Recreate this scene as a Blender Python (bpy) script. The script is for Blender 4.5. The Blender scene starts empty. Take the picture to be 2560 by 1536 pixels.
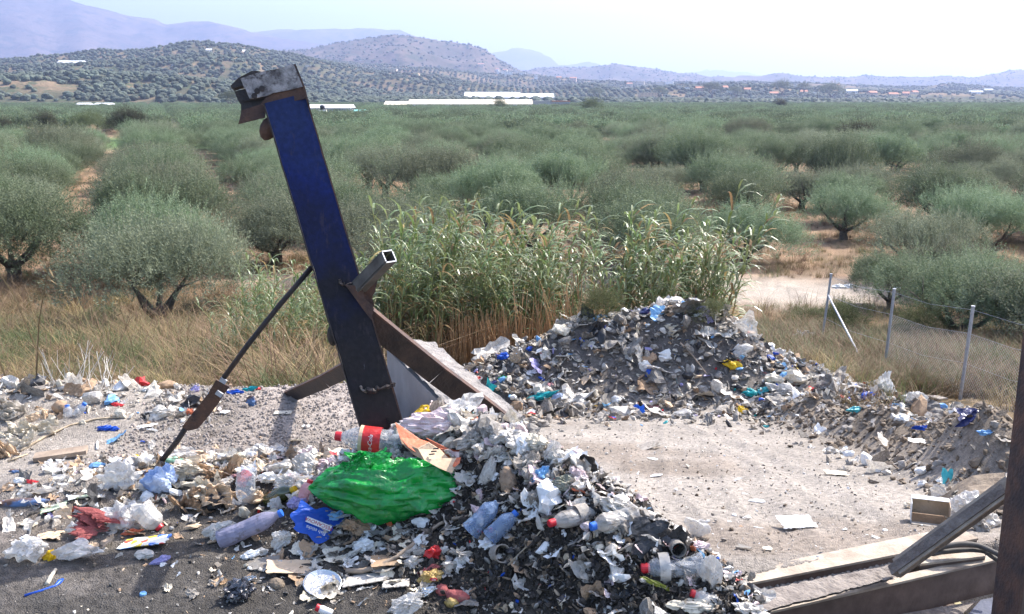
import bpy, math, random
import numpy as np
from mathutils import Vector, Matrix
from mathutils.geometry import tessellate_polygon

# ------------------------------------------------------------------ camera, sky, sun, exposure
S = bpy.context.scene
COL = S.collection
PITCH = math.radians(12.3)
CAMZ = 2.1
F = 2400.0                       # focal length in pixels of the 2560 px wide photograph
cam_d = bpy.data.cameras.new('camera')
cam = bpy.data.objects.new('camera', cam_d)
COL.objects.link(cam)
cam_d.sensor_width = 36.0
cam_d.lens = 36.0 * F / 2560.0
cam_d.clip_start = 0.05
cam_d.clip_end = 60000.0
cam.location = (0, 0, CAMZ)
cam.rotation_euler = (math.pi / 2 - PITCH, 0, 0)
S.camera = cam

SUN_AZ = math.radians(50.0)      # clockwise from +Y
SUN_EL = math.radians(46.0)
w = bpy.data.worlds.new('World')
S.world = w
w.use_nodes = True
nt = w.node_tree
bg = nt.nodes['Background']
sky = nt.nodes.new('ShaderNodeTexSky')
sky.sky_type = 'NISHITA'
sky.sun_disc = False
sky.sun_elevation = SUN_EL
sky.sun_rotation = SUN_AZ
sky.air_density = 1.0
sky.dust_density = 3.0
sky.ozone_density = 1.0
nt.links.new(sky.outputs[0], bg.inputs[0])
bg.inputs[1].default_value = 0.15
sl = bpy.data.lights.new('sun', 'SUN')
sl.energy = 4.2
sl.angle = math.radians(0.55)
sl.color = (1.0, 0.95, 0.87)
sun = bpy.data.objects.new('sun', sl)
COL.objects.link(sun)
sd = Vector((math.sin(SUN_AZ) * math.cos(SUN_EL), math.cos(SUN_AZ) * math.cos(SUN_EL), math.sin(SUN_EL)))
sun.rotation_euler = sd.to_track_quat('Z', 'Y').to_euler()
sun.location = (20, 15, 30)
S.view_settings.view_transform = 'Standard'
S.view_settings.look = 'None'
S.view_settings.exposure = 1.5
S.view_settings.gamma = 1.0
S.view_settings.use_curve_mapping = False
S.cycles.max_bounces = 6
S.cycles.diffuse_bounces = 3
S.cycles.glossy_bounces = 2
S.cycles.transmission_bounces = 4
S.cycles.transparent_max_bounces = 10
S.cycles.volume_bounces = 0
S.cycles.use_denoising = True

# ------------------------------------------------------------------ numeric helpers
R = np.random.RandomState(7)
cp, sp = math.cos(PITCH), math.sin(PITCH)

def ray(px, py):
    a, b = (px - 1280.0) / F, -(py - 768.0) / F
    return np.array([a, cp + b * sp, -sp + b * cp])

def at(px, py, depth):
    """the point seen at a pixel of the photograph, depth metres along the optical axis"""
    return np.array([0, 0, CAMZ]) + ray(px, py) * depth

def at_z(px, py, z):
    d = ray(px, py)
    return np.array([0, 0, CAMZ]) + d * ((z - CAMZ) / d[2])

def at_y(px, py, y):
    d = ray(px, py)
    return np.array([0, 0, CAMZ]) + d * (y / d[1])

def ss(a, b, t):
    t = np.clip((t - a) / (b - a), 0, 1)
    return t * t * (3 - 2 * t)

def _h(ix, iy, iz, s):
    n = (ix * 374761393 + iy * 668265263 + iz * 2147483647 + s * 1274126177) & 0xffffffff
    n = ((n ^ (n >> 13)) * 1274126177) & 0xffffffff
    n = ((n ^ (n >> 16)) * 2246822519) & 0xffffffff
    return ((n ^ (n >> 15)) & 0xffffff) / float(0xffffff)

def vn(x, y, s=0, z=None):
    x = np.asarray(x, float); y = np.asarray(y, float)
    ix = np.floor(x).astype(np.int64); iy = np.floor(y).astype(np.int64)
    fx = x - ix; fy = y - iy
    fx = fx * fx * (3 - 2 * fx); fy = fy * fy * (3 - 2 * fy)
    a = _h(ix, iy, 0, s); b = _h(ix + 1, iy, 0, s); c = _h(ix, iy + 1, 0, s); d = _h(ix + 1, iy + 1, 0, s)
    return (a * (1 - fx) + b * fx) * (1 - fy) + (c * (1 - fx) + d * fx) * fy

def fbm(x, y, sc, o=4, s=0):
    v = 0; a = 1; t = 0
    for k in range(o):
        v = v + a * vn(x * sc, y * sc, s + k); t += a; a *= 0.5; sc *= 2.03
    return v / t - 0.5

def poly_near(x, y, pts):
    """squared distance to a polyline of (x, y, z) and the z interpolated there"""
    best = np.full(np.shape(x), 1e9); zz = np.zeros(np.shape(x)); tt = np.zeros(np.shape(x))
    n = len(pts) - 1
    for i in range(n):
        ax, ay, az = pts[i]; bx, by, bz = pts[i + 1]
        dx, dy = bx - ax, by - ay
        t = np.clip(((x - ax) * dx + (y - ay) * dy) / (dx * dx + dy * dy), 0, 1)
        d = (x - ax - t * dx) ** 2 + (y - ay - t * dy) ** 2
        m = d < best
        best = np.where(m, d, best); zz = np.where(m, az + t * (bz - az), zz); tt = np.where(m, i + t, tt)
    return best, zz, tt

# ------------------------------------------------------------------ the lie of the land
NEAR = [(-1.0, 4.85, .14), (-.74, 4.65, .36), (-.36, 4.6, .54), (-.06, 4.35, .58), (.345, 3.95, .46), (.535, 3.75, .37),
        (.71, 3.6, .30), (.82, 3.5, .23), (1.05, 3.2, .08)]
FAR = [(-1.0, 12.6, -1.95), (-.56, 13.0, -1.62), (.28, 13.3, -1.28), (.96, 13.4, -1.03), (1.6, 13.4, -.86), (2.1, 13.35, -.80), (2.66, 13.3, -.78),
       (3.2, 13.1, -.98), (3.6, 12.9, -1.3), (4.2, 12.5, -1.55), (5.0, 12.4, -1.85), (6.0, 12.4, -2.15)]
LITTER = [(-2.5, 4.9, .10), (-1.9, 5.0, .13), (-1.3, 4.95, .14), (-.9, 4.8, .16)]
LEDGE = [(-5.0, 6.6, .10), (-3.2, 6.45, .12), (-2.4, 6.55, .05)]
WALL_A, WALL_B = np.array([-1.12, 8.05]), np.array([-.24, 5.75])
WALL_U = (WALL_B - WALL_A) / np.linalg.norm(WALL_B - WALL_A)
WALL_N = np.array([WALL_U[1], -WALL_U[0]])
if WALL_N[0] > 0: WALL_N = -WALL_N       # points to the left of the wall

def gz(x, y, fine=True):
    x = np.asarray(x, float); y = np.asarray(y, float)
    left = np.interp(y, [-9, 6.75, 7.5, 12, 25, 40], [0, 0, -.6, -1.5, -4.05, -4.1])
    pad = np.interp(y, [-9, 4.5, 12.5, 17, 24, 40], [-.2, -.2, -2.04, -3.0, -4.05, -4.1])
    right = np.interp(y, [-9, 5, 12, 19, 25, 40], [-1.2, -1.36, -2.2, -3.05, -4.05, -4.1])
    edge = 6.75 + .22 * np.exp(-((x + 1.35) / .5) ** 2)
    left = np.where(y > 6.4, np.interp(y - (edge - 6.75), [-9, 6.75, 7.5, 12, 25, 40], [0, 0, -.6, -1.5, -4.05, -4.1]), left)
    xb = np.interp(y, [0, 5, 6.4, 8.1, 12, 30], [-.2, -.3, -.62, -1.0, -2.5, -6])
    t = ss(-.3, .35, x - xb)
    z = left * (1 - t) + pad * t
    tr = ss(3.5, 4.5, x) * ss(3.0, 5.0, y)
    z = z * (1 - tr) + right * tr
    # dirt berm at the right of the pad
    bx = 3.55 + .12 * np.sin(y * 1.7)
    bh = .30 * ss(5.4, 6.2, y) * (1 - ss(11.3, 12.3, y)) + .28 * np.exp(-((y - 6.75) / .6) ** 2)
    dx = x - bx
    z = z + bh * np.exp(-(dx / np.where(dx < 0, .33, .6)) ** 2) * (1 + 1.2 * fbm(x, y, 1.6, 3, 5))
    # tyre ruts pressed in the yard
    rr_ = np.where((x > .3) & (x < 3.1) & (y > 4.8) & (y < 11.5), 1., 0.) * ss(.3, .8, x) * ss(3.1, 2.7, x)
    for k_, (a0_, b0_) in enumerate(((1.15, .05), (1.75, .06), (2.3, -.09))):
        q_ = x - (a0_ + b0_ * (y - 5) + .18 * np.sin(y * .7 + k_)); z = z - rr_ * .013 * np.exp(-(q_ / .09) ** 2) * (1 + .2 * np.sin(y * 30)) + rr_ * .009 * np.exp(-((np.abs(q_) - .15) / .05) ** 2)
    # recess beside the wall
    rx = (x - WALL_A[0]) * WALL_N[0] + (y - WALL_A[1]) * WALL_N[1]
    ra = (x - WALL_A[0]) * WALL_U[0] + (y - WALL_A[1]) * WALL_U[1]
    z = z - .42 * ss(.34, .16, rx) * ss(-.05, .05, rx) * ss(.3, .6, ra) * ss(2.3, 1.9, ra) * ss(-.9, .0, z)
    # heaps
    for pts, sg, pw in ((NEAR, .47, 2.0), (FAR, 1.02, 2.2), (LITTER, .32, 2.0), (LEDGE, .35, 2.0)):
        d2, zc, tt = poly_near(x, y, pts)
        if pts is FAR: d2 = np.where(y > 13.3, d2 * 1.3, d2)
        if pts is NEAR: d2 = np.where((y < 4) & (x < .6) , d2 * 1.0, d2 * 1.35)
        wgt = np.exp(-(np.sqrt(d2) / sg) ** pw)
        zc = zc + (.07 * fbm(x, y, 3.0, 3, 11) if pts is NEAR else .3 * fbm(x, y, 1.6, 3, 12) if pts is FAR else 0)
        z = np.where(zc > z, z + wgt * (zc - z), z)
    # pit below the beams
    lim = 4.27 + (x - 1.1) * .38
    pit = ss(.05, -.1, y - lim) * ss(.98, 1.12, x) * ss(7, 6, x)
    z = z * (1 - pit) + (-1.5) * pit
    rough = np.where(y < 7.5, .035, np.interp(y, [7.5, 14, 30, 200], [.06, .14, .22, .5]))
    padm = t * (1 - tr) * ss(12, 10, y)
    rough = rough * (1 - .45 * padm)
    z = z + rough * fbm(x, y, 1.3, 4, 3)
    if fine:
        z = z + np.where(y < 14, .016, .05) * fbm(x, y, 11, 3, 4) + np.where(y < 9, .012, 0) * fbm(x, y, 45, 2, 8)
    return z

def ground(px, py, ymin=2.2, ymax=400):
    """the point of the ground seen at a pixel of the photograph"""
    d = ray(px, py)
    ts = np.concatenate([np.arange(ymin, 30, .02), np.geomspace(30, ymax, 400)]) / d[1]
    P = np.array([0, 0, CAMZ]) + ts[:, None] * d
    below = P[:, 2] < gz(P[:, 0], P[:, 1], False)
    k = int(np.argmax(below)) if below.any() else len(ts) - 1
    return P[k]

# ------------------------------------------------------------------ mesh helpers
def mesh(name, V, Fc, mi=None, smooth=False):
    V = np.asarray(V, np.float32); Fc = np.asarray(Fc, np.int32)
    me = bpy.data.meshes.new(name)
    n, k = Fc.shape
    me.vertices.add(len(V)); me.vertices.foreach_set('co', V.ravel())
    me.loops.add(n * k); me.loops.foreach_set('vertex_index', Fc.ravel())
    me.polygons.add(n)
    me.polygons.foreach_set('loop_start', np.arange(0, n * k, k, dtype=np.int32))
    me.polygons.foreach_set('loop_total', np.full(n, k, np.int32))
    if mi is not None: me.polygons.foreach_set('material_index', np.asarray(mi, np.int32))
    me.polygons.foreach_set('use_smooth', np.full(n, bool(smooth)))
    me.update(calc_edges=True)
    return me

def tag(o, label=None, cat=None, group=None, kind=None):
    if label: o['label'] = label
    if cat: o['category'] = cat
    if group: o['group'] = group
    if kind: o['kind'] = kind
    return o

def ob(name, me, mats=(), parent=None, loc=None, rot=None, scale=None, label=None, cat=None, group=None, kind=None):
    o = bpy.data.objects.new(name, me)
    COL.objects.link(o)
    if me is not None:
        if not isinstance(mats, (list, tuple)): mats = [mats]
        if not len(me.materials):
            for m in mats: me.materials.append(m)
    if parent: o.parent = parent
    if loc is not None: o.location = [float(v) for v in loc]
    if rot is not None: o.rotation_euler = [float(v) for v in rot]
    if scale is not None: o.scale = [float(v) for v in (scale if np.ndim(scale) else (scale,) * 3)]
    return tag(o, label, cat, group, kind)

def copyob(src, loc, rot, scale, label=None, group=None, parent=None):
    o = src.copy(); COL.objects.link(o)
    o.location = [float(v) for v in loc]; o.rotation_euler = [float(v) for v in rot]
    o.scale = [float(v) for v in (scale if np.ndim(scale) else (scale,) * 3)]
    if label: o['label'] = label
    if group: o['group'] = group
    return o

def join(parts):
    Vs, Fs, Ms, o = [], [], [], 0
    for p in parts:
        V, Fc = p[0], p[1]; m = p[2] if len(p) > 2 else 0
        Vs.append(V); Fs.append(np.asarray(Fc) + o); o += len(V)
        Ms.append(np.full(len(Fc), m) if np.ndim(m) == 0 else m)
    return np.concatenate(Vs), np.concatenate(Fs), np.concatenate(Ms)

def box(x0, x1, y0, y1, z0, z1):
    V = np.array([(x, y, z) for z in (z0, z1) for y in (y0, y1) for x in (x0, x1)], float)
    Q = [(0, 2, 3, 1), (4, 5, 7, 6), (0, 1, 5, 4), (2, 6, 7, 3), (0, 4, 6, 2), (1, 3, 7, 5)]
    return V, tri(Q)

def tri(Q):
    Q = np.asarray(Q)
    return np.concatenate([Q[:, [0, 1, 2]], Q[:, [0, 2, 3]]])

def grid(nx, ny, sx=1., sy=1.):
    xs = np.linspace(-.5, .5, nx + 1) * sx; ys = np.linspace(-.5, .5, ny + 1) * sy
    X, Y = np.meshgrid(xs, ys)
    V = np.stack([X.ravel(), Y.ravel(), np.zeros(X.size)], 1)
    i = np.arange(nx * ny); a = (i // nx) * (nx + 1) + i % nx
    return V, tri(np.stack([a, a + 1, a + nx + 2, a + nx + 1], 1))

_ico = {}
def ico(sub):
    if sub not in _ico:
        import bmesh
        bm = bmesh.new(); bmesh.ops.create_icosphere(bm, subdivisions=sub, radius=1.0)
        V = np.array([v.co[:] for v in bm.verts]); Fc = np.array([[v.index for v in f.verts] for f in bm.faces])
        bm.free(); _ico[sub] = (V, Fc)
    V, Fc = _ico[sub]
    return V.copy(), Fc.copy()

def lathe(prof, n=14, cap=True):
    prof = np.array(prof, float); m = len(prof)
    a = np.arange(n) * 2 * np.pi / n
    V = np.concatenate([np.stack([r * np.cos(a), r * np.sin(a), np.full(n, z)], 1) for r, z in prof])
    Q = [(i * n + j, i * n + (j + 1) % n, (i + 1) * n + (j + 1) % n, (i + 1) * n + j) for i in range(m - 1) for j in range(n)]
    Fc = tri(Q)
    if cap:
        V = np.concatenate([V, [[0, 0, prof[0][1]], [0, 0, prof[-1][1]]]])
        c0, c1 = m * n, m * n + 1
        Fc = np.concatenate([Fc, [(c0, (j + 1) % n, j) for j in range(n)], [(c1, (m - 1) * n + j, (m - 1) * n + (j + 1) % n) for j in range(n)]])
    return V, Fc

def tube(path, r, n=6, cap=True, square=False):
    P = np.array(path, float); m = len(P)
    r = np.full(m, r) if np.ndim(r) == 0 else np.array(r, float)
    T = np.gradient(P, axis=0); T /= np.linalg.norm(T, axis=1)[:, None] + 1e-9
    u = np.cross(T[0], [0, 0, 1.])
    if np.linalg.norm(u) < .1: u = np.cross(T[0], [0, 1., 0])
    u /= np.linalg.norm(u); Vs = []
    for i in range(m):
        u = u - T[i] * (u @ T[i]); u /= np.linalg.norm(u); v = np.cross(T[i], u)
        a = np.arange(n) * 2 * np.pi / n + (np.pi / 4 if square else 0)
        Vs.append(P[i] + r[i] * (np.cos(a)[:, None] * u + np.sin(a)[:, None] * v))
    V = np.concatenate(Vs)
    Fc = tri([(i * n + j, i * n + (j + 1) % n, (i + 1) * n + (j + 1) % n, (i + 1) * n + j) for i in range(m - 1) for j in range(n)])
    if cap:
        V = np.concatenate([V, [P[0], P[-1]]]); c0 = m * n
        Fc = np.concatenate([Fc, [(c0, (j + 1) % n, j) for j in range(n)], [(c0 + 1, (m - 1) * n + j, (m - 1) * n + (j + 1) % n) for j in range(n)]])
    return V, Fc

def bar(a, b, wdt, thk, up=(0, 0, 1)):
    """a straight bar of rectangular section from a to b; wdt across, thk along up"""
    a = np.array(a, float); b = np.array(b, float); t = b - a; L = np.linalg.norm(t); t /= L
    up = np.array(up, float); up = up - t * (up @ t); up /= np.linalg.norm(up); s = np.cross(t, up)
    V, Fc = box(-wdt / 2, wdt / 2, 0, L, -thk / 2, thk / 2)
    return a + V[:, :1] * s + V[:, 1:2] * t + V[:, 2:3] * up, Fc

def extrude(poly, thick):
    """polygon of 3-D points given a thickness vector"""
    P = np.array(poly, float); n = len(P); T = np.array(thick, float)
    tr_ = tessellate_polygon([[Vector(p) for p in P]])
    V = np.concatenate([P, P + T])
    Fc = [tuple(t) for t in tr_] + [tuple(i + n for i in reversed(t)) for t in tr_]
    for i in range(n):
        j = (i + 1) % n
        Fc += [(i, j, n + j), (i, n + j, n + i)]
    return V, np.array(Fc)

def triw(x):
    x = x - np.floor(x)
    return np.abs(x - .5) * 2 - .5

def crumple(V, amp, freq=2.0, k=7, seed=0, axis=None, power=1.0):
    """sharp random creases: triangle waves across random directions"""
    r = np.random.RandomState(seed); V = V.copy()
    Nn = V / (np.linalg.norm(V, axis=1)[:, None] + 1e-6) if axis is None else np.tile(np.array(axis, float), (len(V), 1))
    d = np.zeros(len(V))
    for i in range(k):
        n = r.normal(size=3); n /= np.linalg.norm(n)
        d += triw(V @ n * freq * r.uniform(.4, 1.8) + r.rand()) * r.uniform(.4, 1.2) / (1 + i * .25)
    V += Nn * (d * amp)[:, None]
    # sideways jumble
    n = r.normal(size=(3, 3)) * freq * .5
    V += amp * .5 * np.sin(V @ n.T + r.rand(3) * 6)
    return V

def rots(ax, ay, az):
    cx, sx, cy, sy, cz, sz = np.cos(ax), np.sin(ax), np.cos(ay), np.sin(ay), np.cos(az), np.sin(az)
    M = np.empty(np.shape(az) + (3, 3))
    M[..., 0, 0] = cy * cz; M[..., 0, 1] = sx * sy * cz - cx * sz; M[..., 0, 2] = cx * sy * cz + sx * sz
    M[..., 1, 0] = cy * sz; M[..., 1, 1] = sx * sy * sz + cx * cz; M[..., 1, 2] = cx * sy * sz - sx * cz
    M[..., 2, 0] = -sy; M[..., 2, 1] = sx * cy; M[..., 2, 2] = cx * cy
    return M

def inst(V, Fc, M, T, Sc):
    """many transformed copies of one small shape as one pair of arrays"""
    n = len(T); Sc = np.asarray(Sc, float)
    if Sc.ndim == 1: Sc = Sc[:, None]
    W = V[None] * Sc[:, None, :]
    W = np.einsum('nij,nkj->nki', M, W) + np.asarray(T)[:, None, :]
    Fn = (Fc[None] + (np.arange(n) * len(V))[:, None, None]).reshape(-1, Fc.shape[1])
    return W.reshape(-1, 3), Fn

# ------------------------------------------------------------------ materials
def mat(name, col, col2=None, scale=6., rough=.75, bump=.3, bscale=None, metal=0., spec=.4, transl=0., transp=0., dirt=0., dirtc=(.14, .115, .09), detail=6., thr=(.35, .65), rnd=0.):
    m = bpy.data.materials.new(name); m.use_nodes = True
    n = m.node_tree.nodes; l = m.node_tree.links
    bs = n['Principled BSDF']; out = n['Material Output']
    tc = n.new('ShaderNodeTexCoord')
    nz = n.new('ShaderNodeTexNoise'); nz.inputs['Scale'].default_value = scale; nz.inputs['Detail'].default_value = detail
    nz.inputs['Roughness'].default_value = .62
    l.new(tc.outputs['Object'], nz.inputs['Vector'])
    if col2 is None: col2 = tuple(c * .72 for c in col)
    cr = n.new('ShaderNodeValToRGB'); e = cr.color_ramp.elements
    e[0].position, e[1].position = thr
    e[0].color = (*col2, 1); e[1].color = (*col, 1)
    l.new(nz.outputs[0], cr.inputs[0])
    c = cr.outputs[0]
    if rnd:
        oi = n.new('ShaderNodeObjectInfo'); hs = n.new('ShaderNodeHueSaturation'); mr = n.new('ShaderNodeMapRange')
        mr.inputs['To Min'].default_value = 1 - rnd; mr.inputs['To Max'].default_value = 1 + rnd
        l.new(oi.outputs['Random'], mr.inputs['Value']); l.new(mr.outputs[0], hs.inputs['Value']); l.new(c, hs.inputs['Color']); c = hs.outputs[0]
        mr2 = n.new('ShaderNodeMapRange'); mr2.inputs['To Min'].default_value = .5 + rnd * .09; mr2.inputs['To Max'].default_value = .5 - rnd * .07
        l.new(oi.outputs['Random'], mr2.inputs['Value']); l.new(mr2.outputs[0], hs.inputs['Hue'])
    if dirt:
        n2 = n.new('ShaderNodeTexNoise'); n2.inputs['Scale'].default_value = scale * 1.7; n2.inputs['Detail'].default_value = 8; n2.inputs['Roughness'].default_value = .7
        l.new(tc.outputs['Object'], n2.inputs['Vector'])
        r2 = n.new('ShaderNodeValToRGB'); r2.color_ramp.elements[0].position = .62 - dirt * .35; r2.color_ramp.elements[1].position = .72 - dirt * .2
        l.new(n2.outputs[0], r2.inputs[0])
        mx = n.new('ShaderNodeMix'); mx.data_type = 'RGBA'
        l.new(r2.outputs[0], mx.inputs[0]); l.new(c, mx.inputs[6]); mx.inputs[7].default_value = (*dirtc, 1); c = mx.outputs[2]
    l.new(c, bs.inputs['Base Color'])
    bs.inputs['Roughness'].default_value = rough; bs.inputs['Metallic'].default_value = metal
    bs.inputs['Specular IOR Level'].default_value = spec
    if bump:
        n3 = n.new('ShaderNodeTexNoise'); n3.inputs['Scale'].default_value = bscale or scale * 5; n3.inputs['Detail'].default_value = 5
        l.new(tc.outputs['Object'], n3.inputs['Vector'])
        b = n.new('ShaderNodeBump'); b.inputs['Strength'].default_value = bump; b.inputs['Distance'].default_value = .02
        l.new(n3.outputs[0], b.inputs['Height']); l.new(b.outputs[0], bs.inputs['Normal'])
    sh = bs.outputs[0]
    if transl:
        t = n.new('ShaderNodeBsdfTranslucent'); l.new(c, t.inputs[0]); ms = n.new('ShaderNodeMixShader'); ms.inputs[0].default_value = transl
        l.new(sh, ms.inputs[1]); l.new(t.outputs[0], ms.inputs[2]); sh = ms.outputs[0]
    if transp:
        t = n.new('ShaderNodeBsdfTransparent'); ms = n.new('ShaderNodeMixShader'); ms.inputs[0].default_value = transp
        l.new(sh, ms.inputs[1]); l.new(t.outputs[0], ms.inputs[2]); sh = ms.outputs[0]
    l.new(sh, out.inputs['Surface'])
    return m

# soils carried by a colour attribute so that gravel, dust, straw and field soil stay where they lie
def ground_mat(name, g1=26., g2=120., bump=.5):
    m = bpy.data.materials.new(name); m.use_nodes = True
    n = m.node_tree.nodes; l = m.node_tree.links; bs = n['Principled BSDF']
    at_ = n.new('ShaderNodeAttribute'); at_.attribute_name = 'soil'
    tc = n.new('ShaderNodeTexCoord')
    a = n.new('ShaderNodeTexNoise'); a.inputs['Scale'].default_value = g1; a.inputs['Detail'].default_value = 8; a.inputs['Roughness'].default_value = .7
    b = n.new('ShaderNodeTexVoronoi'); b.inputs['Scale'].default_value = g2
    c = n.new('ShaderNodeTexNoise'); c.inputs['Scale'].default_value = 1.3; c.inputs['Detail'].default_value = 6
    for q in (a, b, c): l.new(tc.outputs['Object'], q.inputs['Vector'])
    mr = n.new('ShaderNodeMapRange'); mr.inputs['From Min'].default_value = .3; mr.inputs['From Max'].default_value = .72
    mr.inputs['To Min'].default_value = .5; mr.inputs['To Max'].default_value = 1.5; l.new(a.outputs[0], mr.inputs[0])
    mc = n.new('ShaderNodeMapRange'); mc.inputs['From Min'].default_value = .3; mc.inputs['From Max'].default_value = .7
    mc.inputs['To Min'].default_value = .8; mc.inputs['To Max'].default_value = 1.15; l.new(c.outputs[0], mc.inputs[0])
    mu = n.new('ShaderNodeMath'); mu.operation = 'MULTIPLY'; l.new(mr.outputs[0], mu.inputs[0]); l.new(mc.outputs[0], mu.inputs[1])
    vm = n.new('ShaderNodeVectorMath'); vm.operation = 'SCALE'; l.new(at_.outputs['Color'], vm.inputs[0]); l.new(mu.outputs[0], vm.inputs['Scale'])
    l.new(vm.outputs[0], bs.inputs['Base Color']); bs.inputs['Roughness'].default_value = .95; bs.inputs['Specular IOR Level'].default_value = .15
    ad = n.new('ShaderNodeMath'); ad.operation = 'ADD'; l.new(a.outputs[0], ad.inputs[0]); l.new(b.outputs['Distance'], ad.inputs[1])
    bp = n.new('ShaderNodeBump'); bp.inputs['Strength'].default_value = bump; bp.inputs['Distance'].default_value = .03
    l.new(ad.outputs[0], bp.inputs['Height']); l.new(bp.outputs[0], bs.inputs['Normal'])
    return m

def set_soil(me, C):
    a = me.color_attributes.new('soil', 'FLOAT_COLOR', 'POINT')
    a.data.foreach_set('color', np.concatenate([C, np.ones((len(C), 1))], 1).astype(np.float32).ravel())

M = {}
M['white'] = mat('white_plastic_film', (.76, .72, .66), (.46, .42, .37), 9, rough=.45, transl=.25, dirt=.18, bump=.25)
M['clean'] = mat('clean_white_plastic', (.85, .85, .84), (.72, .72, .72), 9, rough=.4, transl=.2, bump=.1)
M['film'] = mat('clear_plastic_film', (.74, .73, .71), (.48, .46, .44), 9, rough=.22, transl=.2, transp=.38, dirt=.12, spec=.7, bump=.3)
M['pet'] = mat('clear_bottle_plastic', (.62, .66, .72), (.40, .42, .45), 12, rough=.12, transp=.6, spec=1., transl=.1, bump=.15, dirt=.2)
M['petblue'] = mat('blue_tinted_bottle_plastic', (.32, .46, .70), (.2, .3, .5), 12, rough=.12, transp=.5, spec=1., transl=.15, bump=.15, dirt=.1)
M['petdusty'] = mat('dusty_bottle_plastic', (.62, .60, .56), (.36, .33, .3), 12, rough=.3, transp=.35, spec=.7, transl=.15, bump=.2, dirt=.35)
M['soot'] = mat('grimy_brace_steel', (.06, .038, .03), (.022, .017, .016), 7, rough=.7, bump=.35, bscale=50)
M['dusty'] = mat('dusty_plastic', (.42, .385, .34), (.21, .185, .16), 9, rough=.8, dirt=.35, transl=.1)
M['grey'] = mat('grey_dusty_scrap', (.28, .26, .235), (.13, .12, .11), 9, rough=.85, dirt=.4)
M['black'] = mat('black_plastic', (.03, .03, .034), (.012, .012, .014), 9, rough=.45, spec=.5, bump=.3)
M['dark'] = mat('rotten_matter', (.06, .05, .042), (.02, .017, .015), 12, rough=.85, bump=.5)
M['brown'] = mat('brown_card', (.40, .27, .17), (.24, .16, .1), 8, rough=.85, dirt=.25)
M['tan'] = mat('tan_card', (.60, .45, .31), (.45, .33, .22), 8, rough=.85, dirt=.12)
M['cream'] = mat('cream_paper', (.74, .67, .55), (.5, .44, .34), 8, rough=.8, dirt=.2, transl=.1)
M['blue'] = mat('blue_plastic', (.02, .12, .62), (.015, .07, .4), 8, rough=.35, transl=.25, bump=.2)
M['skyblue'] = mat('pale_blue_plastic', (.25, .5, .78), (.14, .33, .6), 8, rough=.4, transl=.25, bump=.2)
M['lilac'] = mat('lilac_plastic', (.42, .38, .66), (.3, .28, .5), 8, rough=.4, transl=.25, bump=.2)
M['teal'] = mat('teal_plastic', (.02, .40, .42), (.01, .26, .3), 8, rough=.35, transl=.3, bump=.2)
M['aqua'] = mat('aqua_plastic', (.10, .52, .56), (.05, .36, .42), 8, rough=.4, transl=.3)
M['green'] = mat('green_plastic', (.015, .40, .10), (.01, .24, .06), 8, rough=.3, transl=.35)
M['red'] = mat('red_plastic', (.60, .03, .035), (.4, .02, .02), 8, rough=.4, transl=.1)
M['redrag'] = mat('dull_red_cloth', (.42, .12, .11), (.2, .05, .05), 14, rough=.9, dirt=.2)
M['pink'] = mat('pink_plastic', (.72, .38, .38), (.55, .25, .25), 8, rough=.5, transl=.2)
M['orange'] = mat('orange_print', (.62, .17, .08), (.5, .12, .05), 6, rough=.55, dirt=.15)
M['yellow'] = mat('yellow_plastic', (.78, .55, .02), (.6, .38, .02), 8, rough=.35, transl=.3)
M['olivebag'] = mat('olive_wrapper', (.3, .32, .05), (.16, .17, .03), 8, rough=.4)
M['cap_red'] = mat('red_cap_plastic', (.55, .02, .03), (.45, .02, .03), 8, rough=.35, bump=0)
M['cap_blue'] = mat('blue_cap_plastic', (.03, .16, .62), (.03, .13, .5), 8, rough=.35, bump=0)
M['foil'] = mat('aluminium_foil', (.7, .7, .7), (.5, .5, .5), 12, rough=.25, metal=.9, bump=.2)
M['glass'] = mat('olive_bottle_glass', (.05, .06, .01), (.03, .035, .008), 4, rough=.08, spec=.9, bump=0, transl=.1)
M['wood'] = mat('weathered_wood', (.36, .28, .21), (.2, .15, .11), 5, rough=.85, dirt=.1)
M['stick'] = mat('dry_stick', (.46, .38, .27), (.26, .2, .14), 14, rough=.85)
M['deadstick'] = mat('bleached_twig', (.62, .58, .52), (.42, .38, .33), 14, rough=.85)
M['stone'] = mat('dusty_stone', (.42, .38, .34), (.26, .23, .2), 20, rough=.95, bump=.6)
M['soilclod'] = mat('earth_clod', (.24, .19, .14), (.13, .1, .075), 20, rough=.95, bump=.6)
M['concrete'] = mat('rough_concrete', (.29, .265, .245), (.17, .155, .145), 14, rough=.95, bump=.8, bscale=70)
M['rust'] = mat('rusty_steel', (.11, .055, .035), (.035, .025, .025), 9, rough=.8, bump=.4, bscale=60)
M['rustdark'] = mat('dark_scorched_steel', (.045, .032, .028), (.02, .017, .018), 9, rough=.7, bump=.3, bscale=60)
M['gravel'] = mat('mound_gravel_stone', (.33, .285, .255), (.18, .155, .14), 9, rough=.95, bump=.4)
M['dustbeam'] = mat('dust_covered_beam', (.40, .345, .28), (.25, .20, .155), 7, rough=.95, bump=.3, bscale=60)
M['greybeam'] = mat('grey_crusted_steel', (.23, .20, .175), (.12, .1, .09), 10, rough=.95, bump=.7, bscale=50)
M['brownbeam'] = mat('brown_primer_steel', (.15, .105, .085), (.08, .055, .045), 6, rough=.8, bump=.2)
M['galv'] = mat('galvanised_steel', (.42, .43, .46), (.3, .31, .34), 20, rough=.5, metal=.35, bump=.05)
M['hose'] = mat('grey_hose', (.10, .09, .08), (.06, .055, .05), 10, rough=.8, bump=.1)
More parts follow.
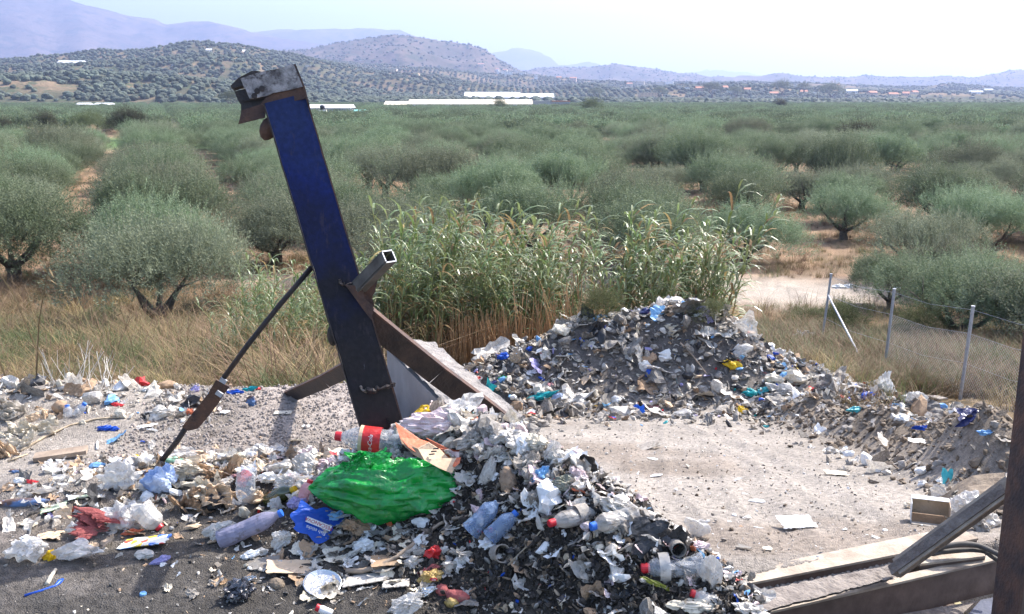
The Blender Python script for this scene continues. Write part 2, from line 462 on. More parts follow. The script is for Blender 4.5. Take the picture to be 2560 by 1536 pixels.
# ================================================================== GROUND (one sheet, finer near the rubbish)
def soil(x, y, z):
    def C(*c): return np.array(c)[None, :]
    x = x.ravel(); y = y.ravel(); z = z.ravel()
    n1 = fbm(x, y, .8, 4, 21); n2 = fbm(x, y, 2.6, 4, 22)
    c = np.where((n1 > .02)[:, None], C(.20, .178, .155), C(.15, .13, .115)) + n2[:, None] * .09
    def mix(c, t, col): return c * (1 - t[:, None]) + C(*col) * t[:, None]
    # darker ground in the foreground
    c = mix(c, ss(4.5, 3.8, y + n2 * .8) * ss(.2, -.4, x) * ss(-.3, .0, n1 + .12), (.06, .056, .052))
    # pale gravel mound
    c = mix(c, ss(-2.2, -1.7, x + n2 * .5) * ss(4.9, 5.3, y + n2 * .5) * ss(.2, -.3, x) * ss(8.8, 8.3, y), (.31, .268, .238))
    c = mix(c, ss(-1.9, -2.6, x) * ss(4.5, 5.1, y), (.27, .24, .21))
    xb = np.interp(y, [0, 5, 6.4, 8.1, 12, 30], [-.2, -.3, -.62, -1.0, -2.5, -6])
    pd = ss(-.1, .4, x - xb) * ss(3.9, 3.2, x) * ss(13, 12, y) * ss(3.4, 4.1, y)
    c = mix(c, pd, (.285, .255, .225))
    c = mix(c, pd * ss(.0, .18, n1), (.225, .19, .16))
    # earth of the berm, rubbish soil of the heaps
    c = mix(c, np.exp(-((x - 3.6) / .5) ** 2) * ss(5.2, 6, y) * ss(12.5, 11.5, y), (.20, .16, .12))
    d2, _, _ = poly_near(x, y, FAR); c = mix(c, np.exp(-d2 / 1.3), (.115, .10, .09))
    d2, _, tt = poly_near(x, y, NEAR); c = mix(c, np.clip(np.exp(-d2 / .55) * 1.3, 0, 1), (.045, .038, .032))
    # slopes and field
    f = ss(-4.5, -3.9, x) * 0 + np.where(x < xb, ss(7.0, 7.8, y), np.where(x > 3.6, ss(4.0, 4.9, x) * ss(4, 6, y), ss(13.2, 15, y)))
    fc = np.where((n2 > 0)[:, None], C(.20, .145, .085), C(.11, .085, .055))
    c = c * (1 - f[:, None]) + fc * f[:, None]
    g = ss(24, 30, y)
    oc = np.where((n2 + n1 > 0)[:, None], C(.27, .18, .115), C(.18, .125, .08))
    c = c * (1 - g[:, None]) + oc * g[:, None]
    # pale dusty clearing and reddish strip behind the reeds
    d = np.exp(-(((x - 9.2) / 3.4) ** 2 + ((y - 30.5) / 2.6) ** 2) ** 2)
    c = mix(c, d * .9, (.36, .32, .275))
    d = np.exp(-(((x - 8.0) / 3.0) ** 2 + ((y - 26.2) / .8) ** 2) ** 2)
    c = mix(c, d * .8, (.36, .18, .08))
    d = np.exp(-(((x + 1) / 9) ** 2 + ((y - 33) / 2.2) ** 2) ** 2); c = mix(c, d * .7, (.44, .36, .29))
    d = ss(150, 300, y); c = mix(c, d, (.11, .12, .07))
    d = np.exp(-((y - 137) / 20) ** 4) * ss(-15, -25, x); c = mix(c, d, (.09, .15, .05))
    return np.clip(c, .012, .8)

us = np.concatenate([np.tan(np.linspace(-1.45, -.60, 22)), np.linspace(-.62, .62, 470)[1:-1], np.tan(np.linspace(.60, 1.45, 22))])
us = np.unique(us)
ys = np.concatenate([np.linspace(.05, 2.6, 12), np.geomspace(2.65, 16, 430), np.geomspace(16.2, 1500, 170), np.geomspace(1600, 15000, 16)])
U, Y = np.meshgrid(us, ys)
X = U * Y
Z = gz(X, Y)
Z = np.where(Y > 60, -4.1 + (Z + 4.1) * .6, Z)
nx, ny = len(us) - 1, len(ys) - 1
i = np.arange(nx * ny); a = (i // nx) * (nx + 1) + i % nx
V = np.stack([X.ravel(), Y.ravel(), Z.ravel()], 1)
Fc = np.stack([a, a + 1, a + nx + 2, a + nx + 1], 1)
# behind the camera the same yard goes on
bx_ = np.linspace(-60, 60, 41); by_ = np.linspace(-60, .0, 21)
BX, BY = np.meshgrid(bx_, by_); m_ = np.stack([BX.ravel(), BY.ravel(), np.full(BX.size, -.01) + .05 * fbm(BX.ravel(), BY.ravel(), .4, 3, 2)], 1)
i = np.arange(40 * 20); b_ = (i // 40) * 41 + i % 40 + len(V)
V = np.concatenate([V, m_]); Fc = np.concatenate([Fc, np.stack([b_, b_ + 1, b_ + 42, b_ + 41], 1)])
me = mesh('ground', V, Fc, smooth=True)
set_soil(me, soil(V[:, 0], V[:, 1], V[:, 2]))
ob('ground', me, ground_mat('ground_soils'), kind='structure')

# ================================================================== HILLS
def slope_at(px, py):
    d = ray(px, py); return d[0] / d[1], d[2] / d[1]
RIDGES = [
 ('near_hill', 760, 170, [(-500, 215), (0, 196), (150, 188), (260, 186), (380, 192), (520, 205), (640, 222), (760, 240), (860, 252), (3000, 262)]),
 ('near_hill', 1150, 330, [(-500, 170), (0, 172), (150, 165), (300, 158), (430, 150), (520, 140), (600, 148), (700, 172), (800, 200), (960, 235), (1150, 248), (3000, 262)]),
 ('near_hill', 1500, 420, [(-500, 150), (0, 152), (100, 142), (170, 137), (250, 124), (300, 131), (380, 128), (470, 112), (530, 113), (600, 119), (640, 126), (700, 136), (800, 152), (900, 174), (1000, 185), (1090, 191), (1200, 214), (1300, 228), (1420, 216), (1480, 213), (1560, 226), (1700, 216), (1850, 214), (2000, 224), (2200, 232), (3000, 234)]),
 ('near_hill', 2300, 700, [(-500, 160), (600, 150), (800, 150), (1000, 165), (1150, 178), (1300, 188), (1500, 206), (1700, 210), (1900, 208), (2100, 216), (2300, 222), (3000, 226)]),
 ('mid_hill', 3300, 900, [(-500, 150), (500, 150), (640, 128), (760, 124), (800, 118), (860, 108), (960, 93), (1040, 95), (1100, 104), (1175, 113), (1210, 128), (1250, 155), (1300, 180), (1340, 195), (1420, 215), (1600, 240), (3000, 246)]),
 ('mid_hill', 4400, 1100, [(-500, 240), (1100, 230), (1200, 200), (1300, 184), (1340, 172), (1400, 172), (1500, 165), (1530, 159), (1560, 162), (1620, 172), (1700, 185), (1800, 194), (1900, 193), (1950, 186), (2000, 190), (2060, 196), (2120, 196), (2170, 189), (2220, 192), (2300, 196), (2440, 196), (2500, 185), (2530, 179), (2600, 181), (3000, 175)]),
 ('far_mountain', 6800, 2300, [(-900, -260), (-400, -130), (-100, -70), (130, 0), (200, 15), (300, 33), (385, 48), (415, 60), (480, 53), (520, 56), (600, 72), (628, 82), (700, 97), (900, 130), (1100, 165), (1300, 225), (3000, 246)]),
 ('far_mountain', 8400, 1500, [(-500, 120), (500, 92), (640, 80), (700, 75), (770, 76), (870, 71), (1000, 76), (1040, 92), (1150, 130), (1300, 200), (1500, 246), (3000, 246)]),
 ('far_mountain', 10500, 1400, [(-500, 246), (1000, 220), (1150, 160), (1215, 136), (1290, 121), (1330, 126), (1380, 147), (1395, 163), (1420, 166), (1470, 156), (1500, 162), (1560, 172), (1650, 188), (1800, 205), (2100, 215), (3000, 220)]),
 ('far_mountain', 13000, 1000, [(-500, 246), (1600, 215), (1650, 195), (1700, 185), (1760, 176), (1850, 178), (1900, 188), (1960, 198), (2200, 205), (2500, 200), (3000, 196)]),
]
RP = []
for nm, Yr, wd, prof in RIDGES:
    q = np.array([slope_at(*p) for p in prof]); RP.append((nm, Yr, wd, q[:, 0], q[:, 1]))

def hill_z(u, y, which=None):
    z = np.full(np.shape(u), -4.3)
    for nm, Yr, wd, qu, qs in RP:
        if which and nm not in which: continue
        H = CAMZ + Yr * np.interp(u, qu, qs)
        jit = wd * .35 * fbm(u * 9, y * 0 + Yr, 1.0, 3, int(Yr))
        t = (y - Yr + jit) / wd
        t = np.where(t < 0, t, t * .8)
        b = np.where(np.abs(t) < 1, (.5 + .5 * np.cos(np.pi * np.clip(t, -1, 1))), 0)
        am = (Yr * .012)
        nz = fbm(u * y, y, 3.5 / wd, 6, int(Yr) + 1) * am * 2.6 * (1 - b ** 6) * b ** .5 + fbm(u * y, y, 14 / wd, 4, 5) * am * .4
        rid = -np.abs(fbm(u * y, y * .5, 2.2 / wd, 4, int(Yr) + 9)) * am * 4 * b * (1 - b)
        hz = -4.3 + np.maximum(H + 4.3, 0) * b + (nz + rid) * np.clip((H + 4.3) * b / 20, 0, 1)
        z = np.maximum(z, hz)
    return z

def hill_mesh(name, which, y0, y1, ny, m, nu=620):
    us = np.linspace(-.95, .95, nu); ys = np.geomspace(y0, y1, ny)
    U, Y = np.meshgrid(us, ys); Z = hill_z(U, Y, which)
    V = np.stack([(U * Y).ravel(), Y.ravel(), Z.ravel()], 1); nx = nu - 1
    i = np.arange(nx * (ny - 1)); a = (i // nx) * (nx + 1) + i % nx
    me = mesh(name, V, np.stack([a, a + 1, a + nx + 2, a + nx + 1], 1), smooth=True)
    return ob(name, me, m, kind='structure')

def hill_mat(name, c1, c2, c3, s1, s2, b=.6):
    m = bpy.data.materials.new(name); m.use_nodes = True
    n = m.node_tree.nodes; l = m.node_tree.links; bs = n['Principled BSDF']
    tc = n.new('ShaderNodeTexCoord')
    a = n.new('ShaderNodeTexNoise'); a.inputs['Scale'].default_value = s1; a.inputs['Detail'].default_value = 9; a.inputs['Roughness'].default_value = .65
    b2 = n.new('ShaderNodeTexNoise'); b2.inputs['Scale'].default_value = s2; b2.inputs['Detail'].default_value = 6; b2.inputs['Roughness'].default_value = .7
    l.new(tc.outputs['Object'], a.inputs[0]); l.new(tc.outputs['Object'], b2.inputs[0])
    r = n.new('ShaderNodeValToRGB'); e = r.color_ramp.elements
    e[0].position = .44; e[0].color = (*c1, 1); e[1].position = .58; e[1].color = (*c2, 1); l.new(a.outputs[0], r.inputs[0])
    r2 = n.new('ShaderNodeValToRGB'); r2.color_ramp.elements[0].position = .5; r2.color_ramp.elements[1].position = .6; l.new(b2.outputs[0], r2.inputs[0])
    mx = n.new('ShaderNodeMix'); mx.data_type = 'RGBA'; l.new(r2.outputs[0], mx.inputs[0]); l.new(r.outputs[0], mx.inputs[6]); mx.inputs[7].default_value = (*c3, 1)
    l.new(mx.outputs[2], bs.inputs['Base Color']); bs.inputs['Roughness'].default_value = 1; bs.inputs['Specular IOR Level'].default_value = 0
    bp = n.new('ShaderNodeBump'); bp.inputs['Strength'].default_value = b; bp.inputs['Distance'].default_value = 1 / s1 * .15
    l.new(a.outputs[0], bp.inputs['Height']); l.new(bp.outputs[0], bs.inputs['Normal'])
    return m
hm_near = hill_mat('hillside_soil', (.09, .09, .06), (.20, .15, .10), (.075, .09, .055), .012, .06)
hm_mid = hill_mat('scrubby_hillside', (.10, .085, .065), (.15, .115, .09), (.07, .075, .05), .006, .03)
hm_far = hill_mat('bare_mountainside', (.10, .078, .075), (.15, .115, .105), (.055, .055, .055), .0025, .012)
hill_mesh('near_hills', ('near_hill',), 560, 3100, 200, hm_near)
hill_mesh('mid_hills', ('mid_hill',), 2350, 5600, 110, hm_mid)
hill_mesh('far_mountains', ('far_mountain',), 4400, 14200, 130, hm_far)

# ================================================================== LEAVES, TREES, REEDS, GRASS
def leafmat(name, c, c2, transl=.35, rough=.7, spec=.1, rnd=.25, back=None):
    m = bpy.data.materials.new(name); m.use_nodes = True
    n = m.node_tree.nodes; l = m.node_tree.links; bs = n['Principled BSDF']; out = n['Material Output']
    tc = n.new('ShaderNodeTexCoord'); nz = n.new('ShaderNodeTexNoise'); nz.inputs['Scale'].default_value = 1.7; nz.inputs['Detail'].default_value = 5
    l.new(tc.outputs['Object'], nz.inputs[0])
    r = n.new('ShaderNodeValToRGB'); r.color_ramp.elements[0].position = .4; r.color_ramp.elements[1].position = .6
    r.color_ramp.elements[0].color = (*c2, 1); r.color_ramp.elements[1].color = (*c, 1); l.new(nz.outputs[0], r.inputs[0])
    oi = n.new('ShaderNodeObjectInfo'); hs = n.new('ShaderNodeHueSaturation'); mr = n.new('ShaderNodeMapRange')
    mr.inputs['To Min'].default_value = 1 - rnd; mr.inputs['To Max'].default_value = 1 + rnd
    l.new(oi.outputs['Random'], mr.inputs['Value']); l.new(mr.outputs[0], hs.inputs['Value']); l.new(r.outputs[0], hs.inputs['Color'])
    m2 = n.new('ShaderNodeMapRange'); m2.inputs['To Min'].default_value = .48; m2.inputs['To Max'].default_value = .515
    l.new(oi.outputs['Random'], m2.inputs['Value']); l.new(m2.outputs[0], hs.inputs['Hue'])
    l.new(hs.outputs[0], bs.inputs['Base Color']); bs.inputs['Roughness'].default_value = rough; bs.inputs['Specular IOR Level'].default_value = spec
    t = n.new('ShaderNodeBsdfTranslucent'); l.new(hs.outputs[0], t.inputs[0]); ms = n.new('ShaderNodeMixShader'); ms.inputs[0].default_value = transl
    l.new(bs.outputs[0], ms.inputs[1]); l.new(t.outputs[0], ms.inputs[2]); l.new(ms.outputs[0], out.inputs['Surface'])
    return m
L_olive = leafmat('olive_leaves', (.195, .24, .15), (.115, .16, .085), rnd=.3, transl=.32)
L_olive2 = leafmat('dusty_olive_leaves', (.205, .225, .15), (.13, .15, .095), rnd=.3, transl=.32)
L_far = leafmat('distant_foliage', (.14, .165, .125), (.10, .12, .09))  # leaf colour lightened so the hill trees look hazier
L_reed = leafmat('reed_leaves', (.23, .27, .12), (.11, .17, .05), transl=.35, rough=.42, spec=.8)
L_dead = leafmat('dead_reed_leaves', (.34, .25, .12), (.2, .14, .07), rough=.7)
L_shrub = leafmat('shrub_leaves', (.12, .14, .06), (.075, .09, .04))
L_carob = leafmat('dark_shrub_leaves', (.075, .07, .045), (.04, .045, .025))
L_dry = leafmat('dry_grass', (.24, .18, .095), (.12, .09, .045), transl=.3, rough=.7, spec=.2)
L_straw = leafmat('pale_straw', (.36, .28, .14), (.2, .14, .065), transl=.3, rough=.7, spec=.2)
L_weed = leafmat('green_weed', (.15, .17, .07), (.085, .11, .04), transl=.35, rough=.6, spec=.3)
L_twig = leafmat('brown_bramble', (.24, .16, .10), (.15, .10, .06), transl=.15, rough=.8, spec=.2)
M['bark'] = mat('olive_bark', (.14, .11, .09), (.06, .05, .04), 8, rough=.95, bump=.8)
M['cane'] = mat('reed_cane', (.36, .32, .15), (.22, .24, .09), 4, rough=.6)
M['drycane'] = mat('dry_reed_cane', (.42, .25, .12), (.26, .15, .07), 4, rough=.7)

def leaf_proto(L, wd, bend=0.):
    V = np.array([[0, 0, 0], [wd / 2, L * .45, bend * .4], [0, L, bend], [-wd / 2, L * .45, bend * .4]], float)
    return V, np.array([[0, 1, 2], [0, 2, 3]])
def sprig(seed, n=9, L=.34, ll=.085, lw=.024):
    r = np.random.RandomState(seed); V, Fc = leaf_proto(ll, lw)
    h = np.linspace(.03, L, n); az = np.arange(n) * 2.2 + r.rand(n)
    Mx = rots(np.full(n, .75) + r.normal(0, .2, n), np.zeros(n), az)
    return inst(V, Fc, Mx, np.stack([r.normal(0, .01, n), r.normal(0, .01, n), h], 1), np.full(n, 1.) * r.uniform(.8, 1.2, n))

def align(D, spin):
    """rotation taking +Z to the directions D"""
    D = D / np.linalg.norm(D, axis=1)[:, None]
    a = np.cross(D, np.array([.3, .2, .93]) + np.zeros_like(D)); a += 1e-4; a /= np.linalg.norm(a, axis=1)[:, None]
    b = np.cross(D, a); c, s = np.cos(spin)[:, None], np.sin(spin)[:, None]
    return np.stack([a * c + b * s, -a * s + b * c, D], 2)

def crown(seed, rx, ry, h, n, base, sprigs, up=.9, lobes=11, sc=1.0):
    r = np.random.RandomState(seed)
    ang = r.rand(lobes) * 6.28; rad = np.sqrt(r.rand(lobes)) * .62
    cx, cy = np.cos(ang) * rad * rx, np.sin(ang) * rad * ry; cz = base + h * (.42 + .25 * r.rand(lobes) - .22 * rad ** 2)
    lr = r.uniform(.34, .56, lobes)
    k = r.randint(lobes, size=n); d = r.normal(size=(n, 3)); d /= np.linalg.norm(d, axis=1)[:, None]
    d[:, 2] = np.where(d[:, 2] < -.35, -d[:, 2] * .6, d[:, 2])
    rr = r.uniform(.35, 1.0, n) ** .45
    hold = 1 + .18 * np.sin(d[:, 0] * 7 + k) * np.sin(d[:, 1] * 6 + k * 2)
    P = np.stack([cx[k] + d[:, 0] * lr[k] * rx * rr * hold, cy[k] + d[:, 1] * lr[k] * ry * rr * hold, cz[k] + d[:, 2] * lr[k] * h * rr * hold * .95], 1)
    D = d * .7 + r.normal(0, .35, (n, 3)); D[:, 2] += up
    out = []; q = r.randint(len(sprigs), size=n); Mx = align(D, r.rand(n) * 6.3)
    for s, (V, Fc) in enumerate(sprigs):
        m = q == s; out.append(inst(V, Fc, Mx[m], P[m], sc * r.uniform(.75, 1.35, m.sum())))
    return join(out)[:2]

SPR = [sprig(s) for s in range(4)]
def trunk(seed, h=.95, spread=1.25, r0=.2):
    r = np.random.RandomState(seed)
    parts = [tube([(0, 0, -.35), (.02, .01, 0), (.05, .03, h * .35), (0, .05, h * .62)], [r0 * 1.45, r0 * 1.15, r0, r0 * 1.05], 9)]
    nb = 5
    for i in range(nb):
        a = i * 6.28 / nb + r.rand(); s = spread * r.uniform(.7, 1.1)
        p0 = np.array([0, .05, h * .55]); e = np.array([math.cos(a) * s, math.sin(a) * s, h + r.uniform(.5, 1.0)])
        mid = p0 * .5 + e * .5 + np.array([0, 0, -.12]) + r.normal(0, .06, 3)
        parts.append(tube([p0, mid, e], [r0 * .62, r0 * .42, r0 * .16], 6))
        for j in range(3):
            e2 = e + r.normal(0, .35, 3) + [0, 0, .45]; parts.append(tube([mid * .4 + e * .6, e, e2], [r0 * .26, r0 * .16, r0 * .05], 4))
    V, Fc, _ = join(parts); return V, Fc

CR = []
for s in range(6):
    if s == 3: V, Fc = crown(103, 2.75, 2.75, 3.05, 5600, .42, SPR, up=.8, lobes=12)
    else: V, Fc = crown(100 + s, 2.85, 2.85, 3.5, 5600, -.3 + .12 * s, SPR, up=.85, lobes=9)
    me = mesh('olive_crown', V, Fc); me.materials.append(L_olive if s % 3 else L_olive2); CR.append(me)
TK = []
for s in range(4):
    V, Fc = trunk(s); me = mesh('olive_trunk', V, Fc, smooth=True); me.materials.append(M['bark']); TK.append(me)

def olive(x, y, sc, rz, label, group='olive trees of the grove', sz=None, k=None, z=None, hue=None):
    z = float(gz(x, y, False)) if z is None else z
    k = R.randint(6) if k is None else k
    e = ob('olive_tree', None, loc=(x, y, z), rot=(0, 0, rz), scale=(sc, sc, sc * (sz or 1)), label=label, cat='olive tree', group=group)
    ob('crown', CR[k], parent=e); ob('trunk', TK[k % 4], parent=e)
    return e

near_trees = [  # pixel of the foot, size, crown number, words
 (395, 842, .84, 3, 'nearest olive tree on the left with its forked trunk standing in dry grass'),
 (40, 705, 1.15, 1, 'broad olive tree cut by the left edge of the picture'),
 (690, 662, 1.0, 0, 'olive tree right behind the blue steel post'),
 (1010, 650, 1.0, 2, 'olive tree behind the left end of the reed bed'),
 (1330, 640, 1.0, 4, 'olive tree behind the middle of the reed bed'),
 (1620, 650, 1.0, 5, 'olive tree behind the right end of the reed bed'),
 (1865, 660, .82, 1, 'olive tree just left of the bare dusty gap'),
 (2290, 700, .84, 3, 'olive tree just right of the bare dusty gap'),
 (2385, 862, .74, 2, 'dark olive tree with thick trunk behind the middle fence bay'),
 (2225, 775, .56, 4, 'low rounded olive tree right of the dusty clearing, behind the first fence bay'),
 (2345, 735, .66, 0, 'olive tree left of the dark thick trunked one behind the fence'),
 (2500, 800, .6, 5, 'olive tree right of the third fence post'),
 (2110, 600, .85, 1, 'small olive tree at the right side of the path gap'),
 (2420, 600, .84, 2, 'olive tree in the row above the third fence post'),
 (2600, 872, .74, 0, 'olive tree cut by the right edge of the picture'),
 (2480, 640, .84, 5, 'olive tree behind the fence near the right edge'),
 (2120, 560, .85, 4, 'leaning olive tree with bare low limbs at the far end of the gap'),
 (455, 405, 1.1, 4, 'olive tree with a dark visible trunk beyond the left rows'),
 (1502, 520, 1.0, 1, 'olive tree with visible trunk above a patch of bare red soil'),
 (1215, 520, 1.0, 3, 'olive tree over bare red soil behind the reeds')]
TREES = []
for px, py, sc, k, lab in near_trees:
    p = ground(px, py); TREES.append((p[0], p[1])); olive(p[0], p[1], sc, k * 1.7, lab, k=k, sz=1. if px == 395 else .8)
# the planted rows
uu = np.array([-.342, .94]); vv = np.array([.94, .342]); p0 = np.array([TREES[0][0], TREES[0][1]])
cand = []
for i in range(-60, 170):
    for j in range(-60, 190):
        q = p0 + vv * i * 7.2 + uu * j * 4.5
        if q[1] < 29 or q[1] > 1150 or abs(q[0]) > q[1] * .64 + 6: continue
        jt = .4 if q[0] < 4 - .1 * q[1] else 1.2
        q = q + R.normal(0, jt, 2)
        u = q[0] / q[1]; sx = 1280 + u * 2450
        if q[1] < 43 and 1880 < sx < 2190: continue
        if q[1] < 33 and sx < 330: continue      # the bare gap
        if q[1] < 70 and (1140 < sx < 1260 or 1450 < sx < 1560) and q[1] > 48: continue
        if 112 < q[1] < 166 and q[0] < -22 - (q[1] < 136) * 8 and sx < 400: continue     # the small green field
        if q[1] < 130 and min((q[0] - a) ** 2 + (q[1] - b) ** 2 for a, b in TREES) < 12: continue
        cand.append((q[1] * q[1] + q[0] * q[0], q[0], q[1]))
cand.sort()
for n_, (d, x, y) in enumerate(cand[:284]):
    sx = 1280 + x / y * 2450
    i_, j_ = np.searchsorted([45, 60, 80, 105, 140], y), np.searchsorted([230, 480, 760, 1000, 1300, 1600, 1900, 2200], sx)
    band = ['in the front of the grove', 'in its second belt', 'in its third belt', 'half way back', 'far back in the grove', 'farthest back'][i_]
    side = ['by the left edge', 'over the grassy bank', 'left of the post', 'behind the post', 'above the left reeds', 'above the tall reeds', 'above the far heap', 'above the dusty clearing', 'above the wire fence'][j_]
    sc_ = R.uniform(.86, 1.2)
    w_ = ('small ' if sc_ < .96 else 'broad ' if sc_ > 1.1 else 'rounded ') + ('grey green' if (n_ % 6) % 3 else 'dusty grey')
    olive(x, y, sc_, R.rand() * 6.28, w_ + ' olive tree ' + band + ', ' + side, k=n_ % 6, group='olive trees ' + band + ' ' + side, sz=R.uniform(.68, .98), z=float(gz(x, y, False)))

def scatter(name, P, rz, sc, protos, **kw):
    """one object that repeats a few shapes on many points (for what nobody could count)"""
    me = bpy.data.meshes.new(name + '_points'); me.vertices.add(len(P)); me.vertices.foreach_set('co', np.asarray(P, np.float32).ravel())
    for nm, arr in (('rz', rz), ('sc', sc)):
        at_ = me.attributes.new(nm, 'FLOAT', 'POINT'); at_.data.foreach_set('value', np.asarray(arr, np.float32))
    o = ob(name, me, protos[0].data.materials[0], **kw)
    c = bpy.data.collections.new(name + '_shapes')
    for p in protos: c.objects.link(p)
    g = bpy.data.node_groups.new(name, 'GeometryNodeTree')
    g.interface.new_socket('Geometry', in_out='INPUT', socket_type='NodeSocketGeometry'); g.interface.new_socket('Geometry', in_out='OUTPUT', socket_type='NodeSocketGeometry')
    N = g.nodes; l = g.links
    gi, go = N.new('NodeGroupInput'), N.new('NodeGroupOutput')
    ci = N.new('GeometryNodeCollectionInfo'); ci.inputs[0].default_value = c; ci.inputs['Separate Children'].default_value = True; ci.inputs['Reset Children'].default_value = True
    ip = N.new('GeometryNodeInstanceOnPoints'); ip.inputs['Pick Instance'].default_value = True
    a1 = N.new('GeometryNodeInputNamedAttribute'); a1.data_type = 'FLOAT'; a1.inputs[0].default_value = 'rz'
    a2 = N.new('GeometryNodeInputNamedAttribute'); a2.data_type = 'FLOAT'; a2.inputs[0].default_value = 'sc'
    cx = N.new('ShaderNodeCombineXYZ'); l.new(a1.outputs[0], cx.inputs[2])
    rv = N.new('FunctionNodeRandomValue'); rv.data_type = 'INT'; rv.inputs[4].default_value = 0; rv.inputs[5].default_value = len(protos) - 1
    l.new(gi.outputs[0], ip.inputs['Points']); l.new(ci.outputs[0], ip.inputs['Instance']); l.new(rv.outputs[2], ip.inputs['Instance Index'])
    l.new(cx.outputs[0], ip.inputs['Rotation']); l.new(a2.outputs[0], ip.inputs['Scale']); l.new(ip.outputs[0], go.inputs[0])
    md = o.modifiers.new('scatter', 'NODES'); md.node_group = g
    return o

def proto(name, V, Fc, mats, mi=None, smooth=False):
    me = mesh(name, V, Fc, mi, smooth)
    for m in (mats if isinstance(mats, (list, tuple)) else [mats]): me.materials.append(m)
    return bpy.data.objects.new(name, me)

BIGS = [(lambda V: (V[0] * 2.6, V[1]))(sprig(9, 8, .3, .10, .045))]
fp = []
for s in range(4):
    V, Fc = crown(40 + s, 2.8, 2.8, 2.5, 420, .1, BIGS, up=.8); fp.append(proto('far_crown', V, Fc, L_olive))
far = np.array([(x, y, -4.1) for d, x, y in cand[284:]])
scatter('far_olive_grove', far, R.rand(len(far)) * 6.28, R.uniform(.8, 1.1, len(far)), fp, kind='stuff', label='far part of the olive grove reading as one grey green mass', cat='olive grove')

# wooded hillsides
hp = []
for s in range(3):
    V, Fc = ico(2); V = crumple(V, .28, 1.6, 6, s); V[:, 2] = V[:, 2] * .75 + .6; hp.append(proto('hill_tree_shape', V * 2.3, Fc, L_far))
n = 85000
yy = R.uniform(640, 3200, n); u = R.uniform(-.62, .62, n)
# planted rows on part of the slope
rowed = fbm(u * 6, yy / 400, 1., 2, 77) > -.02
xx = u * yy; xr = np.round(xx / 9) * 9 + R.normal(0, .8, n); yr = np.round(yy / 9) * 9 + R.normal(0, .8, n)
xx = np.where(rowed, xr, xx); yy = np.where(rowed, yr, yy); u = xx / yy
den = fbm(xx, yy, .006, 4, 31); hz = hill_z(u, yy, ('near_hill',))
keep = ((den > -.13) | (R.rand(n) < .10)) & ((hz > -3.9) | (R.rand(n) < .8))
P = np.stack([xx, yy, np.maximum(hz, -4.1) - .3], 1)[keep]
scatter('hillside_olives', P, R.rand(len(P)) * 6.28, R.uniform(.6, 1.35, len(P)), hp, kind='stuff', label='olive trees and bushes dotting the near hillsides', cat='hillside trees')
n = 9000
yy = R.uniform(2500, 4700, n); u = R.uniform(-.5, .62, n); hz = hill_z(u, yy, ('mid_hill',)); k_ = fbm(u * yy, yy, .002, 3, 8) > -.12
P = np.stack([u * yy, yy, hz - .4], 1)[k_]
scatter('mid_hill_scrub', P, R.rand(len(P)) * 6.28, R.uniform(.9, 2.0, len(P)), hp, kind='stuff', label='dark scrub dotting the blue middle hills', cat='scrub')

def hill_hit(px, py, y0=500, y1=6000, which=('near_hill', 'mid_hill')):
    d = ray(px, py); yy = np.geomspace(y0, y1, 1500); u = np.full(len(yy), d[0] / d[1]); z = CAMZ + yy * d[2] / d[1]
    h = hill_z(u, yy, which); b = z < h
    k = int(np.argmax(b)) if b.any() else len(yy) - 1
    return np.array([u[k] * yy[k], yy[k], z[k]])

# bushes and dark trees at the far side of the left rows
BV = {}
for nm, lm, n_, sq in (('carob', L_carob, 2600, 1.0), ('shrub', L_shrub, 1500, .8)):
    V, Fc = crown(300 + len(nm), 2.6, 2.3, 3.8, n_, .2, SPR, up=.5, lobes=9, sc=1.3); me = mesh(nm, V, Fc); me.materials.append(lm); BV[nm] = me
def bush(px, py, wpx, kind_, lab, ygiven=None, hs=1., nm='tree', cat='tree'):
    p = ground(px, py) if ygiven is None else at_y(px, py, ygiven)
    s = 1.3 * wpx / F * p[1] / 5.6
    e = ob(nm, None, loc=(p[0], p[1], p[2] - .2), rot=(0, 0, px * .7), scale=(s, s, s * hs), label=lab, cat=cat)
    ob('crown', BV[kind_], parent=e); ob('trunk', TK[1], parent=e)
    return e
bush(320, 352, 88, 'carob', 'round dark brownish tree at the far side of the left rows')
bush(225, 345, 80, 'shrub', 'bushy green tree left of the round dark tree', hs=.9)
bush(120, 350, 75, 'carob', 'dark low bushy tree beyond the small green field')
bush(165, 360, 70, 'shrub', 'green bush between two darker trees beyond the green field', hs=.7)
bush(10, 350, 60, 'carob', 'dark tree at the left edge beyond the green field')
bush(60, 352, 60, 'shrub', 'low green bush near the left edge beyond the green field', hs=.6)
bush(2140, 395, 110, 'carob', 'dark round tree rising from the grove at the right', hs=.9)
bush(1480, 300, 60, 'shrub', 'bright bushy tree far out in the middle of the plain', ygiven=300)
bush(1250, 290, 46, 'shrub', 'yellowish green bushy tree far out on the plain', ygiven=360)
bush(1950, 290, 44, 'carob', 'dark bushy tree far out on the plain at the right', ygiven=420)

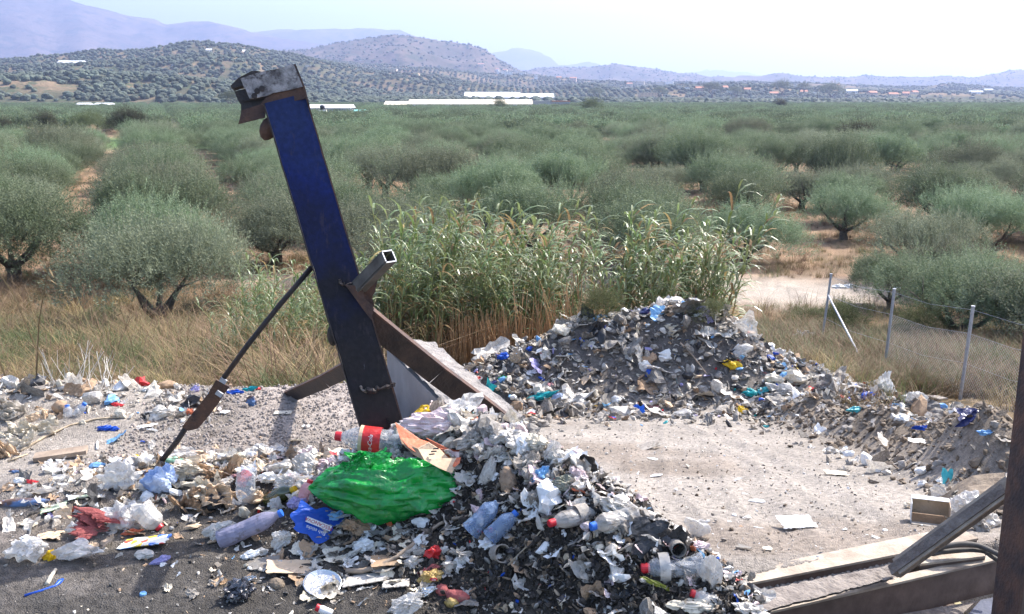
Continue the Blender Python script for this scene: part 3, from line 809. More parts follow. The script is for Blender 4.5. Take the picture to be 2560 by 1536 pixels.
# ---- reeds
def reed(seed):
    r = np.random.RandomState(seed); H = r.uniform(2.2, 3.0); lean = r.normal(0, .12, 2) + [.10, -.02]
    t = np.linspace(0, 1, 7); path = np.stack([lean[0] * H * t ** 2, lean[1] * H * t ** 2, H * t], 1)
    parts = [(*tube(path, np.linspace(.014, .005, 7), 5), 0)]
    nl = 22
    for i in range(nl):
        f = .34 + .66 * i / nl; p = path[min(6, int(f * 6))] * (1 - (f * 6) % 1) + path[min(6, int(f * 6) + 1)] * ((f * 6) % 1)
        a = i * 2.6 + r.normal(0, .5); wind = .55
        d = np.array([math.cos(a) + wind, math.sin(a) - .15]); d /= np.linalg.norm(d)
        L = r.uniform(.46, .74) * (1.1 - .3 * f); w0 = .031 * r.uniform(.8, 1.25); el = r.uniform(.9, 1.25)
        s = np.linspace(0, 1, 6); e = el - s * r.uniform(1.6, 2.5)
        rr = np.concatenate([[0], np.cumsum(np.cos(e[:-1]) * L / 5)]); zz = np.concatenate([[0], np.cumsum(np.sin(e[:-1]) * L / 5)])
        cen = p + np.stack([d[0] * rr, d[1] * rr, zz], 1); side = np.array([-d[1], d[0], .25]); dead = 2 if (f < .55 and r.rand() < .6) or r.rand() < .07 else 1; wv = w0 * np.array([.5, 1, .95, .7, .4, .04])[:, None] / 2
        V = np.concatenate([cen - side * wv, cen + side * wv]); Q = [(k, k + 1, k + 7, k + 6) for k in range(5)]
        parts.append((V, tri(Q), dead))
    return join(parts)
RD = []
for s in range(10):
    V, Fc, mi = reed(s); me = mesh('reed', V, Fc, mi); me.materials.append(M['cane']); me.materials.append(L_reed); me.materials.append(L_dead); RD.append(me)
spots = []
REEDX = [480, 620, 700, 780, 850, 920, 1000, 1100, 1200, 1300, 1400, 1450, 1500, 1550, 1620, 1700, 1780, 1850, 1900]
REEDT = [790, 640, 615, 640, 590, 560, 500, 500, 525, 520, 545, 580, 500, 462, 520, 520, 500, 470, 560]   # where the reed tops reach
def reedpatch(px0, px1, y0, n, fmin, fmax, seed, ydeep=2.2):
    r = np.random.RandomState(seed)
    for _ in range(n):
        px = r.uniform(px0, px1); y = y0 + r.rand() * ydeep; d = ray(px, np.interp(px, REEDX, REEDT)); x = d[0] / d[1] * y
        H = CAMZ + d[2] / d[1] * y - float(gz(x, y, False)); spots.append((x, y, H / 2.75 * (fmin + (fmax - fmin) * r.rand() ** .7)))
reedpatch(1120, 1440, 14.9, 132, .66, 1.0, 1)
reedpatch(880, 1130, 14.0, 100, .66, 1.0, 2)
reedpatch(560, 880, 11.4, 110, .5, 1.0, 3, 2.6)
reedpatch(500, 640, 11.6, 14, .35, .8, 13, 2.0)
reedpatch(1490, 1660, 15.2, 44, .66, 1.0, 4, 1.5)
reedpatch(1640, 1780, 15.2, 34, .6, .95, 6, 1.5)
reedpatch(1765, 1820, 15.0, 20, .7, 1.02, 5, 1.2)
spots.sort(key=lambda q: -q[2] / q[1])
rest_ = []
for n_, (x, y, s) in enumerate(spots):
    if n_ >= 290:
        rest_.append((n_, x, y, s)); continue
    px = 1280 + x / y * 2450
    side = ['left of the steel stay', 'left of the post', 'right behind the post', 'above the brown brace', 'at the left of the tall clump', 'at the middle of the tall clump', 'at the right of the tall clump', 'left above the far heap crest', 'above the far heap crest', 'right of the far heap crest'][np.searchsorted([660, 760, 960, 1060, 1170, 1300, 1480, 1620, 1790], px)]
    tl = 'low' if s < .62 else 'middling' if s < .85 else 'tall'; ly = R.normal(.03, .07); ln = 'leaning right' if ly > .08 else 'leaning left' if ly < -.02 else 'upright'; lz = 'front' if y < 15.4 else 'back'
    ob('reed', RD[n_ % 10], loc=(x, y, float(gz(x, y, False)) - .05), rot=(R.normal(0, .06), ly, R.normal(0, .5)), scale=(s, s, s), label='%s %s reed, %s row, %s' % (tl, ln, lz, side), cat='reed', group='giant reeds ' + side)
rp_ = []
for n_, x, y, s in rest_:
    me = RD[n_ % 10]; V = np.empty(len(me.vertices) * 3); me.vertices.foreach_get('co', V); Fc = np.empty(len(me.polygons) * 3, np.int32); me.loops.foreach_get('vertex_index', Fc); mi = np.empty(len(me.polygons), np.int32); me.polygons.foreach_get('material_index', mi)
    rp_.append(((V.reshape(-1, 3) * s) @ rots(0., 0., np.float64(R.normal(0, .5))).T + [x, y, float(gz(x, y, False)) - .05], Fc.reshape(-1, 3), mi))
V, Fc, mi = join(rp_); ob('reed_undergrowth', mesh('reed_undergrowth', V, Fc, mi), [M['cane'], L_reed, L_dead], kind='stuff', label='low reeds filling the reed bed between the tall ones', cat='reeds')
# brown dead canes standing in the reed bed
n = 1500; px = np.where(R.rand(n) < .75, R.uniform(1060, 1300, n), R.uniform(1300, 1500, n)); yy_ = 14.0 + R.rand(n) * 1.6; P = np.stack([(px - 1280) / 2450 * yy_, yy_, yy_ * 0], 1)
cv, cf = tube([(0, 0, 0), (0, 0, .5), (.03, 0, 1.)], [.008, .007, .004], 4)
P[:, 2] = gz(P[:, 0], P[:, 1], False) - .05
V, Fc = inst(cv, cf, rots(R.normal(0, .12, n), R.normal(.05, .14, n), R.rand(n) * 6), P, np.stack([np.ones(n), np.ones(n), R.uniform(.4, 1.3, n)], 1))
ob('dry_canes', mesh('dry_canes', V, Fc), M['drycane'], kind='stuff', label='brown dead canes packed in the foot of the reed bed', cat='dry canes')

# ---- grass and weeds
def tuft(seed, n, h, spread, wd, droop=.5):
    r = np.random.RandomState(seed); parts = []
    for _ in range(n):
        a = r.rand() * 6.28; L = h * r.uniform(.5, 1.2); o = r.normal(0, spread * .35, 2); s = np.linspace(0, 1, 4)
        out = (s ** 1.7) * L * droop * r.uniform(.2, 1.3); zz = L * (s - .35 * s ** 3 * r.rand())
        c = np.stack([o[0] + math.cos(a) * out, o[1] + math.sin(a) * out, zz], 1); sd = np.array([-math.sin(a), math.cos(a), 0])
        wv = wd * np.array([1, .8, .5, .05])[:, None] / 2
        parts.append((np.concatenate([c - sd * wv, c + sd * wv]), tri([(k, k + 1, k + 5, k + 4) for k in range(3)])))
    return join(parts)[:2]
gp_dry = [proto('dry_tuft', *tuft(s, 30, .34 + .09 * s, .22 + .03 * s, .009 + .002 * (s % 3), .5 + .16 * s), [L_dry, L_dry, L_dry, L_weed, L_straw, L_twig][s]) for s in range(6)]
gp_grn = [proto('green_tuft', *tuft(s + 9, 26, .40, .20, .012, .6), L_weed) for s in range(4)]
gp_brm = [proto('bramble_tuft', *tuft(s + 19, 34, .5, .4, .012, 1.0), [L_twig, L_twig, L_shrub, L_weed][s]) for s in range(4)]
def field(name, n, box_, protos, test, smin, smax, lab, cat, seed):
    r = np.random.RandomState(seed); x0, x1, y0, y1 = box_
    yy = y0 * (y1 / y0) ** r.rand(n); uu_ = r.uniform(x0, x1, n); xx = uu_ * yy
    m = test(1280 + uu_ * 2450, yy, xx, r.rand(n)); xx, yy = xx[m], yy[m]
    P = np.stack([xx, yy, gz(xx, yy, False) - .03], 1)
    scatter(name, P, r.rand(len(P)) * 6.28, r.uniform(smin, smax, len(P)) * (np.interp(yy, [7, 10, 14, 20], [.42, .55, .72, .95]) if x1 < 0 else 1.), protos, kind='stuff', label=lab, cat=cat)
nz_ = lambda x, y, s: fbm(x, y, .9, 3, s)
leftm = lambda px, y: (px < 900) & (y > np.where(px < 500, 7.2, 8.2))
field('dry_grass', 9500, (-.62, -.13, 7.2, 30), gp_dry, lambda px, y, x, r: leftm(px, y) & (fbm(x, y, 1.6, 3, 51) > .0), .35, 1.4, 'yellow brown dry grass on the bank left of the post', 'dry grass', 1)
field('green_weeds', 15000, (-.62, -.13, 7.4, 26), gp_grn, lambda px, y, x, r: leftm(px, y) & (fbm(x, y, 1.3, 3, 57) > (.03 - .1 * (px > 560))), .5, 1.6, 'green weeds mixed into the dry grass on the bank', 'weeds', 2)
field('orchard_grass', 22000, (-.62, .62, 25, 75), gp_dry, lambda px, y, x, r: (r < .55) & (nz_(x, y, 53) > -.1) & ~((x > 6) & (x < 12.5) & (y > 28.5) & (y < 33)), .35, .9, 'short dry grass between the olive rows', 'dry grass', 3)
field('fence_bramble', 8000, (.17, .64, 11.5, 27), gp_brm, lambda px, y, x, r: (px > 1840) & (x > 3.9) & (y > np.where(px > 2130, 14.3, 14.8)) & ((nz_(x, y, 55) > -.10)) & (y < 26) & ~((px > 2380) & (y < 14.5)), .5, 1.15, 'brown dead brambles along the wire fence', 'brambles', 4)
field('fence_weeds', 1800, (.22, .64, 8.5, 26), gp_dry, lambda px, y, x, r: (px > 1850) & (x > 4.2) & (y > 8.5) & (nz_(x, y, 56) > .02), .35, .85, 'straw coloured grass around the fence and its rubbish', 'dry grass', 5)
field('reed_foot_grass', 3200, (-.27, .30, 8.3, 18), gp_grn, lambda px, y, x, r: ((px < 900) & (y > 8.4) & (px > 620)) | ((px > 1440) & (px < 1850) & (y > 15.2)), .6, 1.3, 'dark green grass at the foot of the reeds', 'grass', 6)
field('reed_foot_straw', 2600, (-.27, .30, 8.6, 19), gp_dry, lambda px, y, x, r: ((px < 900) & (y > 8.8) & (px > 620)) | ((px >= 1000) & (px < 1850) & (y > 15.2)), .6, 1.2, 'straw at the foot of the reeds', 'dry grass', 7)

# shrubs by the fence
def shrub(px, py, wpx, key, lab, hs=.8, y=None):
    p = ground(px, py); s = wpx * 1.5 / F * p[1] / 5.6
    e = ob('shrub', BV[key], loc=(p[0], p[1], p[2] - .1), rot=(0, 0, px), scale=(s, s, s * hs), label=lab, cat='shrub')
for a in ((2110, 850, 120, 'shrub', 'leafy olive brown shrub between the first two fence posts', .9), (2020, 815, 110, 'shrub', 'low brownish shrub left of the first fence post', .5),
          (2300, 870, 130, 'shrub', 'scrubby bush behind the wire between the second and third posts', .9), (2440, 800, 100, 'shrub', 'small bush beyond the third fence post', .6),
          (1500, 800, 130, 'shrub', 'dark green bush between the reed clumps behind the heap', .7), (1770, 800, 110, 'shrub', 'green bush at the foot of the right reeds', .6),
          (150, 930, 120, 'shrub', 'dark green low shrub at the left of the grassy bank', .5), (600, 850, 130, 'shrub', 'leafy green shrub at the left foot of the reeds', .8), (60, 880, 110, 'shrub', 'scrubby green bush at the far left of the bank', .6), (500, 800, 110, 'carob', 'dark scrub right of the nearest olive trunk', .5), (250, 820, 120, 'shrub', 'greyish scrub under the left side of the nearest olive', .5),
          (330, 940, 100, 'carob', 'dark scrubby bush in the middle of the grassy bank', .4),
          (470, 905, 90, 'shrub', 'green shrub on the grassy bank left of the steel rod', .8), (700, 880, 160, 'shrub', 'dark green bush under the reeds left of the post', .7)):
    shrub(*a)
# bare twiggy plant and long dry stalks on the left bank
def twiggy(seed, h):
    r = np.random.RandomState(seed); parts = []
    for i in range(9):
        a = r.rand() * 6.28; e = np.array([math.cos(a) * h * r.uniform(.2, .8), math.sin(a) * h * .5, h * r.uniform(.5, 1.1)]); m_ = e * .5 + r.normal(0, .04, 3)
        parts.append(tube([(0, 0, -.02), m_, e], [.004, .003, .0015], 4))
        for j in range(3): parts.append(tube([m_ + (e - m_) * j / 3, m_ + (e - m_) * j / 3 + r.normal(0, .1, 3) * h + [0, 0, .1]], [.002, .001], 3))
    V, Fc, _ = join(parts); return V, Fc
for k, (px, py, h, lab) in enumerate(((232, 1020, .42, 'bare bleached twiggy plant behind the blue capped bottles'), (130, 1010, .4, 'small bare twiggy plant near the left edge of the bank'))):
    p = ground(px, py); V, Fc = twiggy(k, h); ob('dead_plant', mesh('dead_plant', V, Fc), M['deadstick'], loc=p + [0, .25, -.1], label=lab, cat='dead plant')
for k, (px, py, h, ln) in enumerate(((20, 960, 1.5, -.5), (130, 965, 1.3, -.6), (215, 900, 1.3, -.3), (350, 960, 1.1, -.25), (640, 930, 1.2, -.55), (90, 960, .9, .3), (560, 940, 1.0, -.3))):
    p = ground(px, py); V, Fc = tube([(0, 0, 0), (ln * h * .25, 0, h * .5), (ln * h * .7, 0, h)], [.006, .005, .002], 4); V2, F2 = inst(*leaf_proto(.09, .02), align(R.normal(0, .5, (14, 3)) + [0, 0, 1], R.rand(14) * 6), np.stack([ln * h * np.linspace(.5, .72, 14), np.zeros(14), h * np.linspace(.8, 1, 14)], 1), np.ones(14))
    V, Fc, _ = join([(V, Fc), (V2, F2)])
    ob('dry_stalk', mesh('dry_stalk', V, Fc), L_dry, loc=p, label='long dry seed stalk leaning over the bank, ' + ['by the left edge', 'second from the left', 'above the pale dust patch', 'below the nearest olive tree', 'left of the steel rod', 'short and leaning right', 'above the steel plate'][k], cat='grass stalk')
# ================================================================== FAR BUILDINGS, GREENHOUSES, POLES
HM = {c: mat('render_' + c, v, tuple(k * .85 for k in v), .3, rough=.9, bump=0) for c, v in {'white': (.8, .79, .76), 'cream': (.62, .54, .42), 'ochre': (.55, .42, .28), 'grey': (.38, .38, .39), 'pink': (.55, .40, .34), 'tiles': (.45, .2, .12), 'roofwhite': (.62, .63, .65), 'dark': (.05, .06, .07), 'teal': (.2, .5, .48)}.items()}
winm = mesh('window', *box(-.5, .5, -.06, .0, -.6, .6))
def building(p, wd, dp, h, wall, roof, lab, rz=0., gable=0., nm='house', cat='house', group=None, nwin=3, floors=1):
    e = ob(nm, None, loc=p, rot=(0, 0, rz), label=lab, cat=cat, group=group)
    ob('walls', mesh('walls', *box(-wd / 2, wd / 2, 0, dp, -4, h)), HM[wall], parent=e)
    if gable:
        V = np.array([(-wd / 2 - .3, -.3, h), (wd / 2 + .3, -.3, h), (-wd / 2 - .3, dp + .3, h), (wd / 2 + .3, dp + .3, h), (-wd / 2 - .3, dp / 2, h + gable), (wd / 2 + .3, dp / 2, h + gable)])
        Fc = np.array([(0, 1, 5), (0, 5, 4), (3, 2, 4), (3, 4, 5), (0, 4, 2), (1, 3, 5), (0, 2, 1), (1, 2, 3)])
    else:
        V, Fc = box(-wd / 2 - .2, wd / 2 + .2, -.2, dp + .2, h + .002, h + .35)
    ob('roof', mesh('roof', V, Fc), HM[roof], parent=e)
    for fl in range(floors):
        for i in range(nwin):
            ob('window', winm, HM['dark'], parent=e, loc=((i + .5) / nwin * wd - wd / 2, -.003, h / floors * (fl + .55)), scale=(1.1, 1, .9))
    return e
vr = np.random.RandomState(3)
VILL = [ # px, py of foot, width px, height px, wall, roof, gable
 (1253, 186, 16, 6, 'white', 'white', 0), (1272, 188, 18, 8, 'white', 'roofwhite', 0), (1289, 182, 12, 6, 'cream', 'white', 0), (1262, 180, 10, 5, 'cream', 'tiles', 1), (1306, 189, 15, 7, 'white', 'white', 0), (1324, 192, 12, 6, 'cream', 'roofwhite', 0), (1340, 202, 10, 13, 'white', 'white', 0), (1243, 179, 8, 5, 'white', 'tiles', 1),
 (1202, 167, 14, 6, 'cream', 'tiles', 1), (982, 182, 18, 8, 'cream', 'white', 0), (1035, 190, 20, 6, 'ochre', 'ochre', 0), (1075, 193, 24, 6, 'ochre', 'grey', 0), (522, 131, 13, 5, 'white', 'roofwhite', 1), (770, 168, 12, 4, 'white', 'white', 0), (903, 155, 10, 3, 'cream', 'roofwhite', 0), (432, 165, 8, 3, 'white', 'white', 0), (120, 173, 7, 3, 'white', 'roofwhite', 0), (603, 128, 6, 3, 'white', 'white', 0),
 (1398, 199, 12, 5, 'ochre', 'tiles', 1), (1432, 205, 16, 9, 'pink', 'tiles', 1), (1600, 213, 20, 8, 'cream', 'ochre', 0), (1574, 216, 14, 6, 'cream', 'tiles', 1), (1623, 246, 44, 13, 'ochre', 'cream', 0), (1650, 216, 16, 9, 'cream', 'cream', 0), (1673, 214, 20, 10, 'white', 'cream', 0), (1700, 222, 18, 10, 'cream', 'tiles', 0), (1720, 226, 12, 8, 'white', 'ochre', 0), (1750, 229, 20, 8, 'pink', 'tiles', 1), (1640, 232, 16, 7, 'cream', 'grey', 0),
 (1790, 232, 14, 7, 'grey', 'white', 0), (1815, 226, 12, 7, 'cream', 'tiles', 1), (1832, 236, 12, 8, 'white', 'white', 0), (1868, 230, 16, 6, 'cream', 'tiles', 1), (1905, 232, 10, 7, 'cream', 'cream', 0), (1935, 240, 20, 6, 'ochre', 'tiles', 1), (2008, 237, 16, 7, 'cream', 'tiles', 1), (2040, 238, 12, 6, 'white', 'white', 0), (2130, 235, 26, 7, 'white', 'roofwhite', 1), (2185, 238, 20, 6, 'pink', 'tiles', 1), (2235, 242, 22, 6, 'cream', 'tiles', 1), (2265, 240, 16, 6, 'pink', 'tiles', 1), (2290, 236, 14, 5, 'cream', 'tiles', 1), (2195, 251, 36, 7, 'cream', 'cream', 0), (2440, 236, 30, 5, 'white', 'roofwhite', 1), (2472, 230, 20, 5, 'white', 'roofwhite', 1), (2095, 216, 8, 3, 'cream', 'tiles', 1), (1560, 224, 12, 5, 'white', 'white', 0), (1970, 244, 24, 5, 'ochre', 'ochre', 0)]
hp_ = {'white': 'white', 'cream': 'cream coloured', 'ochre': 'ochre', 'grey': 'grey', 'pink': 'pinkish', 'tiles': 'red tiled', 'roofwhite': 'white'}
for n_, (px, py, wp, hh, wc, rc, gb) in enumerate(VILL):
    p = hill_hit(px, py, 900, 5000)
    s = p[1] / F
    zone = 'on the hillside left of the post' if px < 640 else 'on the slope right of the post' if px < 1150 else 'in the white village on the slope' if px < 1360 else 'below the small peak' if px < 1540 else 'in the hillside village' if px < 1760 else 'in the valley village' if px < 2080 else 'at the right end of the valley'
    building(p, wp * s, 9, hh * s, wc, rc, ('small ' if wp < 13 else 'wide ' if wp > 19 else '') + hp_[wc] + ' house with ' + hp_[rc] + ' roof ' + zone, gable=gb * 2.2, group='far houses ' + zone, rz=vr.normal(0, .2), nwin=3 if wp < 20 else 5, floors=2 if hh > 7 else 1)
# long white sheds and plastic greenhouses
def long_shed(px0, px1, py, hpx, y, wall, roof, lab, nm='greenhouse', cat='greenhouse', dp=14, gb=2.0):
    p0, p1 = at_y(px0, py, y), at_y(px1, py, y); wd = p1[0] - p0[0]
    return building((p0 + p1) / 2, wd, dp, hpx * y / F, wall, roof, lab, gable=gb, nm=nm, cat=cat, nwin=0)
long_shed(143, 207, 163, 5, 1150, 'grey', 'roofwhite', 'long white roofed shed on the hillside at the far left', 'farm_shed', 'shed', 12, 3)
long_shed(1160, 1300, 247, 4, 800, 'roofwhite', 'roofwhite', 'upper long white plastic greenhouse in the plain', dp=40, gb=4)
long_shed(1225, 1385, 249, 5, 760, 'roofwhite', 'roofwhite', 'white plastic greenhouse in front of the upper one', dp=30, gb=3)
long_shed(1020, 1330, 266, 5, 430, 'roofwhite', 'cream', 'lower very long pale greenhouse behind the olive trees', dp=18, gb=2)
long_shed(960, 1015, 267, 4, 430, 'cream', 'cream', 'short pale greenhouse left of the very long one', dp=16, gb=1.6)
long_shed(1333, 1378, 266, 11, 450, 'grey', 'grey', 'plain grey block building right of the greenhouses', 'block_building', 'building', 12, 0)
long_shed(1380, 1425, 264, 9, 460, 'grey', 'tiles', 'dark low building with poles at its corners', 'block_building', 'building', 10, 0)
long_shed(190, 220, 264, 2, 450, 'roofwhite', 'roofwhite', 'low white plastic tunnel at the foot of the left hill', 'greenhouse', 'greenhouse', 6, .8)
long_shed(235, 275, 264, 2, 450, 'roofwhite', 'roofwhite', 'low white tunnel right of the first small one', 'greenhouse', 'greenhouse', 6, .8)
# white shed with black water tank
YS = 250
long_shed(766, 876, 281, 10, YS, 'grey', 'roofwhite', 'white roofed shed just right of the blue post', 'farm_shed', 'shed', 7, .9)
p = at_y(806, 275, YS - 6)
t_ = ob('water_tank', None, loc=p, label='black water tank on a white block beside the shed', cat='water tank')
ob('tank', mesh('tank', *lathe([(.04, 0), (.62, 0), (.64, .95), (.5, 1.1), (.2, 1.2), (.04, 1.2)], 14), smooth=True), M['black'], parent=t_)
ob('base', mesh('base', *box(-1.4, 1.0, -.6, .6, -3, -.01)), HM['white'], parent=t_)
long_shed(882, 910, 282, 2, 245, 'teal', 'teal', 'teal net covered tunnel right of the white shed', 'greenhouse', 'greenhouse', 8, .5)
# utility poles
def pole(px, pytop, pyb, lab):
    y = 8.5 * F / (pyb - pytop); p = at_y(px, pyb, y)
    e = ob('utility_pole', None, loc=p, label=lab, cat='utility pole', group='utility poles across the plain')
    ob('pole', mesh('pole', *tube([(0, 0, -3), (0, 0, 8.5)], [.22, .14], 6)), M['rustdark'], parent=e)
    ob('crossarm', mesh('crossarm', *box(-1.1, 1.1, -.07, .07, 7.8, 8.0)), M['rustdark'], parent=e)
for px, a, b, lab in ((533, 262, 282, 'left of the blue post'), (998, 248, 281, 'just above the teal tunnel'), (1190, 245, 272, 'in front of the long greenhouses'), (1234, 252, 272, 'small and right of the greenhouse pole'), (1391, 240, 266, 'standing at the dark low building'), (1444, 246, 267, 'right of the dark low building'), (1515, 238, 266, 'tall and isolated below the ochre hill'), (1697, 246, 262, 'below the hillside village'), (2042, 232, 262, 'tall one in the right half of the plain'), (2378, 238, 258, 'in front of the poplars'), (2470, 238, 256, 'rightmost on the plain'), (842, 247, 262, 'behind the white shed roof')):
    pole(px, a, b, 'thin dark utility pole ' + lab)
# poplar row and cypresses
pv, pf = crown(500, 1.6, 1.6, 13, 260, .5, BIGS, up=2.0, lobes=14, sc=3.0); pm_ = mesh('poplar_crown', pv, pf); pm_.materials.append(L_far)
ptv, ptf = tube([(0, 0, -2), (0, 0, 6)], [.3, .15], 6); ptm = mesh('poplar_trunk', ptv, ptf); ptm.materials.append(M['bark'])
def tall(px, pyb, hpx, y, lab, nm='poplar', cat='poplar', group=None, wx=1.):
    p = at_y(px, pyb, y); s = hpx * y / F / 14
    e = ob(nm, None, loc=p, scale=(s * wx, s * wx, s), label=lab, cat=cat, group=group); ob('crown', pm_, parent=e); ob('trunk', ptm, parent=e)
for i, px in enumerate((2350, 2356, 2367, 2373, 2379, 2386, 2393, 2402, 2410, 2415)):
    tall(px, 238, (14, 16, 15, 21, 20, 19, 20, 18, 20, 16)[i], 1900, 'tall dark poplar in the row, number %s from the left end of the row' % ('one two three four five six seven eight nine ten'.split()[i]), group='poplar row on the right of the plain', wx=.9)
for px, pyb, h_, lab in ((1896, 236, 22, 'dark cypress in the valley village'), (2208, 242, 16, 'dark conical tree left of the wide cream building'), (1522, 244, 24, 'dark cypress below the ochre field'), (1725, 220, 14, 'small cypress at the hillside village'), (1563, 216, 12, 'small cypress left of the hillside village')):
    tall(px, pyb, h_, 1500, lab, 'cypress', 'cypress', wx=1.4)
for i, (px, py, wp, lab) in enumerate(((2080, 248, 70, 'large round blue grey tree right of centre of the valley village'), (1955, 236, 60, 'large tree in the middle of the valley village'), (2010, 230, 40, 'round tree above the pink roofs of the valley'), (1780, 242, 60, 'broad tree under the hillside village'), (1650, 243, 44, 'tree between the village houses'), (1490, 246, 44, 'tree right of the grey block building'), (690, 262, 40, 'dark tree right behind the head of the post'), (580, 268, 70, 'bushy tree with its crown behind the steel head'), (1840, 244, 46, 'tree left of the valley cypress'))):
    p = at_y(px, py, 1200 if px > 1400 else 500); s = wp / F * p[1] / 5.6
    e = ob('tree', None, loc=p, scale=(s, s, s * .8), label=lab, cat='tree'); ob('crown', BV['shrub'], parent=e); ob('trunk', TK[0], parent=e)

# ================================================================== WIRE FENCE
fe = ob('wire_fence', None, loc=ground(2398, 997), label='sagging chain link fence on three galvanised posts at the right', cat='wire fence')
o3 = np.array(fe.location)
PB = []
for px, pb, pt in ((2050, 866, 678), (2207, 942, 712), (2398, 999, 752), (2640, 1080, 800)):
    b = ground(px, pb); px2 = px + (8 if px < 2100 else 3)
    PB.append(b); h = b[1] / F * (pb - pt) * 1.0; tp = b + np.array([.03, 0, h]); tp[0] += (6 if px > 2100 else 12) / F * b[1]
    V, Fc = tube([b - o3 - [0, 0, .4], tp - o3], .027, 8); ob('post', mesh('post', V, Fc, smooth=False), M['galv'], parent=fe)
    ob('post_cap', mesh('post_cap', *tube([tp - o3 + [0, 0, .002], tp - o3 + [0, 0, .02]], .032, 8)), M['galv'], parent=fe)
    PB[-1] = (b, tp)
b0, t0 = PB[0]; a_ = b0 + (t0 - b0) * .72; e_ = ground(2170, 930)
ob('brace', mesh('brace', *tube([a_ - o3, e_ - o3], .022, 6)), M['galv'], parent=fe)
for i in range(3):
    (b0, t0), (b1, t1) = PB[i], PB[i + 1]
    for f in (.97, .72, .4):
        A, B = b0 + (t0 - b0) * f, b1 + (t1 - b1) * f; mid = (A + B) / 2 - [0, 0, .06]
        ob('wire', mesh('wire', *tube([A - o3, mid - o3, B - o3], .002, 4)), M['galv'], parent=fe)
    if i == 0: continue
    L = np.linalg.norm((b1 - b0)[:2]); parts = []; hgt = .72 if i != 0 else .55
    q = np.arange(-1.3, L, .065)
    for s0 in q:
        for sg in (1, -1):
            sa, sb = (s0, s0 + 1.3) if sg > 0 else (s0 + 1.3, s0)
            fa, fb = 0., 1.
            pts = [(sa / L, 0.02), (sb / L, hgt)]
            (u0, v0), (u1, v1) = pts
            # clip to the bay
            def cl(u0, v0, u1, v1):
                if abs(u1 - u0) < 1e-6: return None
                ta = sorted([(0 - u0) / (u1 - u0), (1 - u0) / (u1 - u0)]); ta = [max(0, ta[0]), min(1, ta[1])]
                if ta[0] >= ta[1]: return None
                return [(u0 + (u1 - u0) * t, v0 + (v1 - v0) * t) for t in ta]
            c_ = cl(u0, v0, u1, v1)
            if not c_: continue
            pp = [b0 * (1 - u) + b1 * u + ((t0 - b0) * (1 - u) + (t1 - b1) * u) * v - [0, 0, .05 * math.sin(u * 3.14)] - o3 for u, v in c_]
            parts.append(tube(pp, .0013, 3, cap=False))
    V, Fc, _ = join(parts); ob('wire_mesh', mesh('wire_mesh', V, Fc), M['galv'], parent=fe, kind='stuff')

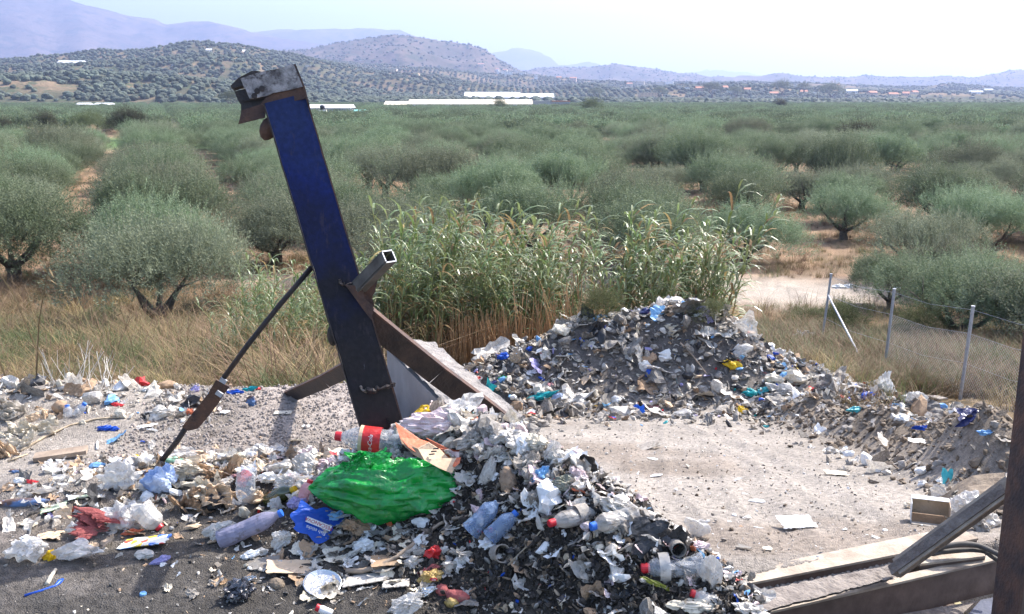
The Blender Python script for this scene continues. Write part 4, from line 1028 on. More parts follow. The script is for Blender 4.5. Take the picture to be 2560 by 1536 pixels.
# ================================================================== THE LEANING STEEL POST
def steel_paint():
    m = bpy.data.materials.new('scorched_blue_paint'); m.use_nodes = True
    n = m.node_tree.nodes; l = m.node_tree.links; bs = n['Principled BSDF']
    tc = n.new('ShaderNodeTexCoord'); sx = n.new('ShaderNodeSeparateXYZ'); l.new(tc.outputs['Object'], sx.inputs[0])
    nz = n.new('ShaderNodeTexNoise'); nz.inputs['Scale'].default_value = 3.2; nz.inputs['Detail'].default_value = 7; nz.inputs['Roughness'].default_value = .65; l.new(tc.outputs['Object'], nz.inputs[0])
    ns = n.new('ShaderNodeTexNoise'); ns.inputs['Scale'].default_value = 40; ns.inputs['Detail'].default_value = 4; l.new(tc.outputs['Object'], ns.inputs[0])
    ma = n.new('ShaderNodeMath'); ma.operation = 'MULTIPLY_ADD'; l.new(nz.outputs[0], ma.inputs[0]); ma.inputs[1].default_value = 1.3; l.new(sx.outputs[2], ma.inputs[2])
    cr = n.new('ShaderNodeValToRGB'); e = cr.color_ramp.elements
    mr = n.new('ShaderNodeMapRange'); mr.inputs['From Min'].default_value = .3; mr.inputs['From Max'].default_value = 2.9; l.new(ma.outputs[0], mr.inputs[0]); l.new(mr.outputs[0], cr.inputs[0])
    e[0].position = .0; e[0].color = (.022, .017, .016, 1); e[1].position = .93; e[1].color = (.012, .022, .08, 1)
    for p_, c_ in ((.38, (.018, .014, .014)), (.54, (.011, .010, .016)), (.66, (.006, .009, .042)), (.78, (.005, .013, .09))):
        q = e.new(p_); q.color = (*c_, 1)
    mx = n.new('ShaderNodeMix'); mx.data_type = 'RGBA'; mx.inputs[0].default_value = .35; l.new(cr.outputs[0], mx.inputs[6])
    m3 = n.new('ShaderNodeVectorMath'); m3.operation = 'SCALE'; l.new(cr.outputs[0], m3.inputs[0]); m4 = n.new('ShaderNodeMapRange'); m4.inputs['From Min'].default_value = .35; m4.inputs['From Max'].default_value = .65; m4.inputs['To Min'].default_value = .5; m4.inputs['To Max'].default_value = 1.6; l.new(ns.outputs[0], m4.inputs[0]); l.new(m4.outputs[0], m3.inputs['Scale'])
    l.new(m3.outputs[0], mx.inputs[7]); l.new(mx.outputs[2], bs.inputs['Base Color'])
    mp = n.new('ShaderNodeMapping'); mp.inputs['Scale'].default_value = (26, 26, 3.5); mp.inputs['Rotation'].default_value = (0, -.27, 0); l.new(tc.outputs['Object'], mp.inputs[0])
    sc_ = n.new('ShaderNodeTexNoise'); sc_.inputs['Scale'].default_value = 1.; sc_.inputs['Detail'].default_value = 8; sc_.inputs['Roughness'].default_value = .75; l.new(mp.outputs[0], sc_.inputs[0])
    sr = n.new('ShaderNodeValToRGB'); sr.color_ramp.elements[0].position = .57; sr.color_ramp.elements[1].position = .66; l.new(sc_.outputs[0], sr.inputs[0])
    sm_ = n.new('ShaderNodeMath'); sm_.operation = 'MULTIPLY'; sm_.inputs[1].default_value = .4; l.new(sr.outputs[0], sm_.inputs[0])
    mq = n.new('ShaderNodeMix'); mq.data_type = 'RGBA'; l.new(sm_.outputs[0], mq.inputs[0]); l.new(mx.outputs[2], mq.inputs[6]); mq.inputs[7].default_value = (.055, .042, .045, 1)
    s2 = n.new('ShaderNodeValToRGB'); s2.color_ramp.elements[0].position = .29; s2.color_ramp.elements[1].position = .33; s2.color_ramp.elements[0].color = (1, 1, 1, 1); s2.color_ramp.elements[1].color = (0, 0, 0, 1); l.new(sc_.outputs[0], s2.inputs[0])
    mz = n.new('ShaderNodeMix'); mz.data_type = 'RGBA'; l.new(s2.outputs[0], mz.inputs[0]); l.new(mq.outputs[2], mz.inputs[6]); mz.inputs[7].default_value = (.12, .12, .15, 1); l.new(mz.outputs[2], bs.inputs['Base Color'])
    bs.inputs['Roughness'].default_value = .62; bs.inputs['Specular IOR Level'].default_value = .22
    bp = n.new('ShaderNodeBump'); bp.inputs['Strength'].default_value = .25; bp.inputs['Distance'].default_value = .01; l.new(ns.outputs[0], bp.inputs['Height']); l.new(bp.outputs[0], bs.inputs['Normal'])
    return m
M['paint'] = steel_paint()
DP = 4.9
T0, B0 = at(711, 246, DP), at(972, 1120, DP)      # axis of the front face
B0b = at(985, 1165, DP)
org = np.array([B0[0], B0[1], 0.0])
post = ob('leaning_steel_post', None, loc=org, label='leaning blue painted steel beam rising from the garbage with a torn scrap head', cat='steel post')
ax = (T0 - B0b) / np.linalg.norm(T0 - B0b)
vd = (T0 + B0) / 2 - np.array([0, 0, CAMZ]); side = np.cross(ax, vd); side /= np.linalg.norm(side)
if side[0] < 0: side = -side
back = np.cross(ax, side); back = back if back[1] > 0 else -back
W = .206
def strip(a, b, n, s0, s1, d0, d1, jag=0.):
    """a plate along the post axis, s across, d in depth"""
    V = []; 
    for i in range(n + 1):
        c = a + (b - a) * i / n
        for s, d in ((s0, d0), (s1, d0), (s1, d1), (s0, d1)): V.append(c + side * s + back * d - org)
    Fc = tri([(i * 4 + j, i * 4 + (j + 1) % 4, (i + 1) * 4 + (j + 1) % 4, (i + 1) * 4 + j) for i in range(n) for j in range(4)] + [(0, 1, 2, 3), (n * 4 + 3, n * 4 + 2, n * 4 + 1, n * 4)])
    V = np.array(V); 
    if jag: V += np.random.RandomState(2).normal(0, jag, V.shape)
    return V, Fc
lo = B0b - ax * .45
ob('web_plate', mesh('web_plate', *strip(lo, T0, 30, -W / 2, W / 2, 0, .009, .0012)), M['paint'], parent=post)
ob('right_flange', mesh('flange', *strip(lo, T0, 30, W / 2 - .001, W / 2 + .007, -.002, .10, .0008)), M['rust'], parent=post)
ob('left_flange', mesh('flange', *strip(lo, T0, 30, -W / 2 - .008, -W / 2 - .001, -.002, .10, .0008)), M['rustdark'], parent=post)
# torn head: points read in the plane of the face
def H(pts, dd=0.): return [at(px, py, DP + dd) - org for px, py in pts]
tb = back
head = ob('scrap_head', mesh('scrap_head', *extrude(H([(601, 197), (620, 190), (653, 180), (690, 173), (734, 161), (745, 187), (757, 217), (720, 226), (682, 233), (668, 240), (650, 243), (635, 246), (624, 247), (616, 228), (608, 212)]), tb * .012)), mat('bleached_scorched_steel', (.34, .31, .30), (.07, .06, .06), 11, rough=.8, bump=.5, metal=0., dirt=.3, dirtc=(.05, .04, .04), thr=(.38, .58)), parent=post)
ob('head_side', mesh('head_side', *extrude(H([(734, 161), (757, 217), (764, 246), (770, 262), (774, 262), (762, 217), (739, 160)]), tb * .12)), M['rust'], parent=post)
ob('rust_band', mesh('rust_band', *extrude(H([(757, 217), (765, 247), (690, 262), (666, 266), (662, 294), (628, 302), (596, 310), (600, 294), (603, 276), (650, 262), (668, 240), (682, 233), (720, 226)], .008), tb * .01)), M['rust'], parent=post)
ob('flange_stub', mesh('flange_stub', *extrude(H([(586, 229), (614, 222), (618, 234), (624, 247), (640, 250), (668, 240), (664, 262), (603, 277), (602, 262), (594, 250)], .03), tb * .01)), M['rustdark'], parent=post)
ob('torn_lip', mesh('torn_lip', *extrude(H([(576, 215), (586, 205), (597, 194), (614, 186), (628, 178), (640, 177), (653, 180), (625, 188), (602, 196), (608, 215), (596, 217), (583, 222)], .02), tb * .05)), M['rustdark'], parent=post)
ob('head_floor', mesh('head_floor', *extrude([at(606, 250, DP + .02) - org, at(668, 242, DP + .02) - org, at(760, 220, DP + .02) - org, at(760, 220, DP + .13) - org, at(668, 242, DP + .13) - org, at(606, 250, DP + .13) - org], (0, 0, -.01))), M['rustdark'], parent=post)
for (px, py) in ((643, 228), (655, 222), (636, 240)):
    ob('burnt_hole', mesh('burnt_hole', *lathe([(.001, -.004), (.014, -.004), (.016, .0), (.001, .001)], 8)), M['rustdark'], parent=post, loc=at(px, py, DP - .004) - org, rot=(1.4, 0, .3))
V, Fc = ico(2); V = V * [.045, .035, .065]
ob('rusty_lug', mesh('rusty_lug', V, Fc, smooth=True), M['rust'], parent=post, loc=at(671, 322, DP + .05) - org, rot=(0, .4, 0))
ob('lower_lug', mesh('lower_lug', *(lambda v: (v[0] * [.03, .03, .06], v[1]))(ico(2)), smooth=True), M['rustdark'], parent=post, loc=at(832, 838, DP + .05) - org)
# weld seams and torn edges
def seam(pts, r, name, m):
    P = [at(px, py, DP - .012) - org for px, py in pts]; Q = []
    rr = np.random.RandomState(5)
    for i in range(len(P) - 1):
        for k in range(5): Q.append(P[i] + (P[i + 1] - P[i]) * k / 5 + rr.normal(0, .006, 3))
    Q.append(P[-1]); V, Fc = tube(Q, np.array([r * rr.uniform(.5, 1.4) for _ in Q]), 5)
    ob(name, mesh(name, V, Fc), m, parent=post)
seam([(848, 706), (862, 712), (880, 709), (903, 712)], .007, 'torn_seam', M['rustdark'])
seam([(915, 980), (945, 972), (975, 966), (984, 960)], .012, 'weld_ridge', M['rustdark'])
seam([(900, 972), (918, 978), (940, 980)], .006, 'weld_bead', M['greybeam'])
V, Fc = extrude(H([(862, 712), (905, 716), (912, 745), (935, 772), (928, 800), (905, 770), (880, 735)], -.03), tb * .008)
ob('torn_gusset', mesh('torn_gusset', V, Fc), M['rust'], parent=post)
# square tube stub and its bracket
a_, b_ = at(893, 722, DP + .02), at(972, 642, DP - .22)
t = (b_ - a_) / np.linalg.norm(b_ - a_); u1 = np.cross(t, [0, 0, 1.]); u1 /= np.linalg.norm(u1); u2 = np.cross(u1, t); hw, th = .030, .006
parts = []
for (s, d, w1, w2) in ((0, hw, hw * 2, th), (0, -hw, hw * 2, th), (hw, 0, th, hw * 2 - th * 2), (-hw, 0, th, hw * 2 - th * 2)):
    V, Fc = box(-w1 / 2, w1 / 2, 0, 1, -w2 / 2, w2 / 2)
    V = a_ + (V[:, :1] + s) * u1 + V[:, 1:2] * (b_ - a_) + (V[:, 2:3] + d) * u2 - org; parts.append((V, Fc))
ob('square_tube', mesh('square_tube', *join(parts)[:2]), mat('grey_tube_steel', (.12, .11, .10), (.05, .045, .04), 9, rough=.6, bump=.1), parent=post)
fr = []
for (s, d, w1, w2) in ((0, hw, hw * 2, th), (0, -hw, hw * 2, th), (hw, 0, th, hw * 2 - th * 2), (-hw, 0, th, hw * 2 - th * 2)):
    V, Fc = box(-w1 / 2, w1 / 2, 0, .004, -w2 / 2, w2 / 2); fr.append((b_ + (V[:, :1] + s) * u1 + V[:, 1:2] * t + (V[:, 2:3] + d) * u2 - org + t * .001, Fc))
ob('cut_end', mesh('cut_end', *join(fr)[:2]), M['galv'], parent=post)
V, Fc = extrude(H([(905, 722), (930, 706), (944, 700), (938, 730), (930, 742), (936, 765), (930, 770), (912, 745)], .02), tb * .03)
ob('rusty_bracket', mesh('rusty_bracket', V, Fc), M['rust'], parent=post)

# braces, each a thing of its own
def anglebar(name, pts, wdt, lab, m, thick=.008, flange=.05, up=(0, -.3, 1), parent=None, cat='steel brace'):
    P = [np.array(p) for p in pts]; o_ = P[-1]; parts = []
    parts2 = []
    for a, b in zip(P[:-1], P[1:]):
        t = (b - a) / np.linalg.norm(b - a); dn = np.cross(t, [0, 1., 0]); dn /= np.linalg.norm(dn); dn = dn if dn[2] < 0 else -dn
        A, B = a - o_, b - o_
        parts.append(extrude([A, B, B + dn * wdt, A + dn * wdt], np.array([0, thick, 0])))
        parts2.append(extrude([A, B, B - dn * .009, A - dn * .009], np.array([0, flange + thick, 0])))
    e = ob(name, None, loc=o_, label=lab, cat=cat)
    ob('web', mesh('web', *join(parts)[:2]), m, parent=e); ob('flange', mesh('flange', *join(parts2)[:2]), M['rust'], parent=e)
    return e
anglebar('steel_brace', [at(928, 778, 4.97), at(1010, 845, 5.1), at(1110, 925, 5.3), at(1235, 1018, 5.55), at(1275, 1050, 5.6)], .112, 'dark rusty steel angle running down right from the post behind the garbage', M['soot'])
anglebar('steel_brace', [at(870, 906, 5.3), at(800, 945, 6.0), at(700, 990, 7.1)], .085, 'short dark steel angle lying behind the gravel mound left of the post', M['rustdark'])
g0 = ground(330, 1190)
rod = ob('bent_steel_rod', None, loc=g0, label='bent steel stay from the post down left to the ground with a flat strap', cat='steel stay')
pth = [at(780, 668, 4.96), at(700, 762, 4.97), at(620, 862, 5.0), at(556, 950, 5.05)]
ob('upper_rod', mesh('upper_rod', *tube([p - g0 for p in pth], .014, 8), smooth=True), M['rustdark'], parent=rod)
V, Fc = extrude([at(px, py, 5.05 + (py - 950) * .0007) - g0 for px, py in ((540, 950), (575, 968), (560, 985), (545, 1010), (522, 1040), (495, 1072), (470, 1078), (455, 1068), (472, 1045), (500, 1010), (520, 985))], (0, .012, 0)); ob('strap', mesh('strap', V, Fc), M['rust'], parent=rod)
pth = [at(474, 1060, 5.16), at(445, 1105, 5.22), at(410, 1150, 5.3), at(378, 1175, 5.38), at(352, 1186, 5.42), at(318, 1186, 5.5)]
ob('lower_rod', mesh('lower_rod', *tube([p - g0 + [0, 0, .01] for p in pth], .016, 8), smooth=True), M['rustdark'], parent=rod)
V, Fc = extrude([at(px, py, 5.35) - g0 for px, py in ((345, 1180), (372, 1178), (376, 1200), (360, 1206), (345, 1200))], (0, .01, 0)); ob('end_plate', mesh('end_plate', V, Fc), M['rust'], parent=rod)
for (px, py) in ((548, 952), (538, 985)):
    ob('lug', mesh('lug', *box(-.018, .018, -.006, .006, -.012, .012)), M['galv'], parent=rod, loc=at(px + 10, py, 5.04) - g0, rot=(0, .6, 0))

# concrete wall behind the post
wl = float(np.linalg.norm(WALL_B - WALL_A)); ang = math.atan2(WALL_U[1], WALL_U[0])
gx = np.linspace(0, wl, 50); gy = np.linspace(0, .45, 22); GX, GY = np.meshgrid(gx, gy)
GZ = .02 + .02 * fbm(GX * 3, GY * 3, 3, 4, 6) + .012 * fbm(GX, GY, 30, 2, 7); jag = .05 * fbm(GX, GX * 0, 7, 4, 9)
GX2 = GX; GY2 = np.where(GY < .01, GY + jag, GY); GY2 = np.where(GY > .44, GY + .09 * fbm(GX + 9, GX * 0, 5, 4, 19), GY2); GZ = GZ + .05 * fbm(GX, GY, 6, 4, 61) - .05 * ss(.25, .45, GY)
V = np.stack([GX2.ravel(), -0 + GY2.ravel(), GZ.ravel()], 1); i = np.arange(49 * 21); a = (i // 49) * 50 + i % 49
Fc = tri(np.stack([a, a + 1, a + 51, a + 50], 1))
sgn = 1 if (math.cos(ang) * -WALL_N[1] - math.sin(ang) * -WALL_N[0]) > 0 else -1
V[:, 1] *= sgn
V2, F2 = box(0, wl, *sorted((sgn * .035, sgn * .36)), -1.6, -.05)
e = ob('concrete_wall', None, loc=(WALL_A[0], WALL_A[1], 0.02), rot=(0, 0, ang), label='low concrete wall with crumbly gravel top behind the leaning post', cat='concrete wall')
ob('crumbly_top', mesh('crumbly_top', V, Fc), M['concrete'], parent=e)
ob('smooth_face', mesh('smooth_face', V2, F2), mat('smooth_concrete', (.30, .29, .29), (.22, .21, .21), 3, rough=.9, bump=.15), parent=e)

# ================================================================== BEAMS, PIT AND COLUMN AT THE LOWER RIGHT
def zbeam(name, quad, z, drop, lab, m_top, m_face, cat='steel beam', flange=.012, low=None):
    Q = [at_z(px, py, z) for px, py in quad]; o_ = Q[0].copy()
    Q = [q - o_ for q in Q]                                   # back-left, back-right, front-right, front-left
    e = ob(name, None, loc=o_, label=lab, cat=cat)
    ob('top_flange', mesh('top_flange', *extrude(Q, (0, 0, -flange))), m_top, parent=e)
    bl, br, fr_, fl = Q; inn = (bl - fl) / np.linalg.norm(bl - fl)
    f0, f1 = fl + inn * .012 - [0, 0, flange + .001], fr_ + inn * .012 - [0, 0, flange + .001]
    ob('face_plate', mesh('face_plate', *extrude([f0, f1, f1 - [0, 0, drop], f0 - [0, 0, drop]], inn * .01)), m_face, parent=e)
    return e
zbeam('deck_beam', [(1820, 1432), (2392, 1316), (2446, 1346), (1835, 1466)], -.20, .075, 'wide dusty beam edging the yard, farthest of the steel beams', M['dustbeam'], M['brownbeam'])
zbeam('inner_beam', [(2300, 1392), (2455, 1378), (2464, 1390), (2300, 1410)], -.24, .06, 'short brown beam right of the slanting strut', M['dustbeam'], M['brownbeam'])
zbeam('pit_beam', [(1900, 1518), (2470, 1388), (2500, 1398), (1915, 1532)], -.27, .19, 'long dark beam with narrow dusty top over the pit', M['dustbeam'], M['brownbeam'])
Q = [at(px, py, d_) for px, py, d_ in ((1867, 1484, 4.36), (2226, 1412, 4.85), (2241, 1443, 4.75), (1915, 1526, 4.2))]
e = ob('crusted_plate', None, loc=Q[0], label='grey mortar crusted steel plate leaning between the two long beams', cat='steel plate')
nV, nF = grid(40, 6); nV = nV + .5; P_ = []
for u_, v_, _ in nV: P_.append((Q[0] * (1 - u_) + Q[1] * u_) * (1 - v_) + (Q[3] * (1 - u_) + Q[2] * u_) * v_ - Q[0])
P_ = np.array(P_); P_ += np.random.RandomState(1).normal(0, .0025, P_.shape); n0 = len(P_)
Vb = np.concatenate([P_, P_ + [.0, .015, -.02]]); ob('plate', mesh('plate', Vb, np.concatenate([nF, nF[:, ::-1] + n0])), M['greybeam'], parent=e)
# slanting strut, a rectangular tube cut at its lower end
a_, b_ = at(2236, 1424, 4.72), at(2520, 1218, 4.35)
e = ob('slanting_strut', None, loc=a_, label='slanting grey rectangular tube from the beams up to the rusty column', cat='steel strut')
ob('top_face', mesh('top_face', *bar((0, -.018, .024), b_ - a_ + [0, -.018, .024], .085, .008, (0, -.55, 1))), M['dustbeam'], parent=e)
t = (b_ - a_) / np.linalg.norm(b_ - a_)
ob('tube_body', mesh('tube_body', *bar((0, 0, -.014), b_ - a_ + [0, 0, -.014], .05, .066, (0, -.55, 1))), M['greybeam'], parent=e)
ob('mouth', mesh('mouth', *bar(-t * .003 + [0, 0, -.014], -t * .001 + [0, 0, -.014], .035, .05, (0, -.2, 1))), M['black'], parent=e)
# column
cb, ct = at(2546, 1560, 3.9), at(2618, 930, 3.9)
e = ob('rusty_column', None, loc=(cb[0], cb[1], -1.4), label='dark rusty steel column cut by the right edge of the picture', cat='steel column')
o_ = np.array([cb[0], cb[1], -1.4]); t = (ct - cb) / np.linalg.norm(ct - cb); A = cb - t * 1.0 - o_; B = ct + t * .12 - o_
for nm, x0, y0, wx, wy in (('web', .20, .0, .40, .012), ('left_flange', .0, .0, .012, .2), ('right_flange', .406, .0, .012, .2)):
    off = np.array([x0, y0 + .1 if nm != 'web' else .1, 0])
    P0, P1 = A + off, B + off
    s_ = np.array([wx / 2, 0, 0]); d_ = np.array([0, wy / 2, 0])
    V = np.array([P0 - s_ - d_, P0 + s_ - d_, P0 + s_ + d_, P0 - s_ + d_, P1 - s_ - d_, P1 + s_ - d_, P1 + s_ + d_, P1 - s_ + d_])
    ob(nm, mesh(nm, V, tri([(0, 3, 2, 1), (4, 5, 6, 7), (0, 1, 5, 4), (1, 2, 6, 5), (2, 3, 7, 6), (3, 0, 4, 7)])), M['brownbeam'] if nm == 'web' else M['rust'], parent=e)
# lower shelf beam and support in the pit
zbeam('shelf_beam', [(1640, 1640), (2440, 1503), (2395, 1545), (1700, 1700)], -.45, .1, 'lowest pale topped beam at the bottom edge of the picture', M['greybeam'], M['brownbeam'])
zbeam('shaded_plate', [(2452, 1500), (2640, 1462), (2640, 1600), (2400, 1560)], -.42, .3, 'steel plate in the lower right corner, its blue shade painted in', mat('blue_shade_steel', (.06, .07, .11), (.04, .045, .07), 5), M['brownbeam'])  # bluish shadow on the plate is put into its colour
p = at_y(2388, 1450, 4.55)
e = ob('pit_support', None, loc=(p[0], p[1], -1.4), label='short cream and brown steel support standing in the pit', cat='steel support')
ob('web', mesh('web', *box(-.035, .035, 0, .05, 0, .90)), M['brownbeam'], parent=e); ob('flange', mesh('flange', *box(.037, .075, -.002, .09, 0, .90)), mat('cream_paint', (.42, .38, .22), (.3, .26, .15), 6), parent=e); ob('gusset', mesh('gusset', *extrude([(-.13, .02, .90), (-.037, .02, .90), (-.037, .02, .60)], (0, .01, 0))), M['galv'], parent=e)
V, Fc = ico(4); V = crumple(V, .12, 2.2, 8, 4) * [.75, .5, .6]
ob('rubble_bank', mesh('rubble_bank', V, Fc), M['soilclod'], loc=at_z(2560, 1440, -.95) + [.1, .1, .1], label='brown earth and rubble bank under the beams at the foot of the column', cat='rubble')
# hoses
def hose(pts, r, lab):
    P = [np.array(p) for p in pts]; o_ = P[0]
    Q = []
    for i in range(len(P) - 1):
        p0, p1, p2, p3 = P[max(i - 1, 0)], P[i], P[i + 1], P[min(i + 2, len(P) - 1)]
        for k in range(6):
            t = k / 6; Q.append(.5 * ((2 * p1) + (p2 - p0) * t + (2 * p0 - 5 * p1 + 4 * p2 - p3) * t * t + (3 * p1 - p0 - 3 * p2 + p3) * t ** 3) - o_)
    Q.append(P[-1] - o_); ob('hose', mesh('hose', *tube(Q, r, 8), smooth=True), M['hose'], loc=o_, label=lab, cat='hose')
hose([at_z(2330, 1378, -.2), at_z(2366, 1366, -.17), at_z(2410, 1360, -.16), at_z(2450, 1366, -.17), at_z(2500, 1388, -.17)], .014, 'grey rubber hose arching behind the strut, upper one')
hose([at_z(2330, 1386, -.21), at_z(2390, 1376, -.2), at_z(2455, 1378, -.2), at_z(2480, 1392, -.2), at_z(2508, 1410, -.22)], .012, 'grey rubber hose lying along the beams, lower one')

# ================================================================== HAZE
e = ob('haze', mesh('haze', *box(-12500, 12500, -300, 15500, -7, 1250)), kind='stuff')
hm = bpy.data.materials.new('haze_air'); hm.use_nodes = True; n = hm.node_tree.nodes; n.clear()
out = n.new('ShaderNodeOutputMaterial'); pv_ = n.new('ShaderNodeVolumePrincipled')
pv_.inputs['Color'].default_value = (.48, .60, 1.0, 1); pv_.inputs['Density'].default_value = HAZE = .00017; pv_.inputs['Anisotropy'].default_value = .35
hm.node_tree.links.new(pv_.outputs[0], out.inputs['Volume']); e.data.materials.clear(); e.data.materials.append(hm)
# ================================================================== RUBBISH
M['pinkfilm'] = mat('pinkish_striped_film', (.78, .68, .68), (.62, .46, .47), 16, rough=.35, transl=.25, dirt=.12)
M['breadtan'] = mat('dirty_bread', (.42, .30, .21), (.22, .15, .10), 14, rough=.95, bump=.6, dirt=.3)
M['mould'] = mat('mouldy_grey', (.32, .32, .26), (.15, .15, .11), 22, rough=.9, bump=.5, dirt=.3)
M['ocher'] = mat('golden_foil_print', (.55, .38, .12), (.3, .2, .07), 22, rough=.4, dirt=.2)
M['bluefilm'] = mat('bluish_film', (.62, .70, .84), (.3, .42, .68), 7, rough=.35, transl=.3, transp=.1, thr=(.45, .55))
M['greenfilm'] = mat('pale_green_film', (.4, .66, .5), (.3, .55, .4), 7, rough=.4, transl=.3)
M['lilacpet'] = mat('violet_dirty_plastic', (.36, .35, .46), (.24, .23, .32), 9, rough=.3, transl=.2, transp=.12, dirt=.25)
M['blackbag'] = mat('black_silver_film', (.05, .05, .06), (.012, .012, .02), 9, rough=.25, spec=.9, bump=.3)
M['ragblue'] = mat('dull_blue_cloth', (.10, .17, .32), (.11, .07, .06), 8, rough=.9, thr=(.45, .55))
M['palegreen'] = mat('pale_green_card', (.50, .58, .42), (.36, .42, .3), 8, rough=.85)
M['navy'] = mat('dark_blue_plastic', (.03, .04, .16), (.015, .02, .08), 8, rough=.35, transl=.1)
M['panelbrown'] = mat('brown_grey_board', (.22, .18, .15), (.15, .12, .1), 6, rough=.9)
def depth_of(p): return p[1] * cp - (p[2] - CAMZ) * sp
_cache = {}
def crumpled_bag(seed, sub=3, flat=.62, amp=.20):
    V, Fc = ico(sub); V = crumple(V * [1, .75, flat], amp * 1.5, 1.3, 7, seed); V = crumple(V, amp * .75, 3.2, 6, seed + 50)
    if sub > 2: V = crumple(V, amp * .35, 8.0, 6, seed + 90)
    a_ = np.arctan2(V[:, 2], V[:, 1]); V[:, 1:] *= (1 + .10 * triw(a_ * 1.4 + seed + V[:, 0]) + .07 * triw(a_ * 3.1 - V[:, 0] * .7))[:, None]
    r = np.random.RandomState(seed)
    if r.rand() < .5:                                   # a gathered neck or a pair of ears
        k = np.clip((V[:, 0] - .45) / .6, 0, 1); V[:, 1] *= 1 - .6 * k; V[:, 2] = V[:, 2] * (1 - .4 * k) + .35 * k * r.uniform(-.2, 1); V[:, 0] += .25 * k
    V = V / np.ptp(V, axis=0).max() * 1.0
    return V, Fc
def crumpled_sheet(seed, n=12, amp=.10, ny=None, hole=.0):
    V, Fc = grid(n, ny or n); r = np.random.RandomState(seed)
    edge = 1 + .16 * np.sin(np.arctan2(V[:, 1], V[:, 0]) * 3 + seed) + .10 * np.sin(np.arctan2(V[:, 1], V[:, 0]) * 7 + seed * 2)
    V[:, :2] *= edge[:, None]
    V = crumple(V, amp, 2.2, 7, seed, axis=(0, 0, 1)); V = crumple(V, amp * .4, 6, 5, seed + 3, axis=(0, 0, 1))
    V[:, 2] += (V[:, 0] ** 2 - V[:, 1] ** 2 * .5) * r.normal(0, .5)
    return V, Fc
def shard(seed, n=6, th=.06):
    r = np.random.RandomState(seed); a = np.sort(r.rand(n) * 6.28); P = np.stack([np.cos(a) * r.uniform(.3, .55, n), np.sin(a) * r.uniform(.25, .5, n), np.zeros(n)], 1)
    return extrude(P, (0, 0, th))
def strip_(seed, n=9, w_=.10):
    r = np.random.RandomState(seed); t = np.linspace(-.5, .5, n); p = np.stack([t, .12 * np.sin(t * r.uniform(4, 9) + r.rand() * 6), .10 * np.sin(t * r.uniform(4, 9) + r.rand() * 6)], 1)
    tw = r.rand() * 6 + t * r.uniform(-3, 3); s = np.stack([np.zeros(n), np.cos(tw), np.sin(tw)], 1) * w_ / 2
    return np.concatenate([p - s, p + s]), tri([(k, k + 1, k + 1 + n, k + n) for k in range(n - 1)])

def basis(ang):
    """x right in the picture turned by ang, y away, z up"""
    return ang

def hero(kind, cx, cy, wp, hp, m, nm, cat, label, ang=0., seed=None, dd=0., foot=None, amp=None, tilt=None, group=None, extra=None):
    seed = int(cx * 3 + cy) if seed is None else seed
    g = ground(cx, cy + hp * .33 if foot is None else foot)
    d = depth_of(g) + dd; s = d / F; c = at(cx, cy, d)
    if kind == 'bag':
        V, Fc = crumpled_bag(seed, sub=4 if wp > 55 else 3, amp=amp or .20); V = V * [wp * s, min(wp, hp * 1.6) * s * .9, hp * s * 1.35]
        sm = False
    elif kind == 'paper':
        V, Fc = crumpled_sheet(seed, 26, .34); V = crumple(V, .10, 4.5, 6, seed + 7); V = V * [wp * s * .95, wp * s * .7, hp * s * 1.5]; V = V @ np.array([[1, 0, 0], [0, .8, -.6], [0, .6, .8]]).T; sm = False
    elif kind == 'sheet':                               # lies on the slope: seen foreshortened
        V, Fc = crumpled_sheet(seed, 12, amp or .10); V = V * [wp * s * .95, hp * s * 1.9, hp * s * 1.3 + wp * s * .2]; sm = False
    elif kind == 'flap':                                # faces the camera
        V, Fc = crumpled_sheet(seed, 12, amp or .10); V = V * [wp * s, hp * s, wp * s * .8]; V = V[:, [0, 2, 1]]; V[:, 1] *= 1.; V[:, 1] += V[:, 2] * .5; sm = False
    elif kind == 'slab':
        V, Fc = shard(seed, 7, .06); V = V * [wp * s * 1.1, hp * s * 2.2, wp * s * .7]; V = crumple(V, .004, 8, 4, seed); sm = False
    elif kind == 'rect':
        V, Fc = grid(16, 9); r_ = np.random.RandomState(seed); eb = (np.abs(V[:, 0]) > .49) | (np.abs(V[:, 1]) > .49); V[eb, :2] += r_.normal(0, .022, (eb.sum(), 2)); V = crumple(V, .05, 1.6, 6, seed, axis=(0, 0, 1)); V = V * [wp * s, hp * s * 2.0, hp * s * .9 + .01]; V[:, 2] += .008; V2 = V - [0, 0, .004]; Fc = np.concatenate([Fc, Fc[:, ::-1] + len(V)]); V = np.concatenate([V, V2]); rz_ = r_.normal(0, .25)
        V = V @ rots(0., 0., np.float64(rz_)).T; sm = False
    elif kind == 'board':
        V, Fc = box(-.5, .5, -.5, .5, -.05, .05); V = V * [wp * s, hp * s * 1.4, max(.02, hp * s * 3.5)]; sm = False
    elif kind == 'lump':
        V, Fc = ico(3); V = crumple(V, .16, 1.6, 7, seed); V = V * [wp * s * .5, min(wp, hp) * s * .5, hp * s * .5]; sm = True
    ta = math.radians(ang)
    o = ob(nm, mesh(nm, V, Fc, smooth=sm), m if not isinstance(m, str) else M[m], loc=c, rot=((tilt or 0.), -ta, 0), label=label, cat=cat, group=group)
    return o

